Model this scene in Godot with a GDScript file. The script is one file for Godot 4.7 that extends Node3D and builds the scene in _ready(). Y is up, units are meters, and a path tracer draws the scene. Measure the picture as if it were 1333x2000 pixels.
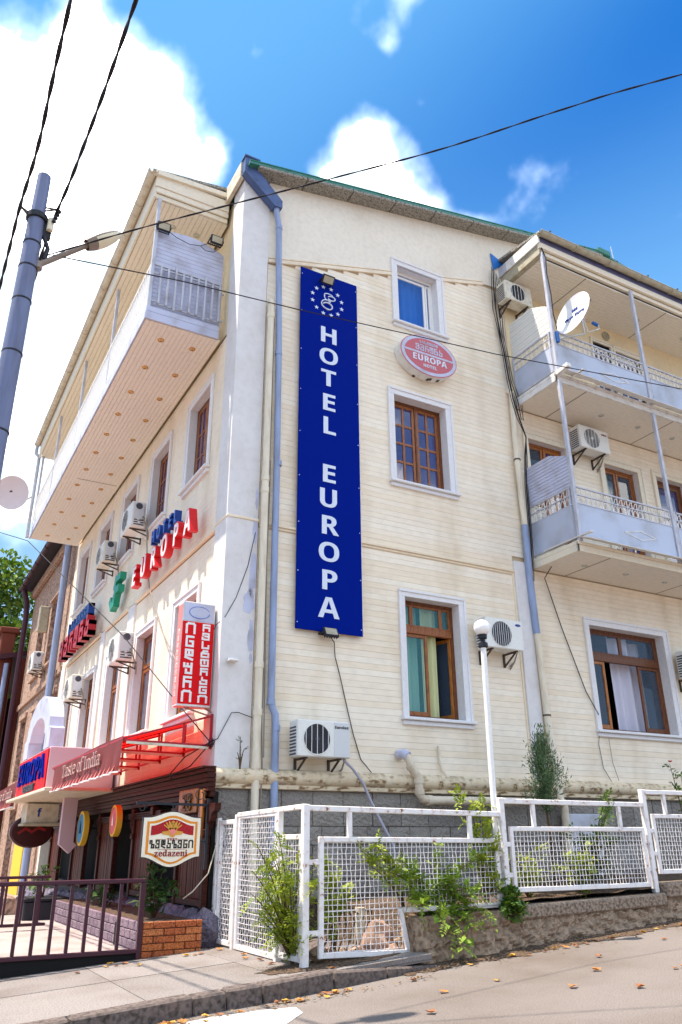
extends Node3D

# ---------------------------------------------------------------- mesh builder
class MB:
	var v := PackedVector3Array()
	var n := PackedVector3Array()
	var c := PackedColorArray()
	var uc := false
	var col := Color.WHITE

	func tri(a: Vector3, b: Vector3, d: Vector3) -> void:
		var nn := (b - a).cross(d - a).normalized()
		v.append(a); v.append(d); v.append(b)
		n.append(nn); n.append(nn); n.append(nn)
		if uc:
			c.append(col); c.append(col); c.append(col)

	func trin(a: Vector3, na: Vector3, b: Vector3, nb: Vector3, d: Vector3, nd: Vector3) -> void:
		v.append(a); v.append(d); v.append(b)
		n.append(na); n.append(nd); n.append(nb)
		if uc:
			c.append(col); c.append(col); c.append(col)

	func quad(a: Vector3, b: Vector3, d: Vector3, e: Vector3) -> void:
		tri(a, b, d)
		tri(a, d, e)

	func quado(a: Vector3, b: Vector3, d: Vector3, e: Vector3, out: Vector3) -> void:
		if (b - a).cross(d - a).dot(out) < 0.0:
			quad(a, e, d, b)
		else:
			quad(a, b, d, e)

	func trio(a: Vector3, b: Vector3, d: Vector3, out: Vector3) -> void:
		if (b - a).cross(d - a).dot(out) < 0.0:
			tri(a, d, b)
		else:
			tri(a, b, d)

	func box(ct: Vector3, s: Vector3, bs := Basis(), bev := 0.0) -> void:
		var h := s * 0.5
		if bev <= 0.0:
			for k in 3:
				var k1 := (k + 1) % 3
				var k2 := (k + 2) % 3
				for sg in [-1.0, 1.0]:
					var p: Array[Vector3] = []
					for q in [[-1, -1], [1, -1], [1, 1], [-1, 1]]:
						var w := Vector3()
						w[k] = sg * h[k]; w[k1] = q[0] * h[k1]; w[k2] = q[1] * h[k2]
						p.append(ct + bs * w)
					quado(p[0], p[1], p[2], p[3], bs[k] * sg)
			return
		var P := func(k: int, sx: float, sy: float, sz: float) -> Vector3:
			var w := Vector3(sx * h.x, sy * h.y, sz * h.z)
			var sv := Vector3(sx, sy, sz)
			for j in 3:
				if j != k:
					w[j] -= sv[j] * bev
			return ct + bs * w
		for sg in [-1.0, 1.0]:
			quado(P.call(0, sg, -1, -1), P.call(0, sg, 1, -1), P.call(0, sg, 1, 1), P.call(0, sg, -1, 1), bs.x * sg)
			quado(P.call(1, -1, sg, -1), P.call(1, 1, sg, -1), P.call(1, 1, sg, 1), P.call(1, -1, sg, 1), bs.y * sg)
			quado(P.call(2, -1, -1, sg), P.call(2, 1, -1, sg), P.call(2, 1, 1, sg), P.call(2, -1, 1, sg), bs.z * sg)
		for a in [-1.0, 1.0]:
			for b in [-1.0, 1.0]:
				quado(P.call(1, -1, a, b), P.call(1, 1, a, b), P.call(2, 1, a, b), P.call(2, -1, a, b), bs.y * a + bs.z * b)
				quado(P.call(0, a, -1, b), P.call(0, a, 1, b), P.call(2, a, 1, b), P.call(2, a, -1, b), bs.x * a + bs.z * b)
				quado(P.call(0, a, b, -1), P.call(0, a, b, 1), P.call(1, a, b, 1), P.call(1, a, b, -1), bs.x * a + bs.y * b)
				for d in [-1.0, 1.0]:
					trio(P.call(0, a, b, d), P.call(1, a, b, d), P.call(2, a, b, d), bs * Vector3(a, b, d))

	func bx(x0: float, x1: float, y0: float, y1: float, z0: float, z1: float, bev := 0.0) -> void:
		box(Vector3((x0 + x1) * 0.5, (y0 + y1) * 0.5, (z0 + z1) * 0.5), Vector3(absf(x1 - x0), absf(y1 - y0), absf(z1 - z0)), Basis(), bev)

	func fb(F: Transform3D, u0: float, u1: float, v0: float, v1: float, w0: float, w1: float, bev := 0.0) -> void:
		box(F * Vector3((u0 + u1) * 0.5, (v0 + v1) * 0.5, (w0 + w1) * 0.5), Vector3(absf(u1 - u0), absf(v1 - v0), absf(w1 - w0)), F.basis, bev)

	func bar(p: Vector3, q: Vector3, w: float, h: float, up := Vector3.UP, bev := 0.0) -> void:
		var d := (q - p)
		var z := d.normalized()
		if absf(z.dot(up)) > 0.98:
			up = Vector3.RIGHT if absf(z.x) < 0.9 else Vector3.BACK
		var x := up.cross(z).normalized()
		var y := z.cross(x)
		box((p + q) * 0.5, Vector3(w, h, d.length()), Basis(x, y, z), bev)

	func tube(pts: Array, r, sides := 8, caps := true) -> void:
		var m := pts.size()
		var rings: Array = []
		var nrm: Array = []
		var prev := Vector3.ZERO
		for i in m:
			var t: Vector3
			if i == 0: t = (pts[1] - pts[0]).normalized()
			elif i == m - 1: t = (pts[m - 1] - pts[m - 2]).normalized()
			else: t = ((pts[i] - pts[i - 1]).normalized() + (pts[i + 1] - pts[i]).normalized()).normalized()
			var up := prev
			if prev == Vector3.ZERO:
				up = Vector3.UP if absf(t.y) < 0.9 else Vector3.RIGHT
			var x := (up - t * up.dot(t)).normalized()
			prev = x
			var y := t.cross(x)
			var rr: float = r[i] if r is Array else r
			var ring := PackedVector3Array()
			var rn := PackedVector3Array()
			for k in sides:
				var a := TAU * k / sides
				var d := x * cos(a) + y * sin(a)
				ring.append(pts[i] + d * rr)
				rn.append(d)
			rings.append(ring); nrm.append(rn)
		for i in m - 1:
			for k in sides:
				var k2 := (k + 1) % sides
				trin(rings[i][k], nrm[i][k], rings[i][k2], nrm[i][k2], rings[i + 1][k2], nrm[i + 1][k2])
				trin(rings[i][k], nrm[i][k], rings[i + 1][k2], nrm[i + 1][k2], rings[i + 1][k], nrm[i + 1][k])
		if caps:
			for k in sides:
				var k2 := (k + 1) % sides
				tri(pts[0], rings[0][k2], rings[0][k])
				tri(pts[m - 1], rings[m - 1][k], rings[m - 1][k2])

	# profile of (radius, along the axis), turned about the y axis of T
	func lathe(T: Transform3D, prof: Array, sides := 20) -> void:
		for i in prof.size() - 1:
			var a: Vector2 = prof[i]
			var b: Vector2 = prof[i + 1]
			var d := b - a
			var pn := Vector2(d.y, -d.x).normalized()
			for k in sides:
				var t0 := TAU * k / sides
				var t1 := TAU * (k + 1) / sides
				var e0 := Vector3(cos(t0), 0, sin(t0))
				var e1 := Vector3(cos(t1), 0, sin(t1))
				var n0 := (T.basis * (e0 * pn.x + Vector3.UP * pn.y)).normalized()
				var n1 := (T.basis * (e1 * pn.x + Vector3.UP * pn.y)).normalized()
				var p00 := T * (e0 * a.x + Vector3.UP * a.y)
				var p01 := T * (e1 * a.x + Vector3.UP * a.y)
				var p10 := T * (e0 * b.x + Vector3.UP * b.y)
				var p11 := T * (e1 * b.x + Vector3.UP * b.y)
				if a.x > 1e-6: trin(p00, n0, p10, n0, p01, n1)
				if b.x > 1e-6: trin(p01, n1, p10, n0, p11, n1)

	func prism(poly: PackedVector2Array, F: Transform3D, w0: float, w1: float) -> void:
		var idx := Geometry2D.triangulate_polygon(poly)
		for i in range(0, idx.size(), 3):
			var a := poly[idx[i]]
			var b := poly[idx[i + 1]]
			var d := poly[idx[i + 2]]
			trio(F * Vector3(a.x, a.y, w1), F * Vector3(b.x, b.y, w1), F * Vector3(d.x, d.y, w1), F.basis.z)
			trio(F * Vector3(a.x, a.y, w0), F * Vector3(b.x, b.y, w0), F * Vector3(d.x, d.y, w0), -F.basis.z)
		var area := 0.0
		for i in poly.size():
			var p := poly[i]
			var q := poly[(i + 1) % poly.size()]
			area += p.x * q.y - q.x * p.y
		for i in poly.size():
			var p := poly[i]
			var q := poly[(i + 1) % poly.size()]
			var o := Vector2(q.y - p.y, p.x - q.x) * (1.0 if area > 0 else -1.0)
			quado(F * Vector3(p.x, p.y, w0), F * Vector3(q.x, q.y, w0), F * Vector3(q.x, q.y, w1), F * Vector3(p.x, p.y, w1), F.basis * Vector3(o.x, o.y, 0))

	# strokes of a pen on the plane of F; each stroke a hair above the one before
	func strokes(lines: Array, F: Transform3D, org: Vector2, size: Vector2, th: float, depth: float) -> void:
		var lift := 0.0
		for ln in lines:
			for i in ln.size() - 1:
				var p := org + Vector2(ln[i][0] * size.x, ln[i][1] * size.y)
				var q := org + Vector2(ln[i + 1][0] * size.x, ln[i + 1][1] * size.y)
				if p.distance_to(q) < 1e-5:
					continue
				var d := (q - p).normalized() * th * 0.5
				var o := Vector2(-d.y, d.x)
				lift += 0.0003
				prism(PackedVector2Array([p - d - o, q + d - o, q + d + o, p - d + o]), F, 0.0, depth + lift)

	func leaf(p: Vector3, dir: Vector3, up: Vector3, l: float, w: float) -> void:
		var s := dir.cross(up).normalized() * w * 0.5
		var mid := p + dir * l * 0.45 - up * l * 0.05
		var tip := p + dir * l - up * l * 0.18
		quad(p, mid + s + up * w * 0.12, tip, mid - up * 0.02 * l)
		quad(p, mid - up * 0.02 * l, tip, mid - s + up * w * 0.12)

	func done() -> ArrayMesh:
		var m := ArrayMesh.new()
		if v.is_empty():
			return m
		var a := []
		a.resize(Mesh.ARRAY_MAX)
		a[Mesh.ARRAY_VERTEX] = v
		a[Mesh.ARRAY_NORMAL] = n
		if uc:
			a[Mesh.ARRAY_COLOR] = c
		m.add_surface_from_arrays(Mesh.PRIMITIVE_TRIANGLES, a)
		return m

# ---------------------------------------------------------------- scene helpers
var M := {}
var taken := {}
var rng := RandomNumberGenerator.new()

var FF := Transform3D(Basis(), Vector3(0, 0, 0))                                        # street front: u = x, v = y, w = z
var FL := Transform3D(Basis(Vector3(0, 0, 1), Vector3(0, 1, 0), Vector3(-1, 0, 0)), Vector3(0, 0, 0))     # side front: u = z, v = y, w = -x

func numbered(called: String) -> String:
	taken[called] = taken.get(called, -1) + 1
	return called if taken[called] == 0 else "%s_%03d" % [called, taken[called]]

func thing(called: String, label: String, category: String, at := Vector3.ZERO, group := "") -> Node3D:
	var o := Node3D.new()
	o.name = numbered(called)
	o.position = at
	add_child(o)
	o.set_meta("label", label)
	o.set_meta("category", category)
	if group: o.set_meta("group", group)
	return o

func solid(called: String, label: String, category: String, mb: MB, mat: Material, group := "") -> MeshInstance3D:
	var o := MeshInstance3D.new()
	o.name = numbered(called)
	o.mesh = mb.done()
	o.material_override = mat
	add_child(o)
	o.set_meta("label", label)
	o.set_meta("category", category)
	if group: o.set_meta("group", group)
	return o

func struct(called: String, mb: MB, mat: Material) -> MeshInstance3D:
	var o := MeshInstance3D.new()
	o.name = numbered(called)
	if mb: o.mesh = mb.done()
	if mat: o.material_override = mat
	add_child(o)
	o.set_meta("kind", "structure")
	return o

# parts carry their geometry in the axes of their parent thing
func part(p: Node3D, called: String, mb: MB, mat: Material, stuff := false) -> MeshInstance3D:
	return partm(p, called, mb.done(), mat, Transform3D(), stuff)

func partm(p: Node3D, called: String, mesh: Mesh, mat: Material, at := Transform3D(), stuff := false) -> MeshInstance3D:
	var o := MeshInstance3D.new()
	var key := "%d/%s" % [p.get_instance_id(), called]
	taken[key] = taken.get(key, -1) + 1
	o.name = called if taken[key] == 0 else "%s_%03d" % [called, taken[key]]
	o.mesh = mesh
	o.material_override = mat
	o.transform = at
	if stuff: o.set_meta("kind", "stuff")
	p.add_child(o)
	return o

func group_part(p: Node3D, called: String) -> Node3D:
	var o := Node3D.new()
	var key := "%d/%s" % [p.get_instance_id(), called]
	taken[key] = taken.get(key, -1) + 1
	o.name = called if taken[key] == 0 else "%s_%03d" % [called, taken[key]]
	p.add_child(o)
	return o

func noise_tex(sd: int, freq: float, ramp: Array, oct := 4, kind := FastNoiseLite.TYPE_SIMPLEX_SMOOTH, side := 512) -> NoiseTexture2D:
	var f := FastNoiseLite.new()
	f.seed = sd
	f.noise_type = kind
	f.frequency = freq
	f.fractal_octaves = oct
	if kind == FastNoiseLite.TYPE_CELLULAR:
		f.cellular_return_type = FastNoiseLite.RETURN_DISTANCE
	var t := NoiseTexture2D.new()
	t.width = side
	t.height = side
	t.seamless = true
	t.noise = f
	if ramp.size():
		var g := Gradient.new()
		g.offsets = PackedFloat32Array(ramp.map(func(r): return r[0]))
		g.colors = PackedColorArray(ramp.map(func(r): return r[1]))
		t.color_ramp = g
	return t

func grey(x: float) -> Color:
	return Color(x, x, x)

func mat(called: String, hex: String, rough := 0.8, o := {}) -> StandardMaterial3D:
	var m := StandardMaterial3D.new()
	m.resource_name = called
	m.albedo_color = Color(hex)
	m.roughness = rough
	m.metallic_specular = o.get("spec", 0.4)
	m.metallic = o.get("metal", 0.0)
	if o.has("tex"):
		m.albedo_texture = o.tex
	if o.has("bump"):
		m.heightmap_enabled = true
		m.heightmap_texture = o.bump
		m.heightmap_scale = o.get("bs", 0.5)
	if o.has("tex") or o.has("bump"):
		m.uv1_triplanar = true
		m.uv1_world_triplanar = true
		var s = o.get("scale", 1.0)
		m.uv1_scale = s if s is Vector3 else Vector3(s, s, s)
	if o.has("detail"):
		m.detail_enabled = true
		m.detail_blend_mode = BaseMaterial3D.BLEND_MODE_MUL
		m.detail_albedo = o.detail
		m.uv2_triplanar = true
		m.uv2_world_triplanar = true
		var s2 = o.get("dscale", 0.3)
		m.uv2_scale = s2 if s2 is Vector3 else Vector3(s2, s2, s2)
		m.detail_uv_layer = BaseMaterial3D.DETAIL_UV_2
	if o.has("alpha"):
		m.transparency = BaseMaterial3D.TRANSPARENCY_ALPHA
		m.albedo_color.a = o.alpha
	if o.has("back"):
		m.backlight_enabled = true
		m.backlight = o.back
	if o.has("vc"):
		m.vertex_color_use_as_albedo = true
	if o.has("coat"):
		m.clearcoat_enabled = true
		m.clearcoat = o.coat
		m.clearcoat_roughness = 0.2
	m.cull_mode = BaseMaterial3D.CULL_DISABLED if o.has("two") else BaseMaterial3D.CULL_BACK
	M[called] = m
	return m

func make_materials() -> void:
	var fine := noise_tex(1, 0.02, [[0.0, grey(0.95)], [0.5, grey(0.985)], [1.0, grey(1.0)]], 5)
	var soft := noise_tex(2, 0.006, [[0.0, Color(0.95, 0.935, 0.915)], [0.4, Color(0.985, 0.98, 0.975)], [1.0, grey(1.0)]], 4)
	var hgt := noise_tex(3, 0.05, [], 5)
	var coarse := noise_tex(4, 0.018, [], 6)
	var stone := noise_tex(5, 0.03, [[0.0, grey(0.45)], [0.4, grey(0.8)], [0.6, grey(0.95)], [1.0, grey(1.0)]], 6)
	var dust := noise_tex(6, 0.008, [[0.0, Color(0.84, 0.81, 0.78)], [0.35, Color(0.94, 0.93, 0.92)], [0.6, grey(0.985)], [1.0, grey(1.0)]], 6)
	var grain := noise_tex(7, 0.012, [[0.0, Color(0.50, 0.42, 0.36)], [0.45, Color(0.85, 0.80, 0.76)], [1.0, grey(1.0)]], 5)
	var peel := noise_tex(8, 0.012, [[0.0, Color(0.56, 0.50, 0.44)], [0.27, Color(0.62, 0.54, 0.46)], [0.30, Color(0.90, 0.86, 0.80)], [0.6, grey(1.0)], [1.0, Color(0.97, 0.90, 0.80)]], 6)
	var rust := noise_tex(9, 0.014, [[0.0, Color(0.50, 0.33, 0.24)], [0.13, Color(0.6, 0.45, 0.36)], [0.16, Color(0.92, 0.87, 0.84)], [0.4, grey(0.97)], [1.0, grey(1.0)]], 6)
	var grit := noise_tex(10, 0.09, [[0.0, grey(0.62)], [0.5, grey(0.93)], [1.0, grey(1.0)]], 4)
	var streak := noise_tex(12, 0.02, [[0.0, Color(0.93, 0.91, 0.88)], [0.3, Color(0.975, 0.968, 0.958)], [0.55, grey(1.0)], [1.0, grey(1.0)]], 4)
	mat("siding", "f5e6d0", 0.62, {"tex": fine, "scale": Vector3(0.35, 0.8, 0.35), "detail": streak, "dscale": Vector3(0.11, 0.03, 0.11)})
	mat("siding2", "f3e2c9", 0.62, {"tex": fine, "scale": Vector3(0.3, 0.9, 0.3), "detail": streak, "dscale": Vector3(0.11, 0.03, 0.11)})
	mat("siding3", "f7ead6", 0.62, {"tex": fine, "scale": Vector3(0.4, 0.7, 0.4), "detail": streak, "dscale": Vector3(0.11, 0.03, 0.11)})
	mat("backing", "c2ab8c", 0.9)
	mat("plaster", "f0e6d6", 0.85, {"tex": fine, "scale": 0.7, "bump": hgt, "bs": 0.4, "detail": soft, "dscale": 0.2})
	mat("warm_plaster", "ecd8b2", 0.85, {"tex": fine, "scale": 0.7, "detail": soft, "dscale": 0.2})
	mat("pilaster", "e2dedd", 0.8, {"tex": fine, "scale": 0.5, "bump": hgt, "bs": 0.15, "detail": soft, "dscale": 0.3})
	mat("trim", "e6e3e4", 0.7, {"tex": fine, "scale": 1.0})
	mat("belt", "ecd9bd", 0.75, {"tex": fine, "scale": 1.0})
	mat("cream", "ebdfc9", 0.6, {"tex": fine, "scale": 1.0})
	mat("soffit", "efe6d9", 0.55, {"tex": fine, "scale": 0.8})
	mat("seam", "9a8c7c", 0.9)
	mat("lav", "c3c6dc", 0.55, {"tex": dust, "scale": 0.5})
	mat("lav_metal", "bfc1cd", 0.5, {"tex": dust, "scale": 0.8})
	mat("sky_panel", "b9c1d4", 0.5, {"tex": dust, "scale": 0.25})
	mat("flash", "e6e3e0", 0.45, {"tex": dust, "scale": 1.0})
	mat("white", "eeebe8", 0.5, {"tex": fine, "scale": 1.5})
	mat("fence", "eae4e2", 0.55, {"tex": rust, "scale": 1.1, "bump": hgt, "bs": 0.15})
	mat("wire", "e6dfde", 0.55)
	mat("gold", "d9a04a", 0.35, {"metal": 0.8})
	mat("chrome", "c8c8c4", 0.3, {"metal": 0.8})
	mat("gold_dark", "6a4416", 0.5)
	mat("roof", "3f7f73", 0.5, {"tex": dust, "scale": 0.7})
	mat("roof_green", "2b7565", 0.5)
	mat("verge", "a8a297", 0.95, {"tex": stone, "scale": 1.2, "bump": coarse, "bs": 2.0})
	mat("gutter", "b3ab95", 0.55, {"tex": dust, "scale": 1.2})
	mat("gutter_cream", "d8cdb8", 0.55, {"tex": dust, "scale": 1.2})
	mat("fascia_blue", "6f74a0", 0.6, {"tex": dust, "scale": 0.8})
	mat("flash_blue", "4f6390", 0.45, {"tex": dust, "scale": 1.2})
	mat("tarp", "1f6fc0", 0.6)
	mat("pipe_blue", "95a4c6", 0.5, {"tex": dust, "scale": Vector3(1.6, 0.3, 1.6)})
	mat("pipe_cream", "e6dac4", 0.55, {"tex": dust, "scale": Vector3(2.0, 0.4, 2.0)})
	mat("pipe_old", "dccdb6", 0.6, {"tex": dust, "scale": 1.2})
	mat("cornice", "dfd0b6", 0.85, {"tex": peel, "scale": Vector3(0.7, 1.6, 0.7), "bump": peel, "bs": 0.4})
	mat("cornice2", "d8bf95", 0.85, {"tex": peel, "scale": Vector3(0.4, 0.9, 0.4)})
	mat("block", "9b938b", 0.95, {"tex": grit, "scale": 1.6, "bump": coarse, "bs": 3.0})
	mat("block2", "918982", 0.95, {"tex": grit, "scale": 1.3, "bump": coarse, "bs": 3.0})
	mat("block3", "a49c93", 0.95, {"tex": grit, "scale": 1.45, "bump": coarse, "bs": 3.0})
	mat("mortar", "57524e", 0.95)
	mat("rubble", "a88e76", 0.95, {"tex": stone, "scale": 0.9, "bump": coarse, "bs": 3.5})
	mat("conc_cap", "9c8876", 0.95, {"tex": stone, "scale": 1.2, "bump": coarse, "bs": 1.5})
	mat("kerb", "6f625c", 0.95, {"tex": stone, "scale": 1.0, "bump": coarse, "bs": 1.2})
	mat("asphalt", "857b75", 0.95, {"tex": grit, "scale": 1.6, "bump": hgt, "bs": 0.5, "detail": dust, "dscale": 0.12})
	mat("slab", "938b87", 0.95, {"tex": grit, "scale": 1.1, "bump": hgt, "bs": 0.3, "detail": dust, "dscale": 0.25})
	mat("slab2", "8c8480", 0.95, {"tex": grit, "scale": 1.0, "bump": hgt, "bs": 0.3, "detail": dust, "dscale": 0.28})
	mat("patio", "b3a7a2", 0.9, {"tex": grit, "scale": 1.2, "detail": dust, "dscale": 0.3})
	mat("soil", "665241", 1.0, {"tex": stone, "scale": 1.3, "bump": coarse, "bs": 4.0})
	mat("paint", "e4e2de", 0.8, {"tex": grit, "scale": 2.0})
	mat("wood", "a9662b", 0.5, {"tex": grain, "scale": Vector3(7, 0.7, 7), "coat": 0.3})
	mat("wood_dark", "7e4a22", 0.5, {"tex": grain, "scale": Vector3(7, 0.7, 7), "coat": 0.2})
	mat("wood_orange", "c17a2e", 0.45, {"tex": grain, "scale": Vector3(7, 0.7, 7), "coat": 0.3})
	mat("plank", "5f2a18", 0.5, {"tex": grain, "scale": Vector3(9, 0.6, 9), "spec": 0.3})
	mat("plank2", "6b3220", 0.5, {"tex": grain, "scale": Vector3(9, 0.6, 9), "spec": 0.3})
	mat("plank3", "542413", 0.5, {"tex": grain, "scale": Vector3(9, 0.6, 9), "spec": 0.3})
	mat("maroon_wood", "4a2016", 0.5, {"tex": grain, "scale": Vector3(0.7, 9, 0.7), "spec": 0.3})
	mat("glass", "8fa8c8", 0.03, {"alpha": 0.15, "spec": 0.45})
	mat("blue_glass", "1a62b4", 0.04, {"alpha": 0.45, "spec": 0.12})
	mat("dark_glass", "3d3f78", 0.05, {"alpha": 0.8, "spec": 0.7})
	mat("teal_reflection_glass", "3f9a98", 0.04, {"alpha": 0.3, "spec": 0.7})  # teal tint is a painted reflection of trees in the panes
	mat("room", "3a322b", 0.9)
	mat("black", "0e0c0c", 0.8)
	mat("curtain_blue", "4f93e6", 0.85, {"two": 1})
	mat("curtain_green", "cfcf9a", 0.85, {"two": 1, "back": Color(0.3, 0.3, 0.2)})
	mat("curtain_teal", "a3cdbb", 0.85, {"two": 1})
	mat("curtain_white", "d2cfdd", 0.85, {"two": 1, "back": Color(0.3, 0.3, 0.3)})
	mat("ac_white", "e6e4de", 0.45, {"tex": fine, "scale": 2.0})
	mat("ac_old", "e0dacb", 0.5, {"tex": dust, "scale": 1.5})
	mat("ac_grey", "cfcfd0", 0.45)
	mat("ac_dark", "4a4a52", 0.6)
	mat("ac_fan", "2e2e36", 0.6)
	mat("iron", "4c4038", 0.6, {"tex": rust, "scale": 2.0})
	mat("dark_iron", "43202c", 0.4, {"tex": fine, "scale": 2.0})
	mat("black_metal", "22232b", 0.5)
	mat("cable", "24222a", 0.7)
	mat("cable_grey", "8d8478", 0.7)
	mat("hose", "a9a6b4", 0.6)
	mat("sign_blue", "011c80", 0.55, {"spec": 0.1})
	mat("sign_white", "d3dae8", 0.4)
	mat("red", "d81f26", 0.35)
	mat("deep_red", "a8222c", 0.4)
	mat("blue_letter", "1c3f8c", 0.35)
	mat("letter_face", "f6dedc", 0.35)
	mat("blue_face", "4a6cc0", 0.35)
	mat("green_letter", "1f8a6a", 0.35)
	mat("oval_pink", "d4707a", 0.6, {"tex": grit, "scale": 3.0})
	mat("awning", "c00a10", 0.7, {"two": 1, "back": Color(0.9, 0.08, 0.06)})
	mat("banner", "722b26", 0.6, {"two": 1, "tex": soft, "scale": 0.8})
	mat("banner_text", "b08c86", 0.6)
	mat("pink_box", "c9a9b2", 0.5)
	mat("lightbox_red", "d80c14", 0.45, {"spec": 0.25})
	mat("lightbox_side", "e88078", 0.4)
	mat("orange_trim", "de8a22", 0.5)
	mat("beer_cream", "efe6cf", 0.4)
	mat("beer_red", "c01420", 0.4, {"tex": stone, "scale": 3.0})
	mat("ink", "16120f", 0.6)
	mat("beer_text", "8c1c1c", 0.5)
	mat("brick_orange", "c4703e", 0.9, {"tex": stone, "scale": 2.2})
	mat("brick_orange2", "b8643a", 0.9, {"tex": stone, "scale": 2.0})
	mat("brick_orange3", "cb7b4a", 0.9, {"tex": stone, "scale": 2.4})
	mat("brick_mauve", "97808c", 0.8, {"tex": stone, "scale": 2.0})
	mat("brick_mauve2", "8a747f", 0.8, {"tex": stone, "scale": 1.8})
	mat("mauve_joint", "6f5a64", 0.9)
	mat("joint", "6e5346", 0.95)
	mat("rock", "7d7686", 0.95, {"tex": stone, "scale": 1.4, "bump": coarse, "bs": 3.0})
	mat("pale_stone", "c9a48e", 0.9, {"tex": stone, "scale": 0.5, "detail": dust, "dscale": 0.4})
	mat("dark_brick", "74372a", 0.9, {"tex": grit, "scale": Vector3(1.0, 6.0, 1.0)})
	mat("dark_brick2", "824434", 0.9, {"tex": grit, "scale": Vector3(1.0, 6.0, 1.0)})
	mat("pole", "6d7596", 0.45, {"tex": dust, "scale": Vector3(2.6, 0.35, 2.6)})
	mat("lamp_body", "8d7f74", 0.5)
	mat("lamp_lens", "e6dcc0", 0.25)
	mat("globe", "f4f0ee", 0.25)
	mat("dish", "f0eeee", 0.4)
	mat("dish_grey", "d4c8cc", 0.5)
	mat("blue_lnb", "2a62a8", 0.5)
	mat("leaf", "ffffff", 0.6, {"vc": 1, "two": 1, "back": Color(0.5, 0.6, 0.12)})
	mat("needle", "ffffff", 0.7, {"vc": 1, "two": 1, "back": Color(0.2, 0.25, 0.1)})
	mat("stem", "5f4a30", 0.8)
	mat("bark", "6b5238", 0.9, {"tex": stone, "scale": 2.0})
	mat("dry_leaf", "a8733f", 0.8, {"two": 1, "back": Color(0.4, 0.2, 0.05)})
	mat("dry_leaf2", "b8923f", 0.8, {"two": 1, "back": Color(0.4, 0.25, 0.05)})
	mat("dry_leaf3", "8f5f40", 0.8, {"two": 1, "back": Color(0.3, 0.15, 0.05)})
	mat("rose", "d8303a", 0.6, {"two": 1})
	mat("yellow", "e6b93a", 0.7)
	mat("disc_blue", "2a86b4", 0.4)
	mat("cola", "3c1616", 0.3)

func text(p: Node3D, called: String, s: String, cap: float, F: Transform3D, mat_: Material, depth := 0.01, stretch := 1.0, bold := true, serif := false) -> MeshInstance3D:
	var t := TextMesh.new()
	var f := SystemFont.new()
	f.font_names = PackedStringArray(["Droid Serif" if serif else "Droid Sans"])
	f.font_weight = 700 if bold else 400
	t.font = f
	t.text = s
	t.font_size = 64
	t.pixel_size = cap / (0.714 * 64.0)
	t.depth = depth
	t.horizontal_alignment = HORIZONTAL_ALIGNMENT_CENTER
	t.vertical_alignment = VERTICAL_ALIGNMENT_CENTER
	var T := F
	T.basis.x *= stretch
	return partm(p, called, t, mat_, T)

# Georgian letters as pen strokes on a unit square
const GEO := {
	"i": [[[0, 0], [0, 0.85], [0.2, 1], [0.85, 1], [1, 0.85], [1, 0]]],
	"n": [[[0.9, 1], [0.1, 1], [0.1, 0], [0.9, 0], [0.9, 0.5], [0.55, 0.5]]],
	"d": [[[0.1, 0.45], [0.1, 1], [0.5, 1], [0.5, 0.62]], [[0.5, 1], [0.92, 1], [0.92, 0.45], [0.1, 0.45], [0.1, 0.22], [0.92, 0]]],
	"u": [[[0, 0.97], [0, 0.68], [0.42, 0.68], [0.42, 0.95]], [[0.42, 0.68], [0.9, 0.68]], [[0.9, 1], [0.9, 0], [0.25, 0], [0.25, 0.32]]],
	"r": [[[0.92, 1], [0.1, 1], [0.1, 0]], [[0.1, 0.55], [0.9, 0.55], [0.9, 0.05]]],
	"e": [[[0.1, 0.72], [0.1, 1], [0.88, 1], [0.88, 0], [0.05, 0], [0.05, 0.28]], [[0.38, 0.54], [0.88, 0.54]]],
	"s": [[[0.1, 1], [0.1, 0], [0.9, 0], [0.9, 0.42]]],
	"t": [[[0.05, 0.6], [0.05, 0], [0.95, 0], [0.95, 0.6], [0.05, 0.6]], [[0.5, 0.6], [0.2, 0.8], [0.3, 1], [0.8, 1]]],
	"o": [[[0.05, 0.35], [0.05, 1], [0.5, 1], [0.5, 0.45]], [[0.5, 1], [0.95, 1], [0.95, 0], [0.1, 0]]],
	"a": [[[0.3, 1], [0.3, 0.58], [0.9, 0.58], [0.9, 0], [0.1, 0], [0.1, 0.3]]],
	"z": [[[0.0, 0.6], [0.0, 1], [0.45, 1], [0.45, 0], [1, 0], [1, 0.45], [0.65, 0.45]]],
	"l": [[[0, 0.5], [0, 1], [0.33, 1], [0.33, 0.55]], [[0.33, 1], [0.67, 1], [0.67, 0.55]], [[0.67, 1], [1, 1], [1, 0], [0.4, 0]]],
	"m": [[[0.9, 1], [0.15, 1], [0.15, 0.58], [0.9, 0.58], [0.9, 0], [0.05, 0], [0.05, 0.35]]],
	"p": [[[0.7, 1], [0.05, 1], [0.05, 0], [0.95, 0], [0.95, 0.55], [0.05, 0.55]]],
	"v": [[[0.05, 1], [0.9, 1], [0.9, 0], [0.05, 0], [0.05, 0.3]], [[0.9, 0.55], [0.25, 0.55]]],
}

func geo_word(p: Node3D, called: String, w: String, F: Transform3D, at: Vector2, size: Vector2, gap: float, th: float, depth: float, mt: Material, down := false) -> void:
	var q := at
	for ch in w:
		var mb := MB.new()
		mb.strokes(GEO[ch], F, q, size, th, depth)
		part(p, called, mb, mt)
		if down: q.y -= size.y + gap
		else: q.x += size.x + gap

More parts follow.
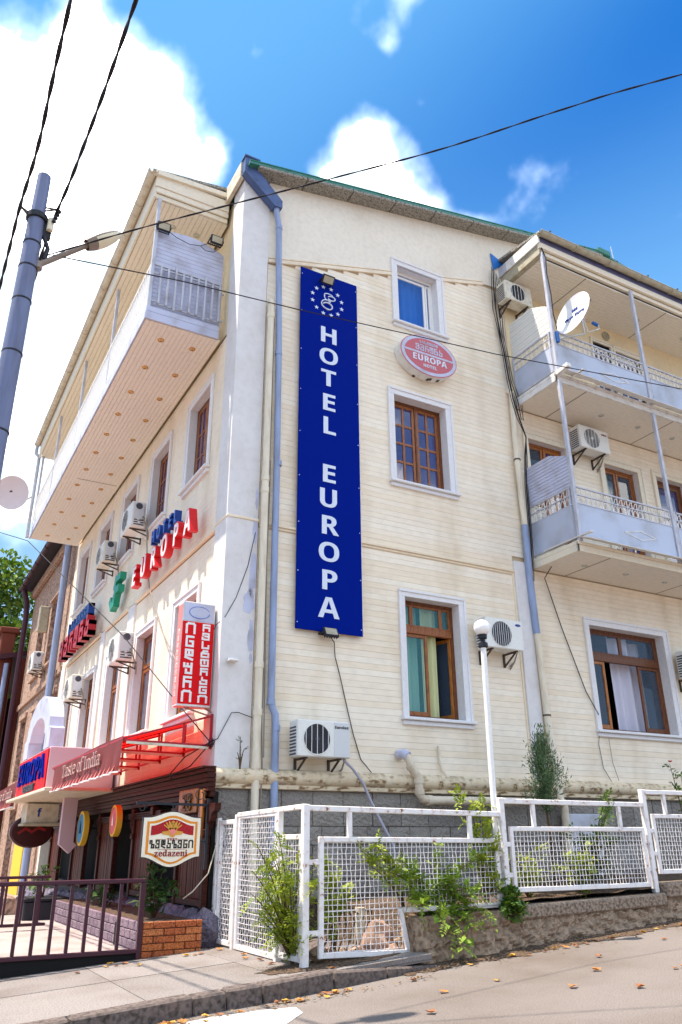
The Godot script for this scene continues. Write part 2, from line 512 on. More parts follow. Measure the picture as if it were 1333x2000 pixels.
func arc(cx: float, cy: float, rx: float, ry: float, a0: float, a1: float, k := 14) -> Array:
	var o := []
	for i in k + 1:
		var a := deg_to_rad(lerpf(a0, a1, float(i) / k))
		o.append([cx + rx * cos(a), cy + ry * sin(a)])
	return o

func road_y(x: float) -> float:
	return 0.40 + 0.062 * clampf(x, -14.0, 26.0)

# ---------------------------------------------------------------- the scene
func _ready() -> void:
	rng.seed = 4711
	var cam := Camera3D.new()
	cam.name = "camera"
	cam.fov = 65.93
	cam.near = 0.1
	cam.far = 600.0
	cam.position = Vector3(-3.795, 1.6, 10.324)
	cam.rotation = Vector3(0.399799, -0.508224, -0.007742)
	var lens := CameraAttributesPhysical.new()
	lens.frustum_focal_length = 28.0
	lens.frustum_focus_distance = 11.5
	lens.exposure_aperture = 1.6
	add_child(cam)
	cam.current = true
	var env := Environment.new()
	env.background_mode = Environment.BG_SKY
	env.sky = Sky.new()
	var psm := PanoramaSkyMaterial.new()
	psm.panorama = make_sky()
	env.sky.sky_material = psm
	env.background_energy_multiplier = 1.0
	env.tonemap_mode = Environment.TONE_MAPPER_LINEAR
	env.tonemap_exposure = 4.1
	env.sdfgi_enabled = true
	env.ssao_enabled = true
	env.ssil_enabled = true
	var we := WorldEnvironment.new()
	we.name = "world"
	we.environment = env
	add_child(we)
	var sun := DirectionalLight3D.new()
	sun.name = "sun"
	sun.light_color = Color(1.0, 0.955, 0.89)
	sun.light_energy = 0.76
	sun.light_angular_distance = 0.5
	sun.shadow_enabled = true
	add_child(sun)
	sun.look_at_from_position(Vector3.ZERO, Vector3(0.35, -1.0, 0.19), Vector3(0, 0, 1))
	make_materials()
	ground()
	hotel()
	neighbours()
	street_front_things()
	side_front_things()
	fence_and_yard()
	patio_things()
	overhead()
	plants()
	litter()

func make_sky() -> ImageTexture:
	var W := 3072
	var H := 1536
	var n1 := FastNoiseLite.new()
	n1.seed = 21
	n1.noise_type = FastNoiseLite.TYPE_SIMPLEX_SMOOTH
	n1.frequency = 1.3
	n1.fractal_octaves = 3
	var n2 := FastNoiseLite.new()
	n2.seed = 33
	n2.noise_type = FastNoiseLite.TYPE_SIMPLEX_SMOOTH
	n2.frequency = 5.0
	n2.fractal_octaves = 7
	n2.fractal_gain = 0.58
	var n3 := FastNoiseLite.new()
	n3.seed = 8
	n3.noise_type = FastNoiseLite.TYPE_SIMPLEX_SMOOTH
	n3.frequency = 3.0
	n3.fractal_type = FastNoiseLite.FRACTAL_RIDGED
	n3.fractal_octaves = 5
	n3.fractal_gain = 0.55
	# cumulus masses: azimuth, height, half widths in degrees, strength
	var heaps := [[3, 44, 10, 7, 1.35], [-5, 38, 9, 12, 1.2], [9.5, 48.5, 4.0, 4.2, 0.9], [13.5, 45, 4, 5, 0.85], [3.5, 51, 2.2, 3.2, 0.8], [6, 33, 12, 10, 1.3], [5, 24, 16, 8, 0.8],
		[28.8, 45.0, 3.6, 3.4, 1.3], [33.5, 44.6, 3.8, 3.4, 1.3], [38.0, 43.4, 3.2, 2.3, 1.15], [42, 41.8, 3.2, 1.5, 1.0], [17.4, 46.4, 1.5, 1.7, 0.85],
		[20.5, 52.8, 1.7, 1.2, 0.85], [37.4, 55.9, 2.4, 1.9, 0.95], [34.5, 53.5, 1.6, 1.2, 0.75], [32, 48.6, 2.4, 2.0, 0.6], [37.5, 50.2, 1.0, 0.7, 0.7], [50, 44.5, 5, 2.5, 0.5], [55, 47.0, 3, 1.6, 0.42], [50, 42, 9, 4, 0.34],
		[-40, 36, 20, 13, 1.2], [-75, 50, 18, 12, 1.2], [88, 30, 16, 11, 1.2], [120, 48, 20, 12, 1.3], [155, 33, 24, 14, 1.3], [-150, 40, 22, 14, 1.3], [-110, 28, 16, 10, 1.2], [100, 64, 16, 9, 1.1], [175, 62, 26, 10, 1.2], [-120, 62, 24, 10, 1.2], [-30, 72, 20, 8, 0.9], [-165, 16, 26, 8, 1.1], [120, 18, 22, 8, 1.1]]
	var gaps := [[23, 49, 7, 6, 0.6], [47, 50, 7, 4, 0.4], [59, 50, 6, 5, 0.5], [10, 54.5, 4, 2.0, 0.6], [-1, 53, 3, 3, 0.5]]
	var to_sun := Vector3(-0.35, 1.0, -0.19).normalized()
	# how thick the cloud is, on a coarse grid: six sky pixels a cell
	var S := 6
	var cw := W / S
	var ch := H / 2 / S + 2
	var coarse := PackedFloat32Array()
	coarse.resize((cw + 1) * ch)
	for j in ch:
		var el := 90.0 - float(j * S) / H * 180.0
		var er := deg_to_rad(el)
		for i in cw + 1:
			var az := wrapf(float(i * S) / W * 360.0, -180.0, 180.0)
			var ar := deg_to_rad(az)
			var d := Vector3(sin(ar) * cos(er), sin(er), -cos(ar) * cos(er))
			var dens := n1.get_noise_3dv(d * 2.0) * 0.30 - 0.86
			for k in 2:
				for h in (heaps if k == 0 else gaps):
					var da: float = wrapf(az - h[0], -180.0, 180.0) / h[2]
					if absf(da) > 2.6: continue
					var de: float = (el - h[1]) / h[3]
					var rr: float = da * da + de * de
					if rr < 6.5: dens += h[4] * exp(-rr) * (1.0 if k == 0 else -1.0)
			coarse[j * (cw + 1) + i] = dens
	var px := PackedFloat32Array()
	px.resize(W * H * 3)
	var low := Color(0.30, 0.28, 0.26)
	var at := 0
	for j in H:
		var el := 90.0 - (j + 0.5) / H * 180.0
		var er := deg_to_rad(el)
		var t := clampf(sin(er), 0.0, 1.0)
		var cj := mini(j / S, ch - 2)
		var fj := (j + 0.5) / S - cj
		var deepen := smoothstep(0.5, 0.8, t)
		var pale := pow(1.0 - t, 3.0) * 0.9
		var ce := cos(er)
		for i in W:
			if el < 0.0:
				px[at] = low.r; px[at + 1] = low.g; px[at + 2] = low.b
				at += 3
				continue
			var ar := (i + 0.5) / W * TAU
			var d := Vector3(sin(ar) * ce, t, -cos(ar) * ce)
			var c := Color(0.041, 0.127, 0.25).lerp(Color(0.001, 0.044, 0.17), smoothstep(0.81, 0.545, d.dot(to_sun)) * deepen)
			c = c.lerp(Color(0.21, 0.26, 0.31), pale)
			var o := cj * (cw + 1) + i / S
			var fi := float(i % S) / S
			var dens := lerpf(lerpf(coarse[o], coarse[o + 1], fi), lerpf(coarse[o + cw + 1], coarse[o + cw + 2], fi), fj)
			if dens > -1.05:
				var f := n2.get_noise_3dv(d) * 1.35 - n3.get_noise_3dv(d) * 0.75
				var k := dens + f * 0.8
				var a := smoothstep(-0.08, 0.10, k)
				var lit := 1.20 + 0.5 * smoothstep(0.0, 0.5, k) - 0.35 * smoothstep(0.15, 0.9, dens - 0.3 * f)
				c = c.lerp(Color(0.62, 0.72, 0.85), smoothstep(-0.62, 0.2, k) * 0.36)
				# thin places inside the big masses let some of the blue through
				var thin := smoothstep(-0.22, 0.28, n1.get_noise_3dv(d * 5.0 + Vector3(3, 1, 2)) - 0.3 * f) * smoothstep(0.1, 0.45, dens)
				c = c.lerp(Color(lit, lit * 0.985, lit * 0.955).lerp(Color(0.15, 0.235, 0.30), thin * 0.85), a)
			px[at] = c.r; px[at + 1] = c.g; px[at + 2] = c.b
			at += 3
	return ImageTexture.create_from_image(Image.create_from_data(W, H, false, Image.FORMAT_RGBF, px.to_byte_array()))

# ---------------------------------------------------------------- ground
func ground() -> void:
	var mb := MB.new()
	var xs := [-150.0, -60.0, -14.0, 0.0, 12.0, 26.0, 60.0, 150.0]
	for i in xs.size() - 1:
		var a: float = xs[i]
		var b: float = xs[i + 1]
		mb.quad(Vector3(a, road_y(a), 150), Vector3(b, road_y(b), 150), Vector3(b, road_y(b), -150), Vector3(a, road_y(a), -150))
	struct("road", mb, M.asphalt)
	# worn white crossing stripe at the kerb
	mb = MB.new()
	var q := [Vector3(-1.62, 0, 3.34), Vector3(-1.1, 0, 3.30), Vector3(-0.72, 0, 3.38), Vector3(-0.46, 0, 3.5), Vector3(-0.5, 0, 3.72), Vector3(-0.82, 0, 4.02), Vector3(-1.6, 0, 4.0)]
	for i in range(1, q.size() - 1):
		var t: Array = [q[0], q[i + 1], q[i]]
		for k in 3: t[k].y = road_y(t[k].x) + 0.004
		mb.tri(t[0], t[1], t[2])
	struct("road_marking", mb, M.paint)
	# paving: slabs with narrow joints; the bed lies below them
	mb = MB.new()
	mb.quad(Vector3(-12, road_y(-12) + 0.09, 3.0), Vector3(1.3, road_y(1.3) + 0.09, 3.0), Vector3(1.3, road_y(1.3) + 0.09, -0.2), Vector3(-12, road_y(-12) + 0.09, -0.2))
	var walk := struct("sidewalk", mb, M.kerb)
	var edges := [-9.0, -6.9, -4.9, -3.0, -1.55, -0.3, 1.28]
	var rows := [[3.0, 1.75], [1.742, 0.62]]
	for i in edges.size() - 1:
		for r in rows:
			var x0: float = edges[i] + 0.004
			var x1: float = edges[i + 1] - 0.004
			if x1 > 0.3 and r[1] < 1.0: x1 = 0.3
			var s := MB.new()
			var h := 0.13 + rng.randf_range(-0.002, 0.002)
			slab(s, x0, x1, r[1], r[0] - 0.008, h, 0.06)
			part(walk, "paving_slab", s, M.slab if (i + int(r[1])) % 2 == 0 else M.slab2)
	# drifted earth: along the wall foot on the road, where its dark strip also paints in the wall's shade, and round the fence posts on the paving
	var dn := FastNoiseLite.new()
	dn.seed = 12
	dn.frequency = 1.7
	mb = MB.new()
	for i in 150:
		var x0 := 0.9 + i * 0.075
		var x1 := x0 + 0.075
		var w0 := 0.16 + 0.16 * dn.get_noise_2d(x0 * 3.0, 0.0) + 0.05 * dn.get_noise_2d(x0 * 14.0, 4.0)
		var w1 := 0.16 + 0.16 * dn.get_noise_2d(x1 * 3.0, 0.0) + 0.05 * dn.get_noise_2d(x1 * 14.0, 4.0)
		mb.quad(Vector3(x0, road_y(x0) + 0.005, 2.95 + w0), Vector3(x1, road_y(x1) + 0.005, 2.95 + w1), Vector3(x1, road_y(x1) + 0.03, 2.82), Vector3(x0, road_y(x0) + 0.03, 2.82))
	struct("gutter_dirt_shade", mb, M.soil)
	mb = MB.new()
	var c0 := Vector3(0.35, 0, 2.62)
	for i in 40:
		var a0 := TAU * i / 40.0
		var a1 := TAU * (i + 1) / 40.0
		var e := []
		for an in [a0, a1]:
			var rad := 1.0 + 0.28 * dn.get_noise_2d(cos(an) * 3.0, sin(an) * 3.0)
			var q2 := c0 + Vector3(cos(an) * 0.75 * rad, 0, sin(an) * 0.26 * rad)
			q2.y = road_y(q2.x) + 0.136
			e.append(q2)
		mb.trio(Vector3(c0.x, road_y(c0.x) + 0.15, c0.z), e[0], e[1], Vector3.UP)
	struct("drifted_earth", mb, M.soil)
	# kerb of separate stones, following the road and swinging in at the wall
	var kerb := struct("kerb", null, null)
	var kp := [Vector3(-9, 0, 3.2), Vector3(-6.2, 0, 3.2), Vector3(-4.6, 0, 3.21), Vector3(-3.3, 0, 3.22), Vector3(-2.2, 0, 3.22), Vector3(-1.22, 0, 3.15), Vector3(-0.92, 0, 3.15), Vector3(-0.6, 0, 3.17), Vector3(0.12, 0, 3.1), Vector3(0.72, 0, 3.05), Vector3(1.35, 0, 2.99)]
	for i in kp.size() - 1:
		var s := MB.new()
		var a: Vector3 = kp[i]
		var b: Vector3 = kp[i + 1]
		var d := (b - a).normalized() * 0.006
		a += d; b -= d
		a.y = road_y(a.x) + 0.03 - 0.12 * smoothstep(0.2, 1.3, a.x); b.y = road_y(b.x) + 0.03 - 0.12 * smoothstep(0.2, 1.3, b.x)
		var up := rng.randf_range(-0.006, 0.006)
		s.bar(a + Vector3(0, 0.005 + up, -0.09), b + Vector3(0, 0.005 + up, -0.09), 0.18, 0.215, Vector3.UP, 0.016)
		part(kerb, "kerb_stone", s, M.kerb)
	# earth of the little yard between the fence and the house
	mb = MB.new()
	var cols := 60
	var hf := FastNoiseLite.new()
	hf.seed = 5
	hf.frequency = 1.4
	var hy := func(x: float, z: float) -> float:
		return lerpf(0.5, 0.93 + 0.03 * x, smoothstep(1.22, 1.42, x)) + hf.get_noise_2d(x, z) * 0.05
	for i in cols:
		for j in 14:
			var x0 := 0.02 + 12.0 * i / cols
			var x1 := 0.02 + 12.0 * (i + 1) / cols
			var z0 := 0.1 + 2.6 * j / 14.0
			var z1 := 0.1 + 2.6 * (j + 1) / 14.0
			mb.quad(Vector3(x0, hy.call(x0, z1), z1), Vector3(x1, hy.call(x1, z1), z1), Vector3(x1, hy.call(x1, z0), z0), Vector3(x0, hy.call(x0, z0), z0))
	struct("soil", mb, M.soil)
	# paved terrace in front of the cafe and the side street beyond it
	mb = MB.new()
	slab(mb, -5.2, 0.0, -13.0, 0.55, 0.0, 0.3, 0.50)
	struct("terrace_floor", mb, M.patio)
	mb = MB.new()
	mb.quad(Vector3(-30, 0.16, 0.3), Vector3(-5.25, 0.16, 0.3), Vector3(-5.25, 0.16, -80), Vector3(-30, 0.16, -80))
	struct("side_street", mb, M.asphalt)
	mb = MB.new()
	mb.quad(Vector3(-5.25, 0.3, -13.0), Vector3(1.5, 0.4, -13.0), Vector3(1.5, 0.4, -80), Vector3(-5.25, 0.3, -80))
	struct("far_pavement", mb, M.patio)

func slab(s: MB, x0: float, x1: float, z0: float, z1: float, h: float, th: float, flat := -1.0) -> void:
	var y0 := flat if flat >= 0.0 else road_y(x0) + h
	var y1 := flat if flat >= 0.0 else road_y(x1) + h
	s.quad(Vector3(x0, y0, z1), Vector3(x1, y1, z1), Vector3(x1, y1, z0), Vector3(x0, y0, z0))
	s.quad(Vector3(x0, y0 - th, z1), Vector3(x1, y1 - th, z1), Vector3(x1, y1, z1), Vector3(x0, y0, z1))
	s.quad(Vector3(x1, y1 - th, z0), Vector3(x0, y0 - th, z0), Vector3(x0, y0, z0), Vector3(x1, y1, z0))
	s.quad(Vector3(x0, y0 - th, z0), Vector3(x0, y0 - th, z1), Vector3(x0, y0, z1), Vector3(x0, y0, z0))
	s.quad(Vector3(x1, y1 - th, z1), Vector3(x1, y1 - th, z0), Vector3(x1, y1, z0), Vector3(x1, y1, z1))

# ---------------------------------------------------------------- hotel
# sheet of wall on the plane w of F with openings (Rect2) and their reveals
func wall_sheet(mb: MB, F: Transform3D, r: Rect2, holes: Array, w: float, depth: float, own: MB = null) -> void:
	var us := [r.position.x, r.end.x]
	var vs := [r.position.y, r.end.y]
	for h in holes:
		us.append_array([h.position.x, h.end.x])
		vs.append_array([h.position.y, h.end.y])
	us.sort(); vs.sort()
	for i in us.size() - 1:
		for j in vs.size() - 1:
			if us[i + 1] - us[i] < 1e-4 or vs[j + 1] - vs[j] < 1e-4: continue
			var c := Vector2((us[i] + us[i + 1]) * 0.5, (vs[j] + vs[j + 1]) * 0.5)
			if not r.has_point(c): continue
			var open := false
			for h in holes:
				if h.has_point(c): open = true
			if not open:
				mb.quad(F * Vector3(us[i], vs[j], w), F * Vector3(us[i + 1], vs[j], w), F * Vector3(us[i + 1], vs[j + 1], w), F * Vector3(us[i], vs[j + 1], w))
	for h in holes:
		var a: Vector2 = h.position
		var b: Vector2 = h.end
		var d := w - depth
		var rv := own if own else mb
		rv.quad(F * Vector3(a.x, a.y, d), F * Vector3(a.x, a.y, w), F * Vector3(a.x, b.y, w), F * Vector3(a.x, b.y, d))
		rv.quad(F * Vector3(b.x, a.y, w), F * Vector3(b.x, a.y, d), F * Vector3(b.x, b.y, d), F * Vector3(b.x, b.y, w))
		rv.quad(F * Vector3(a.x, a.y, d), F * Vector3(b.x, a.y, d), F * Vector3(b.x, a.y, w), F * Vector3(a.x, a.y, w))
		rv.quad(F * Vector3(a.x, b.y, w), F * Vector3(b.x, b.y, w), F * Vector3(b.x, b.y, d), F * Vector3(a.x, b.y, d))

# rows of weatherboard; top(u) gives the height above which there is none
var board_meshes := {}
func boards(p: Node3D, F: Transform3D, u0: float, u1: float, v0: float, v1: float, holes: Array, pitch: float, joined := false, slope := []) -> void:
	var all := MB.new()
	var k := 0
	var y := v0
	while y < v1 - 0.02:
		var top := minf(y + pitch, v1)
		var a := u0
		if slope.size():
			a = maxf(u0, slope[0] + (top - slope[1]) / slope[2])
		var spans := [[a, u1]]
		for h in holes:
			if top > h.position.y and y < h.end.y:
				var nx := []
				for s in spans:
					if h.end.x <= s[0] or h.position.x >= s[1]:
						nx.append(s)
						continue
					if h.position.x > s[0]: nx.append([s[0], h.position.x])
					if h.end.x < s[1]: nx.append([h.end.x, s[1]])
				spans = nx
		for s in spans:
			var l: float = s[1] - s[0]
			if l < 0.02: continue
			var hh := top - y - 0.0024
			var ct := Vector3((s[0] + s[1]) * 0.5, (y + top) * 0.5, -0.011)
			var lean := rng.randf_range(-0.0015, 0.0015)
			if joined:
				all.box(F * ct, Vector3(l - 0.002, hh, 0.02), F.basis, 0.0)
			else:
				var key := "%.3f %.3f" % [l, hh]
				if not board_meshes.has(key):
					var mb := MB.new()
					mb.box(Vector3.ZERO, Vector3(l - 0.002, hh, 0.022), Basis(), 0.0016)
					board_meshes[key] = mb.done()
				var mt: Material = [M.siding, M.siding, M.siding2, M.siding3][rng.randi() % 4]
				partm(p, "board", board_meshes[key], mt, Transform3D(F.basis, F * (ct + Vector3(0, 0, lean))))
		k += 1
		y += pitch
	if joined:
		part(p, "siding_boards", all, M.siding, true)

func room(mb: MB, F: Transform3D, h: Rect2, d0: float, d1: float) -> void:
	var a := h.position - Vector2(0.5, 0.4)
	var b := h.end + Vector2(0.5, 0.3)
	mb.quad(F * Vector3(a.x, a.y, d1), F * Vector3(b.x, a.y, d1), F * Vector3(b.x, b.y, d1), F * Vector3(a.x, b.y, d1))
	mb.quad(F * Vector3(a.x, a.y, d1), F * Vector3(a.x, a.y, d0), F * Vector3(b.x, a.y, d0), F * Vector3(b.x, a.y, d1))
	mb.quad(F * Vector3(a.x, b.y, d1), F * Vector3(b.x, b.y, d1), F * Vector3(b.x, b.y, d0), F * Vector3(a.x, b.y, d0))
	mb.quad(F * Vector3(a.x, a.y, d1), F * Vector3(a.x, b.y, d1), F * Vector3(a.x, b.y, d0), F * Vector3(a.x, a.y, d0))
	mb.quad(F * Vector3(b.x, a.y, d1), F * Vector3(b.x, a.y, d0), F * Vector3(b.x, b.y, d0), F * Vector3(b.x, b.y, d1))
	# the inner face of the wall round the opening
	for e in [[a.x, h.position.x, a.y, b.y], [h.end.x, b.x, a.y, b.y], [h.position.x, h.end.x, a.y, h.position.y], [h.position.x, h.end.x, h.end.y, b.y]]:
		mb.quad(F * Vector3(e[1], e[2], d0), F * Vector3(e[0], e[2], d0), F * Vector3(e[0], e[3], d0), F * Vector3(e[1], e[3], d0))

func curtain(F: Transform3D, u0: float, u1: float, v0: float, v1: float, w: float, folds: float, amp: float) -> MB:
	var mb := MB.new()
	var k := int((u1 - u0) / 0.015)
	for i in k:
		var a := u0 + (u1 - u0) * i / k
		var b := u0 + (u1 - u0) * (i + 1) / k
		var fa := sin(a * folds) * amp + sin(a * folds * 0.37 + 1.0) * amp * 0.7
		var fb_ := sin(b * folds) * amp + sin(b * folds * 0.37 + 1.0) * amp * 0.7
		mb.quad(F * Vector3(a, v0, w + fa * 1.3), F * Vector3(b, v0, w + fb_ * 1.3), F * Vector3(b, v1, w + fb_ * 0.8), F * Vector3(a, v1, w + fa * 0.8))
	return mb

# surround of flat boards with a raised outer moulding, and a projecting sill
func surround(win: Node3D, F: Transform3D, h: Rect2, o: Rect2, sill := true, mt: Material = null) -> void:
	var t := MB.new()
	var a := h.position
	var b := h.end
	t.fb(F, o.position.x, a.x, a.y, b.y, -0.02, 0.026, 0.004)
	t.fb(F, b.x, o.end.x, a.y, b.y, -0.02, 0.026, 0.004)
	t.fb(F, o.position.x, o.end.x, b.y, o.end.y, -0.02, 0.028, 0.004)
	for e in [[o.position.x - 0.012, o.position.x + 0.035, a.y, o.end.y], [o.end.x - 0.035, o.end.x + 0.012, a.y, o.end.y]]:
		t.fb(F, e[0], e[1], e[2], e[3] - 0.036, 0.0, 0.045, 0.006)
	t.fb(F, o.position.x - 0.012, o.end.x + 0.012, o.end.y - 0.035, o.end.y + 0.012, 0.0, 0.047, 0.006)
	part(win, "surround", t, M.trim if mt == null else mt)
	if sill:
		var s := MB.new()
		s.fb(F, o.position.x - 0.04, o.end.x + 0.04, a.y - 0.05, a.y - 0.003, -0.2, 0.10, 0.008)
		s.fb(F, o.position.x - 0.015, o.end.x + 0.015, a.y - 0.12, a.y - 0.053, -0.01, 0.05, 0.008)
		part(win, "sill", s, M.trim if mt == null else mt)

# a casement: four bars, nx by ny panes with glazing bars
func sash(win: Node3D, F: Transform3D, u0: float, u1: float, v0: float, v1: float, w: float, nx: int, ny: int, fr: float, bar_: float, mt: Material, gl: Material, name_ := "sash") -> void:
	var s := MB.new()
	s.fb(F, u0, u0 + fr, v0, v1, w - 0.04, w, 0.005)
	s.fb(F, u1 - fr, u1, v0, v1, w - 0.04, w, 0.005)
	s.fb(F, u0 + fr, u1 - fr, v0, v0 + fr * 1.2, w - 0.04, w - 0.001, 0.005)
	s.fb(F, u0 + fr, u1 - fr, v1 - fr, v1, w - 0.04, w - 0.001, 0.005)
	var iu0 := u0 + fr
	var iu1 := u1 - fr
	var iv0 := v0 + fr * 1.2
	var iv1 := v1 - fr
	for i in range(1, nx):
		var c := lerpf(iu0, iu1, float(i) / nx)
		s.fb(F, c - bar_ * 0.5, c + bar_ * 0.5, iv0, iv1, w - 0.035, w - 0.006, 0.003)
	for j in range(1, ny):
		var c := lerpf(iv0, iv1, float(j) / ny)
		s.fb(F, iu0, iu1, c - bar_ * 0.5, c + bar_ * 0.5, w - 0.036, w - 0.008, 0.003)
	part(win, name_, s, mt)
	for i in nx:
		for j in ny:
			var g := MB.new()
			var a := lerpf(iu0, iu1, float(i) / nx)
			var b := lerpf(iu0, iu1, float(i + 1) / nx)
			var c := lerpf(iv0, iv1, float(j) / ny)
			var d := lerpf(iv0, iv1, float(j + 1) / ny)
			var tl := rng.randf_range(-0.003, 0.003)
			g.quad(F * Vector3(a, c, w - 0.022 + tl), F * Vector3(b, c, w - 0.022 - tl), F * Vector3(b, d, w - 0.022 - tl * 0.5), F * Vector3(a, d, w - 0.022 + tl))
			part(win, "pane", g, gl)

func outer_frame(win: Node3D, F: Transform3D, h: Rect2, w: float, fr: float, mt: Material) -> void:
	var s := MB.new()
	var a := h.position
	var b := h.end
	s.fb(F, a.x, a.x + fr, a.y, b.y, w - 0.07, w, 0.005)
	s.fb(F, b.x - fr, b.x, a.y, b.y, w - 0.07, w, 0.005)
	s.fb(F, a.x + fr, b.x - fr, b.y - fr, b.y, w - 0.07, w - 0.002, 0.005)
	s.fb(F, a.x + fr, b.x - fr, a.y, a.y + fr, w - 0.07, w - 0.002, 0.005)
	part(win, "frame", s, mt)

func hotel() -> void:
	var H := thing("hotel_building", "cream weatherboarded corner hotel with balconies and a green metal roof", "hotel")
	var W1 := Rect2(3.25, 10.77, 0.94, 1.36)
	var W2 := Rect2(3.06, 7.40, 1.14, 1.73)
	var W3 := Rect2(3.12, 3.41, 1.08, 1.92)
	var BW := Rect2(7.2, 3.45, 1.98, 1.90)
	var D1 := Rect2(6.2, 6.9, 1.0, 2.12)
	var D2 := Rect2(8.26, 7.0, 1.0, 1.95)
	var D3 := Rect2(9.84, 6.5, 0.95, 2.5)
	var U1 := Rect2(8.5, 10.5, 0.62, 1.6)
	var U2 := Rect2(9.15, 9.85, 0.85, 2.2)
	var holes := [W1, W2, W3, BW, D1, D2, D3, U1, U2]
	# ---- street wall
	var fw := group_part(H, "street_wall")
	var mb := MB.new()
	var rv := MB.new()
	wall_sheet(mb, FF, Rect2(0.02, 2.3, 13.5, 10.6), holes, -0.022, 0.24, rv)
	part(fw, "wall_sheet", mb, M.backing)
	part(fw, "window_reveal", rv, M.trim, true)
	var pitch := 0.0945
	boards(fw, FF, 0.52, 5.50, 2.56, 6.12, [W3], pitch)
	boards(fw, FF, 0.52, 5.92, 6.15, 12.45, [W1, W2, Rect2(5.505, 6.0, 0.3, 0.35)], pitch, false, [0.52, 11.10, 0.286])
	boards(fw, FF, 5.92, 12.5, 2.56, 6.22, [BW], pitch)
	boards(fw, FF, 5.94, 12.5, 6.42, 9.62, [D1, D2, D3], pitch)
	mb = MB.new()
	mb.fb(FF, 5.98, 13.4, 9.8, 12.75, -0.022, 0.0)
	var up := MB.new()
	wall_sheet(up, FF, Rect2(5.93, 9.8, 7.5, 2.98), [U1, U2], 0.0, 0.2)
	part(fw, "upper_plaster", up, M.warm_plaster)
	# smooth plaster of the gable, cut along the slanted moulding and round the top window
	mb = MB.new()
	mb.prism(PackedVector2Array([Vector2(0.5, 11.10), Vector2(3.25, 11.89), Vector2(3.25, 12.13), Vector2(4.19, 12.13), Vector2(4.19, 12.16), Vector2(5.45, 12.52), Vector2(5.93, 12.56), Vector2(7.0, 12.8), Vector2(7.0, 14.14), Vector2(0.5, 12.93)]), FF, -0.015, 0.006)
	part(fw, "gable_plaster", mb, M.plaster)
	mb = MB.new()
	mb.bar(Vector3(0.52, 11.12, 0.004), Vector3(3.12, 11.86, 0.004), 0.05, 0.07, Vector3.UP, 0.006)
	mb.bar(Vector3(0.52, 11.19, 0.004), Vector3(3.12, 11.93, 0.004), 0.04, 0.02, Vector3.UP)
	part(fw, "slanted_moulding", mb, M.siding2)
	mb = MB.new()
	mb.bar(Vector3(4.36, 12.20, 0.004), Vector3(5.42, 12.505, 0.004), 0.05, 0.07, Vector3.UP, 0.006)
	mb.bar(Vector3(4.36, 12.27, 0.004), Vector3(5.42, 12.57, 0.004), 0.04, 0.02, Vector3.UP)
	part(fw, "slanted_moulding", mb, M.siding2)
	mb = MB.new()
	mb.fb(FF, 0.52, 5.51, 6.105, 6.15, -0.01, 0.045, 0.008)
	mb.fb(FF, 0.52, 5.51, 6.065, 6.104, -0.01, 0.022, 0.006)
	part(fw, "belt_moulding", mb, M.belt)
	mb = MB.new()
	mb.fb(FF, 5.5, 5.8, 2.56, 6.33, -0.02, 0.05, 0.008)
	part(fw, "pilaster", mb, M.pilaster)
	mb = MB.new()
	mb.fb(FF, 5.46, 5.5, 2.56, 6.14, -0.02, 0.018, 0.004)
	part(fw, "pilaster_edge", mb, M.belt)
	# window in white plastic with a blue curtain
	var w := group_part(H, "window")
	surround(w, FF, W1, Rect2(3.12, 10.62, 1.22, 1.64))
	outer_frame(w, FF, W1, -0.15, 0.06, M.white)
	sash(w, FF, 3.31, 4.0, 10.83, 12.02, -0.14, 1, 1, 0.05, 0.02, M.white, M.blue_glass)
	sash(w, FF, 4.01, 4.13, 10.83, 12.02, -0.145, 1, 1, 0.04, 0.02, M.white, M.glass)
	part(w, "curtain", curtain(FF, 3.28, 4.16, 10.7, 12.1, -0.26, 38.0, 0.02), M.curtain_blue)
	# window of two wooden casements with sixteen panes
	w = group_part(H, "window")
	surround(w, FF, W2, Rect2(2.94, 7.40, 1.40, 1.86))
	outer_frame(w, FF, W2, -0.17, 0.055, M.wood_dark)
	sash(w, FF, 3.12, 3.615, 7.46, 9.07, -0.175, 2, 4, 0.06, 0.045, M.wood, M.dark_glass)
	sash(w, FF, 3.64, 4.14, 7.46, 9.07, -0.175, 2, 4, 0.06, 0.045, M.wood, M.dark_glass)
	mb = MB.new()
	mb.fb(FF, 3.61, 3.645, 7.46, 9.07, -0.175, -0.155, 0.004)
	part(w, "meeting_bar", mb, M.wood_dark)
	# window with a transom, one casement swung open
	w = group_part(H, "window")
	surround(w, FF, W3, Rect2(3.01, 3.41, 1.32, 2.03))
	outer_frame(w, FF, W3, -0.17, 0.06, M.wood_dark)
	mb = MB.new()
	mb.fb(FF, 3.18, 4.14, 4.78, 4.89, -0.23, -0.15, 0.006)
	part(w, "transom_bar", mb, M.wood)
	sash(w, FF, 3.18, 3.36, 4.89, 5.27, -0.175, 1, 1, 0.035, 0.02, M.wood, M.teal_reflection_glass)
	sash(w, FF, 3.36, 3.95, 4.89, 5.27, -0.175, 1, 1, 0.035, 0.02, M.wood, M.teal_reflection_glass)
	sash(w, FF, 3.95, 4.14, 4.89, 5.27, -0.175, 1, 1, 0.035, 0.02, M.wood, M.teal_reflection_glass)
	sash(w, FF, 3.18, 3.66, 3.47, 4.78, -0.175, 1, 1, 0.055, 0.02, M.wood, M.teal_reflection_glass)
	var O := FF * Transform3D(Basis(Vector3.UP, deg_to_rad(-72)), Vector3(4.14, 0, -0.19))
	sash(w, O, -0.48, 0.0, 3.47, 4.78, 0.02, 1, 1, 0.055, 0.02, M.wood_orange, M.glass, "open_sash")
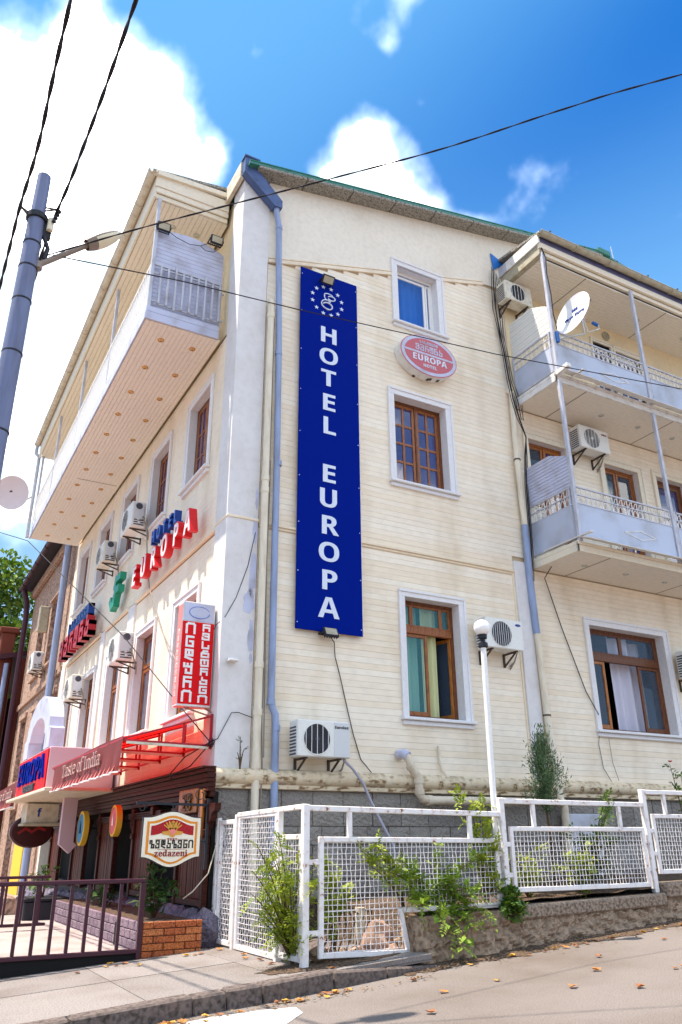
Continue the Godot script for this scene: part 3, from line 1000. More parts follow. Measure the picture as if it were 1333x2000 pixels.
	part(w, "curtain", curtain(FF, 3.60, 3.93, 3.4, 5.3, -0.30, 30.0, 0.03), M.curtain_green)
	part(w, "curtain", curtain(FF, 3.1, 3.6, 3.4, 5.3, -0.42, 30.0, 0.03), M.curtain_teal)
	# wide window under the balcony
	w = group_part(H, "window")
	surround(w, FF, BW, Rect2(7.08, 3.45, 2.24, 2.03))
	outer_frame(w, FF, BW, -0.17, 0.06, M.wood_dark)
	mb = MB.new()
	mb.fb(FF, 7.26, 9.12, 4.74, 4.87, -0.23, -0.15, 0.006)
	part(w, "transom_bar", mb, M.wood_dark)
	sash(w, FF, 7.26, 8.17, 4.87, 5.29, -0.175, 1, 1, 0.04, 0.02, M.wood_dark, M.glass)
	sash(w, FF, 8.17, 9.12, 4.87, 5.29, -0.175, 1, 1, 0.04, 0.02, M.wood_dark, M.glass)
	sash(w, FF, 7.26, 7.68, 3.51, 4.74, -0.175, 1, 1, 0.06, 0.02, M.wood_orange, M.glass)
	sash(w, FF, 8.56, 9.12, 3.51, 4.74, -0.175, 1, 1, 0.06, 0.02, M.wood_dark, M.glass)
	part(w, "curtain", curtain(FF, 8.02, 8.6, 3.4, 5.3, -0.4, 26.0, 0.035), M.curtain_white)
	part(w, "curtain", curtain(FF, 8.62, 9.1, 3.4, 5.3, -0.55, 26.0, 0.03), M.curtain_white)
	# doors and windows behind the balconies
	w = group_part(H, "window")
	surround(w, FF, D1, Rect2(6.08, 6.9, 1.24, 2.26), false, M.cream)
	outer_frame(w, FF, D1, -0.12, 0.06, M.wood)
	sash(w, FF, 6.26, 6.69, 7.0, 8.96, -0.13, 1, 3, 0.06, 0.04, M.wood, M.glass)
	sash(w, FF, 6.71, 7.14, 7.0, 8.96, -0.13, 2, 4, 0.06, 0.04, M.wood_orange, M.dark_glass)
	w = group_part(H, "window")
	surround(w, FF, D2, Rect2(8.12, 7.0, 1.28, 2.09), false, M.cream)
	outer_frame(w, FF, D2, -0.12, 0.06, M.wood)
	sash(w, FF, 8.32, 8.72, 7.06, 8.89, -0.13, 1, 1, 0.055, 0.04, M.wood, M.glass)
	sash(w, FF, 8.74, 9.2, 8.25, 8.89, -0.13, 1, 1, 0.055, 0.04, M.wood, M.glass)
	sash(w, FF, 8.74, 9.2, 7.06, 8.23, -0.13, 2, 2, 0.055, 0.04, M.wood_orange, M.dark_glass)
	part(w, "curtain", curtain(FF, 8.25, 8.72, 7.0, 8.9, -0.32, 30.0, 0.03), M.curtain_teal)
	w = group_part(H, "door")
	surround(w, FF, D3, Rect2(9.72, 6.5, 1.19, 2.62), false, M.cream)
	outer_frame(w, FF, D3, -0.12, 0.06, M.wood_dark)
	sash(w, FF, 9.9, 10.73, 6.5, 8.94, -0.13, 2, 3, 0.1, 0.05, M.wood_dark, M.dark_glass)
	w = group_part(H, "window")
	surround(w, FF, U1, Rect2(8.44, 10.5, 0.74, 1.68), false, M.cream)
	outer_frame(w, FF, U1, -0.1, 0.05, M.white)
	sash(w, FF, 8.55, 9.07, 10.55, 12.05, -0.11, 2, 3, 0.05, 0.03, M.white, M.dark_glass)
	w = group_part(H, "door")
	surround(w, FF, U2, Rect2(9.06, 9.85, 1.03, 2.32), false, M.cream)
	outer_frame(w, FF, U2, -0.1, 0.05, M.white)
	sash(w, FF, 9.2, 9.95, 9.85, 12.0, -0.11, 2, 4, 0.05, 0.03, M.white, M.dark_glass)
	mb = MB.new()
	for h in holes:
		room(mb, FF, h, -0.262, -2.6)
	part(H, "interior", mb, M.room)
	# ---- corner pilaster
	mb = MB.new()
	mb.prism(PackedVector2Array([Vector2(0, 2.55), Vector2(0.50, 2.55), Vector2(0.50, 12.34), Vector2(0, 12.84)]), FF, -0.47, 0.03)
	part(H, "corner_pilaster", mb, M.pilaster)
	mb = MB.new()
	mb.fb(FF, -0.012, 0.512, 6.13, 6.175, -0.48, 0.045, 0.008)
	part(H, "pilaster_band", mb, M.siding2)
	for e in [[0.46, 6.0, 0.05, 0.35], [0.44, 5.3, 0.07, 0.5], [0.40, 4.85, 0.10, 0.28], [0.45, 4.35, 0.05, 0.4], [0.47, 6.5, 0.03, 0.3], [0.46, 4.05, 0.03, 0.12]]:
		mb = MB.new()
		var pp := PackedVector2Array()
		for i in 18:
			var an := TAU * i / 18.0
			var jr := rng.randf_range(0.65, 1.1)
			pp.append(Vector2(minf(e[0] + cos(an) * e[2] * jr, 0.497), e[1] + sin(an) * e[3] * jr * 0.7))
		mb.prism(pp, FF, 0.03, 0.0325)
		part(H, "bare_patch", mb, M.lav)
	# ---- side wall
	var sw := group_part(H, "side_wall")
	var lh := []
	for k in 5:
		var u := -1.1 - 2.33 * k
		lh.append(Rect2(u - 1.2, 7.48, 1.08, 1.66))
		lh.append(Rect2(u - 1.2, 3.45, 1.08, 1.86))
	mb = MB.new()
	rv = MB.new()
	wall_sheet(mb, FL, Rect2(-12.4, 2.45, 11.95, 10.35), lh, -0.072, 0.3, rv)
	part(sw, "wall_sheet", mb, M.backing)
	part(sw, "window_reveal", rv, M.trim, true)
	var FL2 := FL
	FL2.origin += Vector3(0.05, 0, 0)
	boards(sw, FL2, -12.38, -0.47, 2.56, 6.06, lh, pitch, true)
	boards(sw, FL2, -12.38, -0.47, 6.16, 9.75, lh, pitch, true)
	mb = MB.new()
	wall_sheet(mb, FL, Rect2(-12.4, 9.8, 11.95, 2.98), [], -0.05, 0.0)
	part(sw, "upper_plaster", mb, M.warm_plaster)
	for e in [[-4.95, -0.48], [-7.45, -5.5], [-11.85, -7.9]]:
		mb = MB.new()
		mb.fb(FL, e[0], e[1], 6.08, 6.15, -0.06, 0.0, 0.006)
		part(sw, "belt_moulding", mb, M.belt)
	for e in [[-5.48, -5.0], [-7.85, -7.5], [-12.4, -11.9]]:
		mb = MB.new()
		mb.fb(FL, e[0], e[1], 2.55, 6.1, -0.06, -0.01, 0.008)
		part(sw, "pilaster", mb, M.pilaster)
	for k in 10:
		var h: Rect2 = lh[k]
		w = group_part(H, "window")
		surround(w, FL2, h, Rect2(h.position.x - 0.12, h.position.y, h.size.x + 0.24, h.size.y + 0.12), true)
		outer_frame(w, FL2, h, -0.12, 0.06, M.wood_dark)
		var c := h.get_center().x
		if k % 2 == 0:
			sash(w, FL2, h.position.x + 0.06, c, h.position.y + 0.06, h.end.y - 0.06, -0.125, 2, 3, 0.06, 0.04, M.wood, M.dark_glass)
			sash(w, FL2, c, h.end.x - 0.06, h.position.y + 0.06, h.end.y - 0.06, -0.125, 2, 3, 0.06, 0.04, M.wood, M.dark_glass)
		else:
			sash(w, FL2, h.position.x + 0.06, h.end.x - 0.06, h.end.y - 0.62, h.end.y - 0.06, -0.125, 1, 1, 0.06, 0.04, M.wood, M.glass)
			sash(w, FL2, h.position.x + 0.06, c, h.position.y + 0.06, h.end.y - 0.64, -0.125, 1, 1, 0.06, 0.04, M.wood, M.glass)
			sash(w, FL2, c, h.end.x - 0.06, h.position.y + 0.06, h.end.y - 0.64, -0.125, 1, 1, 0.06, 0.04, M.wood, M.glass)
			part(w, "curtain", curtain(FL2, h.position.x, h.end.x, h.position.y, h.end.y, -0.4, 26.0, 0.03), M.curtain_white)
	mb = MB.new()
	for h in lh:
		room(mb, FL, h, -0.38, -2.2)
	part(H, "interior", mb, M.room)
	# far end and back, so that the house is closed
	mb = MB.new()
	mb.bx(0.06, 13.4, 0.2, 12.8, -12.6, -12.4)
	mb.bx(13.4, 13.6, 0.2, 12.8, -12.4, -0.05)
	part(H, "back_wall", mb, M.plaster)
	# ---- cornice and plinth
	mb = MB.new()
	mb.tube([Vector3(-0.02, 2.455, 0.06), Vector3(2.0, 2.46, 0.06), Vector3(5.0, 2.465, 0.06), Vector3(13.0, 2.47, 0.06)], 0.105, 16)
	mb.bx(-0.05, 13.0, 2.30, 2.37, -0.02, 0.10, 0.01)
	mb.tube([Vector3(-0.02, 2.455, 0.06), Vector3(-0.02, 2.455, -0.5)], 0.104, 12)
	part(H, "cornice", mb, M.cornice)
	var pl := group_part(H, "plinth")
	mb = MB.new()
	mb.bx(0.03, 13.0, 0.2, 2.305, -0.5, 0.02)
	part(pl, "plinth_core", mb, M.mortar)
	var courses := [[2.295, 1.85], [1.84, 1.615], [1.605, 1.19], [1.18, 0.96], [0.95, 0.42]]
	var kk := 0
	for cr in courses:
		var x := 0.03 if kk % 2 == 0 else -0.2
		var bw := 0.478
		if cr[0] - cr[1] < 0.3: bw = 0.36
		while x < 9.0:
			var a := maxf(x, 0.03)
			var b := x + bw - 0.012
			var s := MB.new()
			var o := rng.randf_range(-0.008, 0.008)
			rough_block(s, a, b, cr[1], cr[0], 0.0, 0.05 + o)
			part(pl, "plinth_block", s, [M.block, M.block2, M.block3][rng.randi() % 3])
			x += bw
		kk += 1
	# ---- roof
	roofs(H)
	balconies(H)
	cafe_front(H)

func rough_block(s: MB, x0: float, x1: float, y0: float, y1: float, z0: float, z1: float) -> void:
	# a face of 3 x 3 points pushed in and out, with worn edges
	var nx := 3
	var ny := 3
	var g := []
	for j in ny + 1:
		var row := []
		for i in nx + 1:
			var e := i == 0 or j == 0 or i == nx or j == ny
			row.append(Vector3(lerpf(x0, x1, float(i) / nx), lerpf(y0, y1, float(j) / ny), z1 - 0.014 if e else z1 + rng.randf_range(-0.008, 0.012)))
		g.append(row)
	for j in ny:
		for i in nx:
			s.quad(g[j][i], g[j][i + 1], g[j + 1][i + 1], g[j + 1][i])
	var zz := z1 - 0.014
	s.quad(Vector3(x0, y0, z0), Vector3(x1, y0, z0), Vector3(x1, y0, zz), Vector3(x0, y0, zz))
	s.quad(Vector3(x0, y1, zz), Vector3(x1, y1, zz), Vector3(x1, y1, z0), Vector3(x0, y1, z0))
	s.quad(Vector3(x0, y0, z0), Vector3(x0, y0, zz), Vector3(x0, y1, zz), Vector3(x0, y1, z0))
	s.quad(Vector3(x1, y0, zz), Vector3(x1, y0, z0), Vector3(x1, y1, z0), Vector3(x1, y1, zz))

func roofs(H: Node3D) -> void:
	# verge of the street gable
	var mb := MB.new()
	var a := Vector3(0.16, 12.895, 0.15)
	var b := Vector3(9.0, 14.54, 0.15)
	var segs := 9
	for i in segs:
		var p := a.lerp(b, float(i) / segs + 0.001)
		var q := a.lerp(b, float(i + 1) / segs - 0.001)
		mb.bar(p, q, 0.31, 0.07, Vector3.UP, 0.012)
	part(H, "verge", mb, M.verge)
	mb = MB.new()
	var F := FF
	mb.prism(PackedVector2Array([Vector2(-0.02, 12.95), Vector2(9.0, 14.63), Vector2(20, 12.75), Vector2(20, 12.69), Vector2(9.0, 14.57), Vector2(-0.02, 12.89)]), F, -12.7, 0.30)
	part(H, "roof", mb, M.roof)
	mb = MB.new()
	mb.bar(Vector3(-0.02, 12.96, 0.30), Vector3(9.0, 14.64, 0.30), 0.02, 0.02)
	part(H, "roof_edge", mb, M.roof_green)
	mb = MB.new()
	mb.prism(PackedVector2Array([Vector2(6.5, 12.78), Vector2(13.4, 12.78), Vector2(13.4, 13.75), Vector2(9.0, 14.5), Vector2(6.5, 14.05)]), FF, -0.06, -0.02)
	part(H, "gable_wall", mb, M.verge)
	mb = MB.new()
	mb.bx(8.85, 9.25, 14.55, 14.72, -0.9, 0.33, 0.02)
	part(H, "ridge_cap", mb, M.roof_green)
	mb = MB.new()
	mb.tube([Vector3(9.5, 14.5, 0.2), Vector3(9.45, 15.05, 0.2)], 0.012, 5)
	part(H, "antenna_rod", mb, M.chrome)
	# blue metal gutter end that drops along the top of the corner pilaster
	mb = MB.new()
	mb.prism(PackedVector2Array([Vector2(-0.07, 13.12), Vector2(-0.07, 12.78), Vector2(0.53, 12.24), Vector2(0.68, 12.24), Vector2(0.68, 12.40), Vector2(0.19, 12.90), Vector2(0.19, 13.12)]), FF, 0.04, 0.20)
	mb.bx(-0.09, 0.21, 13.12, 13.15, 0.03, 0.22)
	part(H, "corner_gutter", mb, M.flash_blue)
	mb = MB.new()
	mb.bx(-0.10, -0.03, 12.74, 13.1, -0.75, 0.05)
	part(H, "corner_flashing", mb, M.gutter_cream)
	# roof over the side balcony
	mb = MB.new()
	mb.bx(-1.40, 0.0, 12.480, 12.540, -12.5, -0.74)
	mb.prism(PackedVector2Array([Vector2(-1.5, 12.840), Vector2(0.0, 13.060), Vector2(0.0, 13.120), Vector2(-1.5, 12.900)]), FF, -12.55, -0.66)
	part(H, "side_roof", mb, M.verge)
	mb = MB.new()
	mb.bx(-1.42, -1.38, 12.340, 12.840, -12.5, -0.72)
	mb.bx(-1.42, -0.02, 12.560, 12.820, -0.72, -0.68, 0.006)
	mb.prism(PackedVector2Array([Vector2(-1.44, 12.780), Vector2(-0.02, 12.860), Vector2(-0.02, 12.960), Vector2(-1.44, 12.880)]), FF, -0.70, -0.63)
	mb.bx(-1.40, -0.02, 12.440, 12.560, -0.74, -0.70, 0.006)
	mb.bx(-1.38, -0.02, 12.340, 12.440, -0.78, -0.74, 0.006)
	part(H, "side_fascia", mb, M.cream)
	mb = MB.new()
	for i in 15:
		mb.bx(-1.37 + i * 0.0915, -1.285 + i * 0.0915, 12.325, 12.340, -12.4, -0.78)
	part(H, "side_eaves_boards", mb, M.soffit, true)
	mb = MB.new()
	half_gutter(mb, Vector3(-1.5, 12.820, -0.6), Vector3(-1.5, 12.820, -12.6), 0.075)
	part(H, "side_gutter", mb, M.gutter_cream)
	mb = MB.new()
	mb.tube([Vector3(-1.5, 12.770, -12.55), Vector3(-1.5, 12.520, -12.6), Vector3(-1.4, 12.4, -12.55), Vector3(-1.4, 9.8, -12.5)], 0.05, 8)
	part(H, "far_downpipe", mb, M.lav_metal)
	# roof over the street balcony
	mb = MB.new()
	mb.prism(PackedVector2Array([Vector2(0.0, 13.34), Vector2(1.3, 13.12), Vector2(1.3, 13.07), Vector2(0.0, 13.28)]), Transform3D(Basis(Vector3(0, 0, 1), Vector3(0, 1, 0), Vector3(-1, 0, 0)), Vector3.ZERO), -13.6, -5.9)
	part(H, "front_roof", mb, M.verge)
	mb = MB.new()
	half_gutter(mb, Vector3(5.86, 13.05, 1.33), Vector3(13.6, 13.05, 1.33), 0.075)
	part(H, "front_gutter", mb, M.gutter)
	mb = MB.new()
	for i in 8:
		mb = MB.new()
		mb.bar(Vector3(6.1 + i * 0.95, 13.1, 1.24), Vector3(6.1 + i * 0.95, 13.1, 1.42), 0.03, 0.02)
		part(H, "gutter_bracket", mb, M.iron)
	mb = MB.new()
	mb.bx(5.93, 13.6, 12.90, 13.06, 1.19, 1.22)
	part(H, "fascia_board", mb, M.fascia_blue)
	mb = MB.new()
	mb.bx(5.93, 13.6, 12.76, 12.90, 1.17, 1.235, 0.006)
	mb.bx(5.98, 13.6, 12.66, 12.757, 1.10, 1.17, 0.006)
	part(H, "front_fascia", mb, M.cream)
	mb = MB.new()
	mb.bx(5.90, 5.94, 12.86, 13.10, 0.25, 1.25, 0.004)
	part(H, "end_fascia", mb, M.flash)
	mb = MB.new()
	mb.bx(5.90, 5.94, 12.86, 13.10, 0.0, 0.248, 0.004)
	part(H, "end_fascia_metal", mb, M.lav_metal)
	mb = MB.new()
	mb.bx(5.94, 6.06, 12.62, 12.86, 0.0, 1.2, 0.004)
	part(H, "end_beam", mb, M.gutter)
	mb = MB.new()
	for i in 14:
		mb.bx(6.06, 13.5, 12.60, 12.62, 0.005 + i * 0.079, 0.078 + i * 0.079)
	part(H, "eaves_boards", mb, M.soffit, true)
	mb = MB.new()
	for i in 3:
		mb = MB.new()
		mb.bx(7.3 + i * 2.45, 7.325 + i * 2.45, 12.597, 12.603, 0.0, 1.1)
		part(H, "board_joint", mb, M.seam)

func half_gutter(mb: MB, p: Vector3, q: Vector3, r: float) -> void:
	var z := (q - p).normalized()
	var x := Vector3.UP.cross(z).normalized()
	var k := 10
	for i in k:
		var a0 := PI + PI * i / k
		var a1 := PI + PI * (i + 1) / k
		for rr in [r, r - 0.006]:
			var c0: Vector3 = x * cos(a0) * rr + Vector3.UP * sin(a0) * rr
			var c1: Vector3 = x * cos(a1) * rr + Vector3.UP * sin(a1) * rr
			mb.quado(p + c0, p + c1, q + c1, q + c0, (c0 + c1) * (1.0 if rr == r else -1.0))
	var l := (q - p).length()
	var m := int(l / 0.9)
	for i in m + 1:
		var c := p.lerp(q, clampf(float(i) / m, 0.004, 0.996))
		var prev := Vector3.ZERO
		for j in k + 1:
			var a := PI + PI * j / k
			var e := c + (x * cos(a) + Vector3.UP * sin(a)) * (r + 0.006)
			if j > 0: mb.bar(prev, e, 0.03, 0.012, z)
			prev = e
	mb.tube([p + x * r, q + x * r], 0.012, 6)
	mb.tube([p - x * r, q - x * r], 0.012, 6)

func balconies(H: Node3D) -> void:
	# ---- two balconies on the street front, one above the other
	for k in 2:
		var y: float = [6.24, 9.64][k]
		var B := group_part(H, "balcony")
		var mb := MB.new()
		mb.bx(5.97, 13.5, y + 0.02, y + 0.15, 0.0, 1.16)
		part(B, "slab", mb, M.cream)
		mb = MB.new()
		for i in 15:
			mb.bx(5.98, 13.5, y, y + 0.02, 0.004 + i * 0.0775, 0.0775 + i * 0.0775)
		part(B, "soffit_boards", mb, M.soffit, true)
		mb = MB.new()
		for i in 3:
			mb = MB.new()
			mb.bx(6.75 + i * 2.45, 6.775 + i * 2.45, y - 0.003, y + 0.004, 0.01, 1.15)
			part(B, "board_joint", mb, M.seam)
		mb = MB.new()
		mb.bx(5.93, 5.968, y - 0.02, y + 0.10, 0.0, 1.2, 0.005)
		mb.bx(5.93, 13.5, y - 0.02, y + 0.10, 1.162, 1.20, 0.005)
		mb.bx(5.93, 5.968, y + 0.103, y + 0.17, 0.0, 1.22, 0.005)
		mb.bx(5.93, 13.5, y + 0.103, y + 0.16, 1.162, 1.215, 0.005)
		part(B, "slab_fascia", mb, M.cream if k == 0 else M.flash)
		# drip flashing, bent up and loose at the corner
		mb = MB.new()
		if k == 0:
			mb.box(Vector3(5.985, y + 0.24, 0.95), Vector3(0.10, 0.02, 1.12), Basis(Vector3.BACK, 0.12), 0.0)
			mb.box(Vector3(9.6, y + 0.19, 1.33), Vector3(7.3, 0.012, 0.26), Basis(Vector3.RIGHT, 0.35), 0.0)
		else:
			mb.box(Vector3(5.99, y + 0.15, 1.33), Vector3(0.10, 0.09, 0.36), Basis(Vector3.RIGHT, -0.12), 0.004)
			mb.box(Vector3(9.6, y + 0.16, 1.32), Vector3(7.3, 0.012, 0.22), Basis(Vector3.RIGHT, 0.35), 0.0)
			mb.bar(Vector3(6.3, y + 0.12, 1.24), Vector3(6.35, y + 0.17, 1.52), 0.06, 0.012)
		part(B, "drip_flashing", mb, M.flash)
		var pb := y + 0.29
		var pt := y + 0.88 if k == 0 else y + 0.82
		var rt := y + 1.22 if k == 0 else y + 1.14
		for x in [6.0, 8.52, 11.05]:
			mb = MB.new()
			mb.bx(x - 0.035, x + 0.035, y + 0.16, [9.62, 12.66][k], 1.17, 1.24, 0.006)
			part(B, "post", mb, M.lav_metal)
			if x > 6.1:
				mb = MB.new()
				mb.bx(x + 0.06, x + 0.10, y + 0.2, rt, 1.18, 1.22, 0.004)
				part(B, "rail_post", mb, M.lav_metal)
		for s in [[6.05, 8.47], [8.64, 11.0], [11.1, 13.4]]:
			mb = MB.new()
			mb.bx(s[0], s[1], pb, pt, 1.195, 1.21)
			part(B, "panel", mb, M.sky_panel)
			mb = MB.new()
			mb.bx(s[0], s[1], pb - 0.03, pb, 1.185, 1.22)
			mb.bx(s[0], s[1], pt, pt + 0.022, 1.185, 1.22)
			mb.bx(s[0], s[1], rt - 0.025, rt, 1.185, 1.22)
			mb.bx(s[0], s[1], (pt + rt) * 0.5 - 0.005, (pt + rt) * 0.5 + 0.012, 1.188, 1.216)
			part(B, "rail", mb, M.lav_metal)
			lattice(B, FF, s[0], s[1], pt + 0.022, (pt + rt) * 0.5, rt - 0.025, 1.202)
			if s[0] < 6.1:
				mb = MB.new()
				var cx := 7.55
				var cy := (pb + pt) * 0.5 - 0.05
				var r4 := [Vector3(cx - 0.42, cy, 1.214), Vector3(cx, cy + 0.09, 1.214), Vector3(cx + 0.42, cy, 1.214), Vector3(cx, cy - 0.09, 1.214)]
				for i in 4: mb.bar(r4[i], r4[(i + 1) % 4], 0.014, 0.012, Vector3.BACK)
				part(B, "diamond", mb, M.flash)
		# end towards the corner of the house: board screen above, lattice, panel below
		var FE := Transform3D(Basis(Vector3(0, 0, 1), Vector3(0, 1, 0), Vector3(-1, 0, 0)), Vector3(5.99, 0, 0))
		mb = MB.new()
		mb.fb(FE, 0.09, 1.15, pb - 0.02, pt - 0.02, -0.008, 0.008)
		part(B, "end_panel", mb, M.sky_panel)
		mb = MB.new()
		mb.fb(FE, 0.04, 1.17, rt - 0.03, rt, -0.015, 0.015)
		mb.fb(FE, 0.04, 1.17, pt - 0.02, pt, -0.015, 0.015)
		mb.fb(FE, 0.04, 1.17, (pt + rt) * 0.5 - 0.005, (pt + rt) * 0.5 + 0.012, -0.012, 0.012)
		mb.fb(FE, 0.05, 0.09, pb - 0.08, rt, -0.02, 0.02)
		mb.fb(FE, 1.10, 1.13, pb - 0.04, rt, -0.02, 0.02)
		mb.fb(FE, 0.05, 1.16, pb - 0.06, pb - 0.02, -0.015, 0.015)
		part(B, "end_rail", mb, M.lav_metal)
		lattice(B, FE, 0.09, 1.10, pt, (pt + rt) * 0.5, rt - 0.03, 0.0)
		var top := [8.26, 11.62]
		var n := 12
		var y0 := rt + 0.01
		for i in n:
			var a: float = y0 + (top[k] - y0) * i / n
			var bq: float = y0 + (top[k] - y0) * (i + 1) / n - 0.010
			mb = MB.new()
			var lo: float = [8.06, 11.37][k]
			var e0 := lerpf(1.16, 0.70, clampf((a - lo) / (top[k] - lo), 0, 1))
			var e1 := lerpf(1.16, 0.70, clampf((bq - lo) / (top[k] - lo), 0, 1))
			mb.prism(PackedVector2Array([Vector2(0.06, a), Vector2(e0, a), Vector2(e1, bq), Vector2(0.06, bq)]), FE, -0.008 - 0.002 * (i % 2), 0.008 + 0.002 * (i % 2))
			part(B, "screen_board", mb, M.lav if k == 0 else M.ac_white)
		# downlights in the soffit
		for i in 6:
			downlight(B, Vector3(6.9 + i * 1.05 - 0.25, y - 0.001, 0.62), M.chrome)
	var E2 := group_part(H, "eaves_lights")
	for i in 5:
		downlight(E2, Vector3(7.9 + i * 1.5, 12.599, 0.6), M.chrome)
	# ---- long balcony on the side front
	var B := group_part(H, "balcony")
	var mb := MB.new()
	mb.bx(-1.33, -0.05, 9.745, 9.98, -12.35, -0.74)
	part(B, "slab", mb, M.cream)
	mb = MB.new()
	for i in 17:
		mb.bx(-1.325 + i * 0.0775, -1.252 + i * 0.0775, 9.72, 9.745, -12.33, -0.76)
	part(B, "soffit_boards", mb, M.soffit, true)
	mb = MB.new()
	mb.bx(-1.0, -0.06, 9.716, 9.73, -7.62, -7.6)
	part(B, "board_joint", mb, M.seam)
	mb = MB.new()
	mb.bx(-1.36, -0.06, 9.72, 9.87, -0.74, -0.71, 0.006)
	mb.bx(-1.36, -1.33, 9.72, 9.87, -12.38, -0.74, 0.006)
	mb.bx(-1.345, -0.06, 9.875, 9.985, -0.735, -0.715, 0.006)
	mb.bx(-1.345, -1.325, 9.875, 9.985, -12.36, -0.735, 0.006)
	part(B, "slab_fascia", mb, M.lav)
	for z in [-0.76, -3.61, -6.6, -9.6, -12.3]:
		mb = MB.new()
		mb.bx(-1.335, -1.275, 9.98, 12.36, z - 0.03, z + 0.03, 0.006)
		part(B, "post", mb, M.lav_metal)
	# end railing, nine square bars
	mb = MB.new()
	mb.bx(-1.28, -0.06, 10.86, 10.90, -0.755, -0.715, 0.005)
	mb.bx(-1.18, -0.08, 10.80, 10.83, -0.75, -0.72, 0.004)
	mb.bx(-1.18, -0.08, 10.06, 10.09, -0.75, -0.72, 0.004)
	for yy in [10.10, 10.68]:
		mb.bx(-1.28, -1.18, yy, yy + 0.03, -0.75, -0.72, 0.004)
		mb.bx(-0.08, -0.0, yy, yy + 0.03, -0.75, -0.72, 0.004)
	part(B, "end_rail", mb, M.lav_metal)
	for i in 9:
		mb = MB.new()
		var x := -1.165 + i * 0.134
		var long := i == 2 or i == 6
		mb.bx(x - 0.018, x + 0.018, 10.0 if long else 10.06, 10.94 if long else 10.83, -0.715, -0.679, 0.004)
		part(B, "baluster", mb, M.lav_metal)
	# board screen behind the end railing, its top curved
	mb = MB.new()
	var pts := PackedVector2Array([Vector2(-1.27, 9.99), Vector2(-0.02, 9.99), Vector2(-0.02, 11.62)])
	for i in 9:
		var t := i / 8.0
		pts.append(Vector2(lerpf(-0.1, -1.27, t), 11.66 + 0.16 * sin(PI * clampf(t * 0.9, 0, 1)) * (1.0 - 0.3 * t)))
	mb.prism(pts, FF, -0.83, -0.815)
	part(B, "end_screen", mb, M.lav)
	mb = MB.new()
	for i in 19:
		mb.bx(-1.27, -0.03, 10.0 + i * 0.086, 10.078 + i * 0.086, -0.817, -0.810)
	part(B, "screen_boards", mb, M.lav, true)
	# long railing
	mb = MB.new()
	mb.bx(-1.335, -1.295, 10.86, 10.90, -12.3, -0.79)
	mb.bx(-1.33, -1.30, 10.06, 10.09, -12.3, -0.79)
	for i in 98:
		var z := -0.85 - i * 0.1165
		mb.bx(-1.33, -1.30, 10.09, 10.86, z - 0.014, z + 0.014)
	part(B, "long_railing", mb, M.white, true)
	mb = MB.new()
	mb.bx(-1.295, -1.285, 10.0, 10.84, -12.3, -0.8)
	part(B, "long_screen", mb, M.white)
	for i in 12:
		for x in [-0.93, -0.36]:
			downlight(B, Vector3(x, 9.719, -1.21 - i * 0.966), M.gold)
	E2 = group_part(H, "side_eaves_lights")
	for i in 6:
		for x in [-0.89, -0.43]:
			downlight(E2, Vector3(x, 12.324, -1.3 - i * 1.9), M.chrome)

func downlight(p: Node3D, at: Vector3, mt: Material) -> void:
	var mb := MB.new()
	var T := Transform3D(Basis(Vector3(1, 0, 0), Vector3(0, -1, 0), Vector3(0, 0, -1)), at)
	mb.lathe(T, [Vector2(0.058, 0.0), Vector2(0.055, 0.012), Vector2(0.04, 0.014), Vector2(0.036, -0.012), Vector2(0.0, -0.014)], 12)
	mb.lathe(T, [Vector2(0.018, 0.012), Vector2(0.0, 0.016)], 8)
	part(p, "downlight", mb, mt)

# a strip of scrollwork: arches below, S scrolls above, with uprights between
func lattice(p: Node3D, F: Transform3D, u0: float, u1: float, v0: float, v1: float, v2: float, w: float) -> void:
	var n := int(round((u1 - u0) / 0.125))
	var du := (u1 - u0) / n
	for i in n:
		var mb := MB.new()
		var a := u0 + du * i
		mb.fb(F, a + du - 0.008, a + du + 0.004, v0, v2, w - 0.006, w + 0.006)
		var hh := v1 - v0
		var prev := Vector2.ZERO
		for j in 7:
			var t := PI * j / 6.0
			var q := Vector2(a + du * 0.5 - cos(t) * du * 0.40, v0 + sin(t) * hh * 0.85)
			if j > 0: mb.bar(F * Vector3(prev.x, prev.y, w), F * Vector3(q.x, q.y, w), 0.011, 0.011, F.basis.z)
			prev = q
		for j in 8:
			var t := j / 7.0
			var q := Vector2(a + du * (0.1 + 0.8 * t), lerpf(v1 + 0.02, v2 - 0.02, 0.5 + 0.5 * sin((t - 0.5) * TAU * 0.75)))
			if j > 0: mb.bar(F * Vector3(prev.x, prev.y, w), F * Vector3(q.x, q.y, w), 0.009, 0.009, F.basis.z)
			prev = q
		part(p, "lattice_scroll", mb, M.flash)

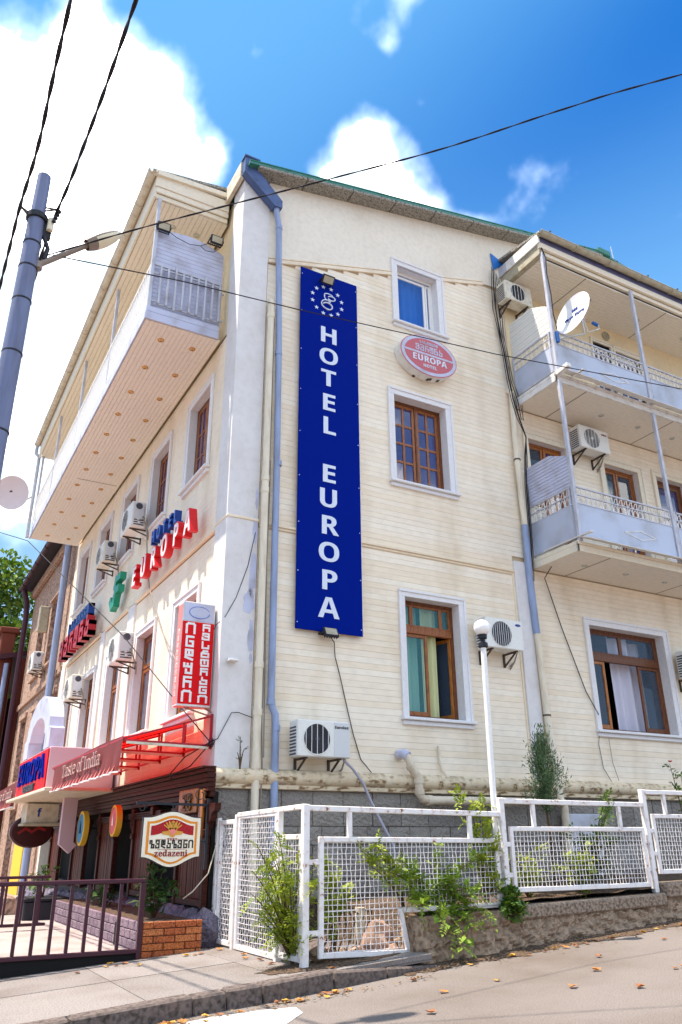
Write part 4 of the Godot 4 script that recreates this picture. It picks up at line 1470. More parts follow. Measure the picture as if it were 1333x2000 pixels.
func cafe_front(H: Node3D) -> void:
	# timber ground floor of the cafe along the side street
	var C := group_part(H, "cafe_front")
	var FC := FL
	FC.origin = Vector3(-0.1, 0, 0)
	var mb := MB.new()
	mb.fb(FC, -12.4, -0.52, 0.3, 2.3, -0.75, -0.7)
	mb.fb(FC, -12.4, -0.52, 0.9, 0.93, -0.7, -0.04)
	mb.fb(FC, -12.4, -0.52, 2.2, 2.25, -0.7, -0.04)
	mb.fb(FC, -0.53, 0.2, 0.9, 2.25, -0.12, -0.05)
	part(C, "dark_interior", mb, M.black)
	# mouldings over the front
	mb = MB.new()
	var y := 2.18
	for e in [[0.07, 0.02], [0.05, 0.07], [0.06, 0.05], [0.05, 0.11], [0.07, 0.09], [0.05, 0.15], [0.03, 0.20]]:
		mb.fb(FC, -12.4, 0.27, y, y + e[0] - 0.004, -0.05, e[1] * 0.7, 0.004)
		y += e[0]
	part(C, "timber_cornice", mb, M.maroon_wood)
	var panels := [[-0.95, 0.2], [-3.2, -2.05], [-5.45, -4.3], [-7.7, -6.55], [-10.1, -9.0]]
	for pn in panels:
		var u: float = pn[0] + 0.1
		while u < pn[1] - 0.1:
			mb = MB.new()
			mb.fb(FC, u, u + 0.082, 1.0, 2.0, -0.03, 0.0 + rng.randf_range(-0.004, 0.004), 0.008)
			part(C, "plank", mb, [M.plank, M.plank2, M.plank3][rng.randi() % 3])
			u += 0.088
		mb = MB.new()
		for e in [pn[0], pn[1] - 0.09]:
			mb.fb(FC, e, e + 0.09, 0.9, 2.1, -0.04, 0.035, 0.008)
			mb.fb(FC, e - 0.02, e + 0.11, 1.72, 1.80, -0.04, 0.055, 0.008)
			mb.fb(FC, e - 0.02, e + 0.11, 2.04, 2.16, -0.04, 0.065, 0.01)
		mb.fb(FC, pn[0] + 0.09, pn[1] - 0.09, 0.92, 1.0, -0.04, 0.02, 0.006)
		mb.fb(FC, pn[0] + 0.09, pn[1] - 0.09, 2.0, 2.1, -0.04, 0.02, 0.006)
		for k in 3:
			mb.fb(FC, pn[0] + 0.1, pn[1] - 0.1, 2.02 + k * 0.03, 2.035 + k * 0.03, 0.0, 0.04 + 0.012 * k)
		part(C, "panel_frame", mb, M.maroon_wood)
	# carved brackets at the heads of the openings
	for pn in panels:
		for e in [[pn[0] - 0.02, -1.0], [pn[1] + 0.02, 1.0]]:
			mb = MB.new()
			var pp := PackedVector2Array()
			for t in [[0, 2.1], [0.28, 2.1], [0.27, 2.02], [0.16, 1.98], [0.12, 1.9], [0.04, 1.86], [0, 1.8]]:
				pp.append(Vector2(e[0] + t[0] * e[1], t[1]))
			mb.prism(pp, FC, -0.05, 0.03)
			part(C, "bracket", mb, M.maroon_wood)
	for u in [-5.85, -8.4]:
		mb = MB.new()
		mb.fb(FC, u - 0.22, u + 0.22, 0.9, 2.0, -0.2, -0.16)
		part(C, "yellow_poster", mb, M.yellow)
	# orange timber house number board
	mb = MB.new()
	mb.fb(FC, -0.72, 0.0, 2.005, 2.30, 0.07, 0.10, 0.01)
	mb.fb(FC, 0.03, 0.17, 1.7, 2.28, 0.04, 0.08, 0.01)
	part(C, "number_board", mb, M.wood_orange)
	text(C, "number", "28", 0.21, FC * Transform3D(Basis(), Vector3(-0.34, 2.13, 0.115)), M.gold_dark, 0.02, 1.2)
	# boulder foot of the wall
	for i in 34:
		var u := 0.22 - i * 0.37
		mb = MB.new()
		rock(mb, FC * Vector3(u, 0.68 - 0.005 * i, 0.0), Vector3(0.2, 0.24, 0.24), i)
		part(C, "foot_stone", mb, M.rock)
	mb = MB.new()
	mb.fb(FC, -12.4, 0.25, 0.2, 0.9, -0.6, -0.08)
	part(C, "foot_wall", mb, M.mortar)

func rock(mb: MB, ct: Vector3, s: Vector3, sd: int) -> void:
	var f := FastNoiseLite.new()
	f.seed = sd
	f.frequency = 0.9
	var rows := 6
	var cols := 9
	var g := []
	for j in rows + 1:
		var row := []
		for i in cols:
			var a := TAU * i / cols
			var e := PI * (float(j) / rows - 0.5)
			var d := Vector3(cos(e) * cos(a), sin(e), cos(e) * sin(a))
			row.append(ct + d * s * (1.0 + 0.45 * f.get_noise_3dv(d * 1.3)))
		g.append(row)
	for j in rows:
		for i in cols:
			var i2 := (i + 1) % cols
			mb.quado(g[j][i], g[j][i2], g[j + 1][i2], g[j + 1][i], (g[j][i] + g[j + 1][i2]) * 0.5 - ct)

# ---------------------------------------------------------------- things on the street front
# an outdoor air conditioner: F at the middle of its back, at the foot of the casing, z outwards
func ac(called: String, label: String, F: Transform3D, s: Vector3, fan_u: float, o := {}) -> Node3D:
	var t := thing(called, label, "air conditioner", F.origin, "air conditioner units on the house walls")
	var L := Transform3D(F.basis, Vector3.ZERO)
	var d := 0.12
	var mb := MB.new()
	mb.fb(L, -s.x * 0.5, s.x * 0.5, 0.012, s.y, d, d + s.z, 0.014)
	part(t, "casing", mb, M.ac_old if o.has("old") else M.ac_white)
	if o.has("plate"):
		mb = MB.new()
		mb.fb(L, s.x * 0.5 - s.x * 0.32, s.x * 0.5 - 0.012, 0.02, s.y - 0.015, d + s.z - 0.002, d + s.z + 0.006, 0.004)
		part(t, "front_plate", mb, M.ac_grey)
	var r := s.y * 0.43
	var fc := L * Vector3(fan_u * s.x, s.y * 0.5, d + s.z)
	var T := Transform3D(Basis(L.basis.x, L.basis.z, -L.basis.y), fc)
	mb = MB.new()
	mb.lathe(T, [Vector2(r, -0.004), Vector2(r, 0.008), Vector2(r * 0.95, 0.010), Vector2(r * 0.93, 0.003)], 28)
	part(t, "fan_ring", mb, M.ac_white)
	mb = MB.new()
	mb.lathe(T, [Vector2(r * 0.94, 0.0015), Vector2(0.0, 0.0016)], 28)
	part(t, "fan_opening", mb, M.ac_fan)
	mb = MB.new()
	mb.lathe(T, [Vector2(r * 0.16, 0.004), Vector2(r * 0.16, 0.012), Vector2(0.0, 0.014)], 14)
	for i in 7:
		var rr := r * (0.25 + 0.1 * i)
		mb.lathe(T, [Vector2(rr + 0.004, 0.004), Vector2(rr, 0.010), Vector2(rr - 0.004, 0.004)], 28)
	part(t, "fan_grille", mb, M.ac_dark if not o.has("pale_grille") else M.ac_grey)
	mb = MB.new()
	for i in (5 if not o.has("cross") else 9):
		var n := 5 if not o.has("cross") else 9
		var u := r * (-0.8 + 1.6 * i / (n - 1.0))
		var hh := sqrt(maxf(r * r * 0.92 - u * u, 0.0001))
		mb.fb(L, fan_u * s.x + u - 0.004, fan_u * s.x + u + 0.004, s.y * 0.5 - hh, s.y * 0.5 + hh, d + s.z + 0.006, d + s.z + 0.014)
	part(t, "guard_bar", mb, M.ac_white if not o.has("cross") else M.ac_grey)
	mb = MB.new()
	for e in [-1.0, 1.0]:
		for i in 9:
			var y := s.y * (0.1 + 0.088 * i)
			mb.box(L * Vector3(e * s.x * 0.5, y, d + s.z * 0.45), Vector3(0.008, s.y * 0.045, s.z * 0.72), L.basis)
	part(t, "side_louvre", mb, M.ac_dark)
	for e in [-0.32, 0.32]:
		mb = MB.new()
		var u: float = e * s.x
		mb.bar(L * Vector3(u, 0.0, 0.0), L * Vector3(u, 0.0, d + s.z - 0.02), 0.035, 0.025)
		var dr := -0.12 if o.has("valve") else -0.21
		mb.bar(L * Vector3(u, 0.02, 0.014), L * Vector3(u, dr, 0.014), 0.035, 0.025, L.basis.z)
		mb.bar(L * Vector3(u, dr + 0.015, 0.02), L * Vector3(u, -0.012, d + s.z * 0.75), 0.025, 0.02)
		part(t, "bracket", mb, M.iron)
	mb = MB.new()
	for i in 2:
		mb.tube([L * Vector3(s.x * 0.5, s.y * (0.3 + 0.1 * i), d + 0.06), L * Vector3(s.x * 0.5 + 0.05, s.y * (0.3 + 0.1 * i), d + 0.05), L * Vector3(s.x * 0.5 + 0.07, s.y * 0.1, d), L * Vector3(s.x * 0.5 + 0.05, -0.1, 0.05), L * Vector3(s.x * 0.46, -0.18 - 0.05 * i, 0.02)], 0.013, 6)
	part(t, "pipe", mb, M.cable_grey)
	if o.has("valve"):
		mb = MB.new()
		mb.box(L * Vector3(s.x * 0.5 + 0.006, s.y * 0.62, d + s.z * 0.5), Vector3(0.012, s.y * 0.6, s.z * 0.75), L.basis, 0.004)
		mb.box(L * Vector3(s.x * 0.5 + 0.03, s.y * 0.3, d + s.z * 0.5), Vector3(0.05, 0.05, 0.05), L.basis, 0.008)
		mb.box(L * Vector3(s.x * 0.5 + 0.03, s.y * 0.16, d + s.z * 0.45), Vector3(0.05, 0.05, 0.05), L.basis, 0.008)
		part(t, "valve_cover", mb, M.ac_grey)
		mb = MB.new()
		mb.lathe(Transform3D(Basis(L.basis.z, L.basis.x, L.basis.y), L * Vector3(s.x * 0.5 + 0.012, s.y * 0.82, d + s.z * 0.5)), [Vector2(0.07, 0.0), Vector2(0.06, 0.012), Vector2(0.0, 0.012)], 14)
		part(t, "handle", mb, M.ac_dark)
	return t

func fr(x: float, y: float, z := 0.0) -> Transform3D:
	return Transform3D(Basis(), Vector3(x, y, z))

func fs(z: float, y: float, x := 0.0) -> Transform3D:
	return Transform3D(FL.basis, Vector3(x, y, z))

func street_front_things() -> void:
	# ---- tall blue board
	var S := thing("hotel_sign_board", "tall dark blue board with HOTEL EUROPA in pale vertical letters and a ring of stars", "sign", Vector3(1.705, 4.55, 0.045))
	var mb := MB.new()
	mb.bx(-0.575, 0.575, 0.0, 6.645, 0.012, 0.036, 0.004)
	part(S, "board", mb, M.sign_blue)
	mb = MB.new()
	mb.bx(0.5755, 0.585, 0.0, 6.645, 0.0, 0.035)
	part(S, "board_edge", mb, M.flash)
	for i in 9:
		for e in [-0.55, 0.55]:
			mb = MB.new()
			mb.lathe(Transform3D(Basis(Vector3(1, 0, 0), Vector3(0, 0, 1), Vector3(0, -1, 0)), Vector3(e, 0.1 + 0.8 * i, 0.036)), [Vector2(0.009, 0.0), Vector2(0.008, 0.004), Vector2(0.0, 0.005)], 8)
			part(S, "fixing", mb, M.sign_white)
	var ys := [9.88, 9.44, 9.0, 8.52, 8.07, 7.18, 6.74, 6.275, 5.82, 5.365, 4.92]
	for i in 11:
		text(S, "letter", "HOTELEUROPA"[i], 0.315, fr(-0.02, ys[i] - 4.55, 0.039), M.sign_white, 0.008, 1.28)
	for i in 12:
		var a := TAU * i / 12.0 + 0.26
		var c := Vector2(-0.045 + 0.305 * sin(a), 10.62 - 4.55 + 0.295 * cos(a))
		var pp := PackedVector2Array()
		for j in 10:
			var rr := 0.047 if j % 2 == 0 else 0.019
			pp.append(c + Vector2(sin(TAU * j / 10.0), cos(TAU * j / 10.0)) * rr)
		mb = MB.new()
		mb.prism(pp, FF, 0.036, 0.041)
		part(S, "star", mb, M.sign_white)
	# flourished capital E
	var e := []
	e.append(arc(0.62, 0.86, 0.30, 0.14, 40, 200, 12))
	e.append(arc(0.55, 0.76, 0.23, 0.20, 170, 275, 10))
	e.append(arc(0.80, 0.74, 0.24, 0.13, -150, 150, 16))
	e.append(arc(0.52, 0.28, 0.40, 0.28, 85, 275, 16))
	e.append(arc(0.52, 0.18, 0.32, 0.20, -95, 150, 16))
	e.append(arc(0.66, 0.53, 0.07, 0.06, 20, 300, 10))
	mb = MB.new()
	mb.strokes(e, FF, Vector2(-0.20, 10.44 - 4.55), Vector2(0.30, 0.35), 0.016, 0.041)
	part(S, "letter", mb, M.sign_white)
	# ---- oval sign
	var OV := thing("oval_sign", "oval faded pink and white hotel sign box between two windows", "sign", Vector3(3.76, 10.05, 0))
	var ring := func(rx: float, ry: float) -> PackedVector2Array:
		var p := PackedVector2Array()
		for i in 48: p.append(Vector2(cos(TAU * i / 48.0) * rx, sin(TAU * i / 48.0) * ry))
		return p
	mb = MB.new()
	mb.prism(ring.call(0.64, 0.44), FF, 0.01, 0.20)
	part(OV, "case", mb, M.flash)
	mb = MB.new()
	mb.prism(ring.call(0.635, 0.435), FF, 0.2, 0.208)
	part(OV, "red_rim", mb, M.oval_pink)
	mb = MB.new()
	mb.prism(ring.call(0.62, 0.42), FF, 0.2, 0.211)
	part(OV, "rim", mb, M.lav)
	mb = MB.new()
	mb.prism(ring.call(0.55, 0.355), FF, 0.2, 0.214)
	part(OV, "face", mb, M.oval_pink)
	mb = MB.new()
	mb.bx(-0.545, 0.545, -0.005, 0.035, 0.2, 0.218)
	part(OV, "bar", mb, M.lav)
	geo_word(OV, "letter", "sastumro", fr(0, 0, 0.2), Vector2(-0.2, 0.235), Vector2(0.034, 0.055), 0.018, 0.011, 0.018, M.lav)
	geo_word(OV, "letter", "evropa", fr(0, 0, 0.2), Vector2(-0.30, 0.075), Vector2(0.075, 0.115), 0.03, 0.022, 0.018, M.lav)
	text(OV, "word", "EUROPA", 0.13, fr(0, -0.10, 0.217), M.sign_white, 0.01, 1.1)
	text(OV, "word", "HOTEL", 0.065, fr(0.0, -0.245, 0.217), M.sign_white, 0.01, 1.1)
	mb = MB.new()
	for q in [[-0.25, -0.41], [0.02, -0.445], [0.06, -0.44], [0.24, -0.415]]:
		mb.box(Vector3(q[0], q[1], 0.06 + 0.05 * sin(q[0] * 30.0)), Vector3(0.05, 0.012, 0.07), Basis(Vector3.BACK, q[0] * 0.8))
	part(OV, "rust_patch", mb, M.iron)
	# ---- floodlights
	flood("floodlight", "small black floodlight on the top edge of the blue board", Vector3(1.62, 11.0, 0.04), 0.62)
	flood("floodlight", "small black floodlight under the foot of the blue board", Vector3(1.66, 4.52, 0.04), -0.5)
	flood("floodlight", "black floodlight on the outer corner of the balcony screen", Vector3(-1.2, 11.68, -0.82), 0.2)
	flood("floodlight", "black floodlight on the wall end of the balcony screen", Vector3(-0.22, 11.80, -0.82), 0.2)
	mb = MB.new()
	mb.tube([Vector3(-1.12, 11.70, -0.74), Vector3(-0.95, 11.60, -0.73), Vector3(-0.7, 11.55, -0.73), Vector3(-0.5, 11.60, -0.73), Vector3(-0.36, 11.72, -0.74)], 0.006, 5)
	mb.tube([Vector3(-0.5, 11.6, -0.73), Vector3(-0.4, 11.53, -0.73), Vector3(-0.25, 11.56, -0.73), Vector3(-0.14, 11.7, -0.74)], 0.006, 5)
	solid("lamp_cable", "thin cable looped between the two balcony floodlights", "cable", mb, M.cable)
	mb = MB.new()
	mb.bx(0.1, 0.24, 3.96, 3.985, 0.03, 0.15, 0.004)
	mb.bx(0.11, 0.23, 3.985, 4.02, 0.03, 0.07, 0.004)
	solid("wall_lamp", "little white wall lamp on the corner pilaster", "lamp", mb, M.flash)
	# ---- air conditioners
	var a := ac("air_conditioner", "white air conditioner low on the wall under the blue board", fr(1.45, 2.70), Vector3(0.82, 0.50, 0.27), -0.14, {"plate": 1})
	text(a, "badge", "Eurolux", 0.035, fr(0.27, 0.42, 0.40), M.ink, 0.004, 1.1, true, true)
	a = ac("air_conditioner", "white air conditioner behind the globe lamp beside the pilaster", fr(4.84, 4.56), Vector3(0.80, 0.52, 0.26), -0.08, {"cross": 1})
	mb = MB.new()
	var pp := PackedVector2Array()
	for i in 20: pp.append(Vector2(0.30 + 0.06 * cos(TAU * i / 20.0), 0.44 + 0.022 * sin(TAU * i / 20.0)))
	mb.prism(pp, FF, 0.38, 0.386)
	part(a, "badge", mb, M.blue_letter)
	a = ac("air_conditioner", "white air conditioner on the wall of the middle balcony", fr(7.66, 8.92), Vector3(0.82, 0.52, 0.28), -0.1, {"pale_grille": 1})
	text(a, "badge", "GALA", 0.035, fr(0.28, 0.42, 0.405), M.beer_text, 0.004, 1.2)
	a = ac("air_conditioner", "white air conditioner high under the eaves at the end of the top balcony", fr(6.04, 11.98), Vector3(0.72, 0.48, 0.28), -0.05, {"old": 1})
	a = ac("air_conditioner", "white air conditioner at the wall right of the wide ground window", fr(9.72, 4.50), Vector3(0.80, 0.54, 0.28), -0.1, {})
	a = ac("air_conditioner", "white air conditioner over the third upper window of the side front", fs(-4.72, 7.45), Vector3(0.80, 0.54, 0.28), -0.1, {"valve": 1})
	a = ac("air_conditioner", "white air conditioner over the fourth upper window of the side front", fs(-6.98, 7.42), Vector3(0.76, 0.5, 0.28), -0.1, {"valve": 1, "old": 1})
	a = ac("air_conditioner", "white air conditioner by the side front pilaster under the green emblem", fs(-4.68, 4.78), Vector3(0.80, 0.54, 0.28), -0.1, {"valve": 1})
	a = ac("air_conditioner", "white air conditioner under the red Georgian letters of the side front", fs(-8.85, 4.72), Vector3(0.80, 0.54, 0.28), -0.1, {"valve": 1, "old": 1})
	# ---- pipes
	var P := thing("rain_pipe", "blue grey rain pipe beside the corner pilaster, full height of the wall", "drainpipe", Vector3(0.75, 0, 0.1))
	mb = MB.new()
	mb.tube([Vector3(-0.14, 12.28, 0.02), Vector3(-0.15, 12.17, 0.02), Vector3(-0.12, 12.06, 0.01), Vector3(-0.09, 11.93, 0), Vector3(-0.08, 11.75, 0), Vector3(-0.02, 9.2, 0), Vector3(0.0, 7.2, 0), Vector3(0.01, 3.5, 0), Vector3(0.03, 3.38, 0), Vector3(0.08, 3.28, 0), Vector3(0.09, 3.1, 0), Vector3(0.1, 0.5, 0)], 0.052, 14)
	part(P, "pipe", mb, M.pipe_blue)
	for y in [11.86, 9.2, 7.15, 3.45, 3.1]:
		mb = MB.new()
		var x := lerpf(0.02, -0.08, (y - 7.2) / 4.6) if y > 7 else (0.01 if y > 3.3 else 0.095)
		mb.tube([Vector3(x, y - 0.04, 0), Vector3(x, y + 0.04, 0)], 0.06, 14)
		part(P, "collar", mb, M.pipe_blue)
	P = thing("waste_pipe", "cream waste pipe beside the corner pilaster with stains and a thin cable", "drainpipe", Vector3(0.565, 0, 0.1))
	mb = MB.new()
	mb.tube([Vector3(0, 10.14, 0), Vector3(0, 7.0, 0), Vector3(0, 3.9, 0), Vector3(-0.005, 0.45, 0)], 0.055, 14)
	part(P, "pipe", mb, M.pipe_cream)
	mb = MB.new()
	mb.lathe(fr(0, 10.12), [Vector2(0.062, 0), Vector2(0.062, 0.05), Vector2(0.03, 0.1), Vector2(0, 0.11)], 14)
	part(P, "cap", mb, M.pipe_cream)
	for y in [9.9, 6.85, 6.65, 3.95, 3.3, 2.6]:
		mb = MB.new()
		mb.tube([Vector3(0, y - 0.045, 0), Vector3(0, y + 0.045, 0)], 0.064, 14)
		part(P, "collar", mb, M.pipe_cream)
	mb = MB.new()
	mb.tube([Vector3(0.075, 9.9, -0.04), Vector3(0.085, 8.0, -0.05), Vector3(0.075, 6.0, -0.04), Vector3(0.09, 4.2, -0.03), Vector3(0.07, 3.2, -0.02), Vector3(0.09, 2.6, 0.0), Vector3(0.08, 1.2, 0.0)], 0.012, 6)
	mb.tube([Vector3(0.095, 7.2, -0.05), Vector3(0.10, 6.6, -0.05), Vector3(0.085, 5.4, -0.05), Vector3(0.10, 4.4, -0.04), Vector3(0.1, 2.7, 0.02)], 0.009, 5)
	part(P, "cable", mb, M.cable_grey)
	P = thing("rain_pipe", "cream and blue rain pipe where the balcony wing begins", "drainpipe", Vector3(5.8, 0, 0.1))
	mb = MB.new()
	mb.tube([Vector3(0.0, 9.98, -0.08), Vector3(0.01, 9.9, 0), Vector3(-0.02, 8.4, 0), Vector3(0, 7.05, 0)], 0.055, 14)
	part(P, "upper_pipe", mb, M.pipe_cream)
	mb = MB.new()
	mb.tube([Vector3(0.02, 5.06, 0), Vector3(0.05, 3.5, 0), Vector3(0.1, 2.6, 0.02), Vector3(0.11, 2.2, 0.06)], 0.055, 14)
	part(P, "lower_pipe", mb, M.pipe_cream)
	mb = MB.new()
	mb.tube([Vector3(0, 7.05, 0), Vector3(-0.01, 6.2, 0), Vector3(0.0, 5.6, 0), Vector3(0.02, 5.0, 0)], 0.062, 14)
	part(P, "blue_length", mb, M.pipe_blue)
	for y in [3.6, 8.4]:
		mb = MB.new()
		mb.tube([Vector3(0.05 if y < 5 else -0.02, y - 0.012, 0), Vector3(0.05 if y < 5 else -0.02, y + 0.012, 0)], 0.068, 14)
		part(P, "clamp", mb, M.iron)
	P = thing("waste_pipe", "bent waste pipe with a white elbow running low along the wall", "drainpipe", Vector3(3.0, 2.2, 0.15))
	mb = MB.new()
	mb.tube([Vector3(-0.10, 0.62, -0.14), Vector3(-0.09, 0.63, -0.02), Vector3(-0.05, 0.58, 0.05), Vector3(-0.02, 0.46, 0.06), Vector3(0.02, 0.40, 0.06), Vector3(0.09, 0.33, 0.07), Vector3(0.10, 0.2, 0.07), Vector3(0.11, 0.08, 0.07), Vector3(0.16, 0.02, 0.06), Vector3(0.28, 0.0, 0.06), Vector3(1.5, 0.01, 0.05), Vector3(2.9, 0.02, 0.05), Vector3(2.92, -0.05, 0.05), Vector3(2.93, -1.4, 0.0)], 0.062, 14)
	part(P, "pipe", mb, M.pipe_old)
	for q in [[Vector3(-0.03, 0.49, 0.058), Vector3(0.0, 0.43, 0.06)], [Vector3(0.095, 0.3, 0.07), Vector3(0.10, 0.23, 0.07)], [Vector3(0.105, 0.15, 0.07), Vector3(0.11, 0.08, 0.07)], [Vector3(0.24, 0.0, 0.06), Vector3(0.32, 0.0, 0.06)], [Vector3(2.8, 0.02, 0.05), Vector3(2.88, 0.02, 0.05)]]:
		mb = MB.new()
		mb.tube(q, 0.074, 14)
		part(P, "collar", mb, M.pipe_old)
	mb = MB.new()
	mb.tube([Vector3(-0.105, 0.64, -0.12), Vector3(-0.09, 0.645, -0.02), Vector3(-0.055, 0.60, 0.045)], 0.075, 14)
	part(P, "elbow", mb, M.lav)
	mb = MB.new()
	mb.tube([Vector3(3.62, 3.0, 0.03), Vector3(3.63, 2.75, 0.03), Vector3(3.66, 2.63, 0.05), Vector3(3.7, 2.56, 0.09)], 0.018, 8)
	solid("drain_tube", "short thin drain tube on the boards above the cornice", "pipe", mb, M.pipe_cream)
	# ---- cables on this wall
	mb = MB.new()
	mb.tube([Vector3(1.72, 4.5, 0.05), Vector3(1.80, 4.42, 0.04), Vector3(1.82, 4.2, 0.03), Vector3(1.9, 3.95, 0.02), Vector3(2.04, 3.4, 0.02), Vector3(2.12, 3.1, 0.02), Vector3(2.24, 2.75, 0.02), Vector3(2.4, 2.57, 0.05)], 0.008, 5)
	solid("lamp_cable", "thin cable hanging from the floodlight under the blue board", "cable", mb, M.iron)
	mb = MB.new()
	mb.tube([Vector3(1.80, 2.70, 0.30), Vector3(1.95, 2.58, 0.30), Vector3(2.12, 2.40, 0.28), Vector3(2.25, 2.15, 0.28), Vector3(2.33, 1.95, 0.34), Vector3(2.5, 1.62, 0.4), Vector3(2.56, 1.2, 0.45)], 0.02, 8)
	solid("drain_hose", "grey corrugated drain hose hanging from the low air conditioner", "hose", mb, M.hose)
	mb = MB.new()
	mb.tube([Vector3(6.05, 6.45, 1.15), Vector3(6.14, 6.3, 0.4), Vector3(6.2, 6.1, 0.05), Vector3(6.5, 5.2, 0.03), Vector3(6.9, 4.1, 0.03), Vector3(7.12, 3.7, 0.05)], 0.009, 5)
	solid("wall_cable", "thin dark cable slanting from the lower balcony to the wide window", "cable", mb, M.cable)
	mb = MB.new()
	mb.tube([Vector3(7.08, 3.35, 0.04), Vector3(7.06, 3.2, 0.02), Vector3(7.1, 2.8, 0.02), Vector3(7.22, 2.58, 0.05)], 0.007, 5)
	mb.tube([Vector3(7.3, 3.3, 0.04), Vector3(7.34, 2.9, 0.02), Vector3(7.4, 2.6, 0.05)], 0.005, 5)
	solid("wall_cable", "grey cable hanging below the sill of the wide window", "cable", mb, M.cable_grey)
	for i in 6:
		mb = MB.new()
		var o := (i - 2.5) * 0.035
		var w := 0.03 * sin(i * 2.1)
		mb.tube([Vector3(5.72 + o, 12.98 - 0.05 * i, 0.1), Vector3(5.70 + o * 1.3, 12.4, 0.09 + 0.01 * i), Vector3(5.70 + o * 1.5 + w, 11.9, 0.08), Vector3(5.74 + o * 0.8, 11.3, 0.07), Vector3(5.77 + o * 0.6 + w, 10.8, 0.07 + 0.01 * i), Vector3(5.80 + o + w, 10.2, 0.12), Vector3(5.88 + o * 1.6, 9.7, 0.16), Vector3(5.93 + o + w, 9.3, 0.16)] + ([Vector3(5.98, 8.9, 0.2), Vector3(6.05 + o, 8.5, 0.12), Vector3(6.0 + o, 7.9, 0.1), Vector3(5.95 + o, 6.8, 0.12), Vector3(5.95 + o, 6.0, 0.05)] if i < 3 else []), [0.008, 0.014, 0.007, 0.009, 0.006, 0.01][i], 5)
		solid("cable_run", ["thickest black cable of the bundle running down beside the balcony wing", "second black cable of the bundle beside the balcony wing, bowed outwards", "brown cable of the bundle running down past both balconies", "short black cable of the bundle ending at the upper balcony slab", "thin looped cable at the inner side of the bundle by the upper balcony", "grey cable nearest the upper balcony screen in the bundle"][i], "cable", mb, M.cable if i != 5 else M.cable_grey, "cables bundled beside the balcony wing")
	mb = MB.new()
	mb.tube([Vector3(5.95, 12.95, 1.0), Vector3(5.98, 12.8, 1.22), Vector3(6.02, 12.5, 1.27), Vector3(6.0, 12.1, 1.26), Vector3(6.03, 11.6, 1.27), Vector3(6.01, 11.1, 1.28), Vector3(6.04, 10.75, 1.3)], 0.012, 5)
	solid("cable_run", "black cable wound down the corner post of the top balcony", "cable", mb, M.cable)
	mb = MB.new()
	mb.prism(PackedVector2Array([Vector2(5.70, 13.42), Vector2(6.05, 13.27), Vector2(5.8, 13.04), Vector2(5.74, 13.0), Vector2(5.72, 13.2)]), FF, 0.02, 0.04)
	solid("tarpaulin_scrap", "scrap of blue tarpaulin under the eaves at the roof corner", "tarpaulin", mb, M.tarp)
	# ---- dish on the balcony corner post
	dish("satellite_dish", "white satellite dish turned edgewise on the balcony corner post", Vector3(6.33, 11.02, 1.55), Vector3(-0.97, 0.22, 0.02), 0.42, true)
	# ---- round vent on the top wall
	mb = MB.new()
	var T := Transform3D(Basis(Vector3(1, 0, 0), Vector3(0, 0, 1), Vector3(0, -1, 0)), Vector3(8.97, 12.38, 0.0))
	mb.lathe(T, [Vector2(0.11, 0.0), Vector2(0.11, 0.04), Vector2(0.09, 0.05), Vector2(0.085, 0.03), Vector2(0.0, 0.035)], 18)
	mb.box(Vector3(8.97, 12.38, 0.045), Vector3(0.03, 0.18, 0.01), Basis(Vector3.BACK, 0.4))
	solid("wall_vent", "round grey wall lamp under the eaves of the top balcony", "lamp", mb, M.gutter)

func flood(called: String, label: String, at: Vector3, tilt: float) -> void:
	var t := thing(called, label, "floodlight", at, "small black floodlights")
	var B := Basis(Vector3.RIGHT, tilt)
	var mb := MB.new()
	mb.box(Vector3(0, 0, 0.15), Vector3(0.24, 0.17, 0.05), B, 0.012)
	for i in 6: mb.box(Vector3(-0.1 + 0.04 * i, 0, 0.15) + B * Vector3(0, 0, -0.035), Vector3(0.008, 0.15, 0.03), B)
	part(t, "housing", mb, M.black_metal)
	mb = MB.new()
	mb.box(Vector3(0, 0, 0.15) + B * Vector3(0, 0, 0.025), Vector3(0.19, 0.12, 0.006), B)
	part(t, "lens", mb, M.gutter)
	mb = MB.new()
	mb.bar(Vector3(-0.125, 0.0, 0.0), Vector3(-0.125, 0, 0.16), 0.012, 0.03)
	mb.bar(Vector3(0.125, 0.0, 0.0), Vector3(0.125, 0, 0.16), 0.012, 0.03)
	mb.bar(Vector3(-0.13, 0, 0.0), Vector3(0.13, 0, 0.0), 0.012, 0.03)
	part(t, "stirrup", mb, M.black_metal)

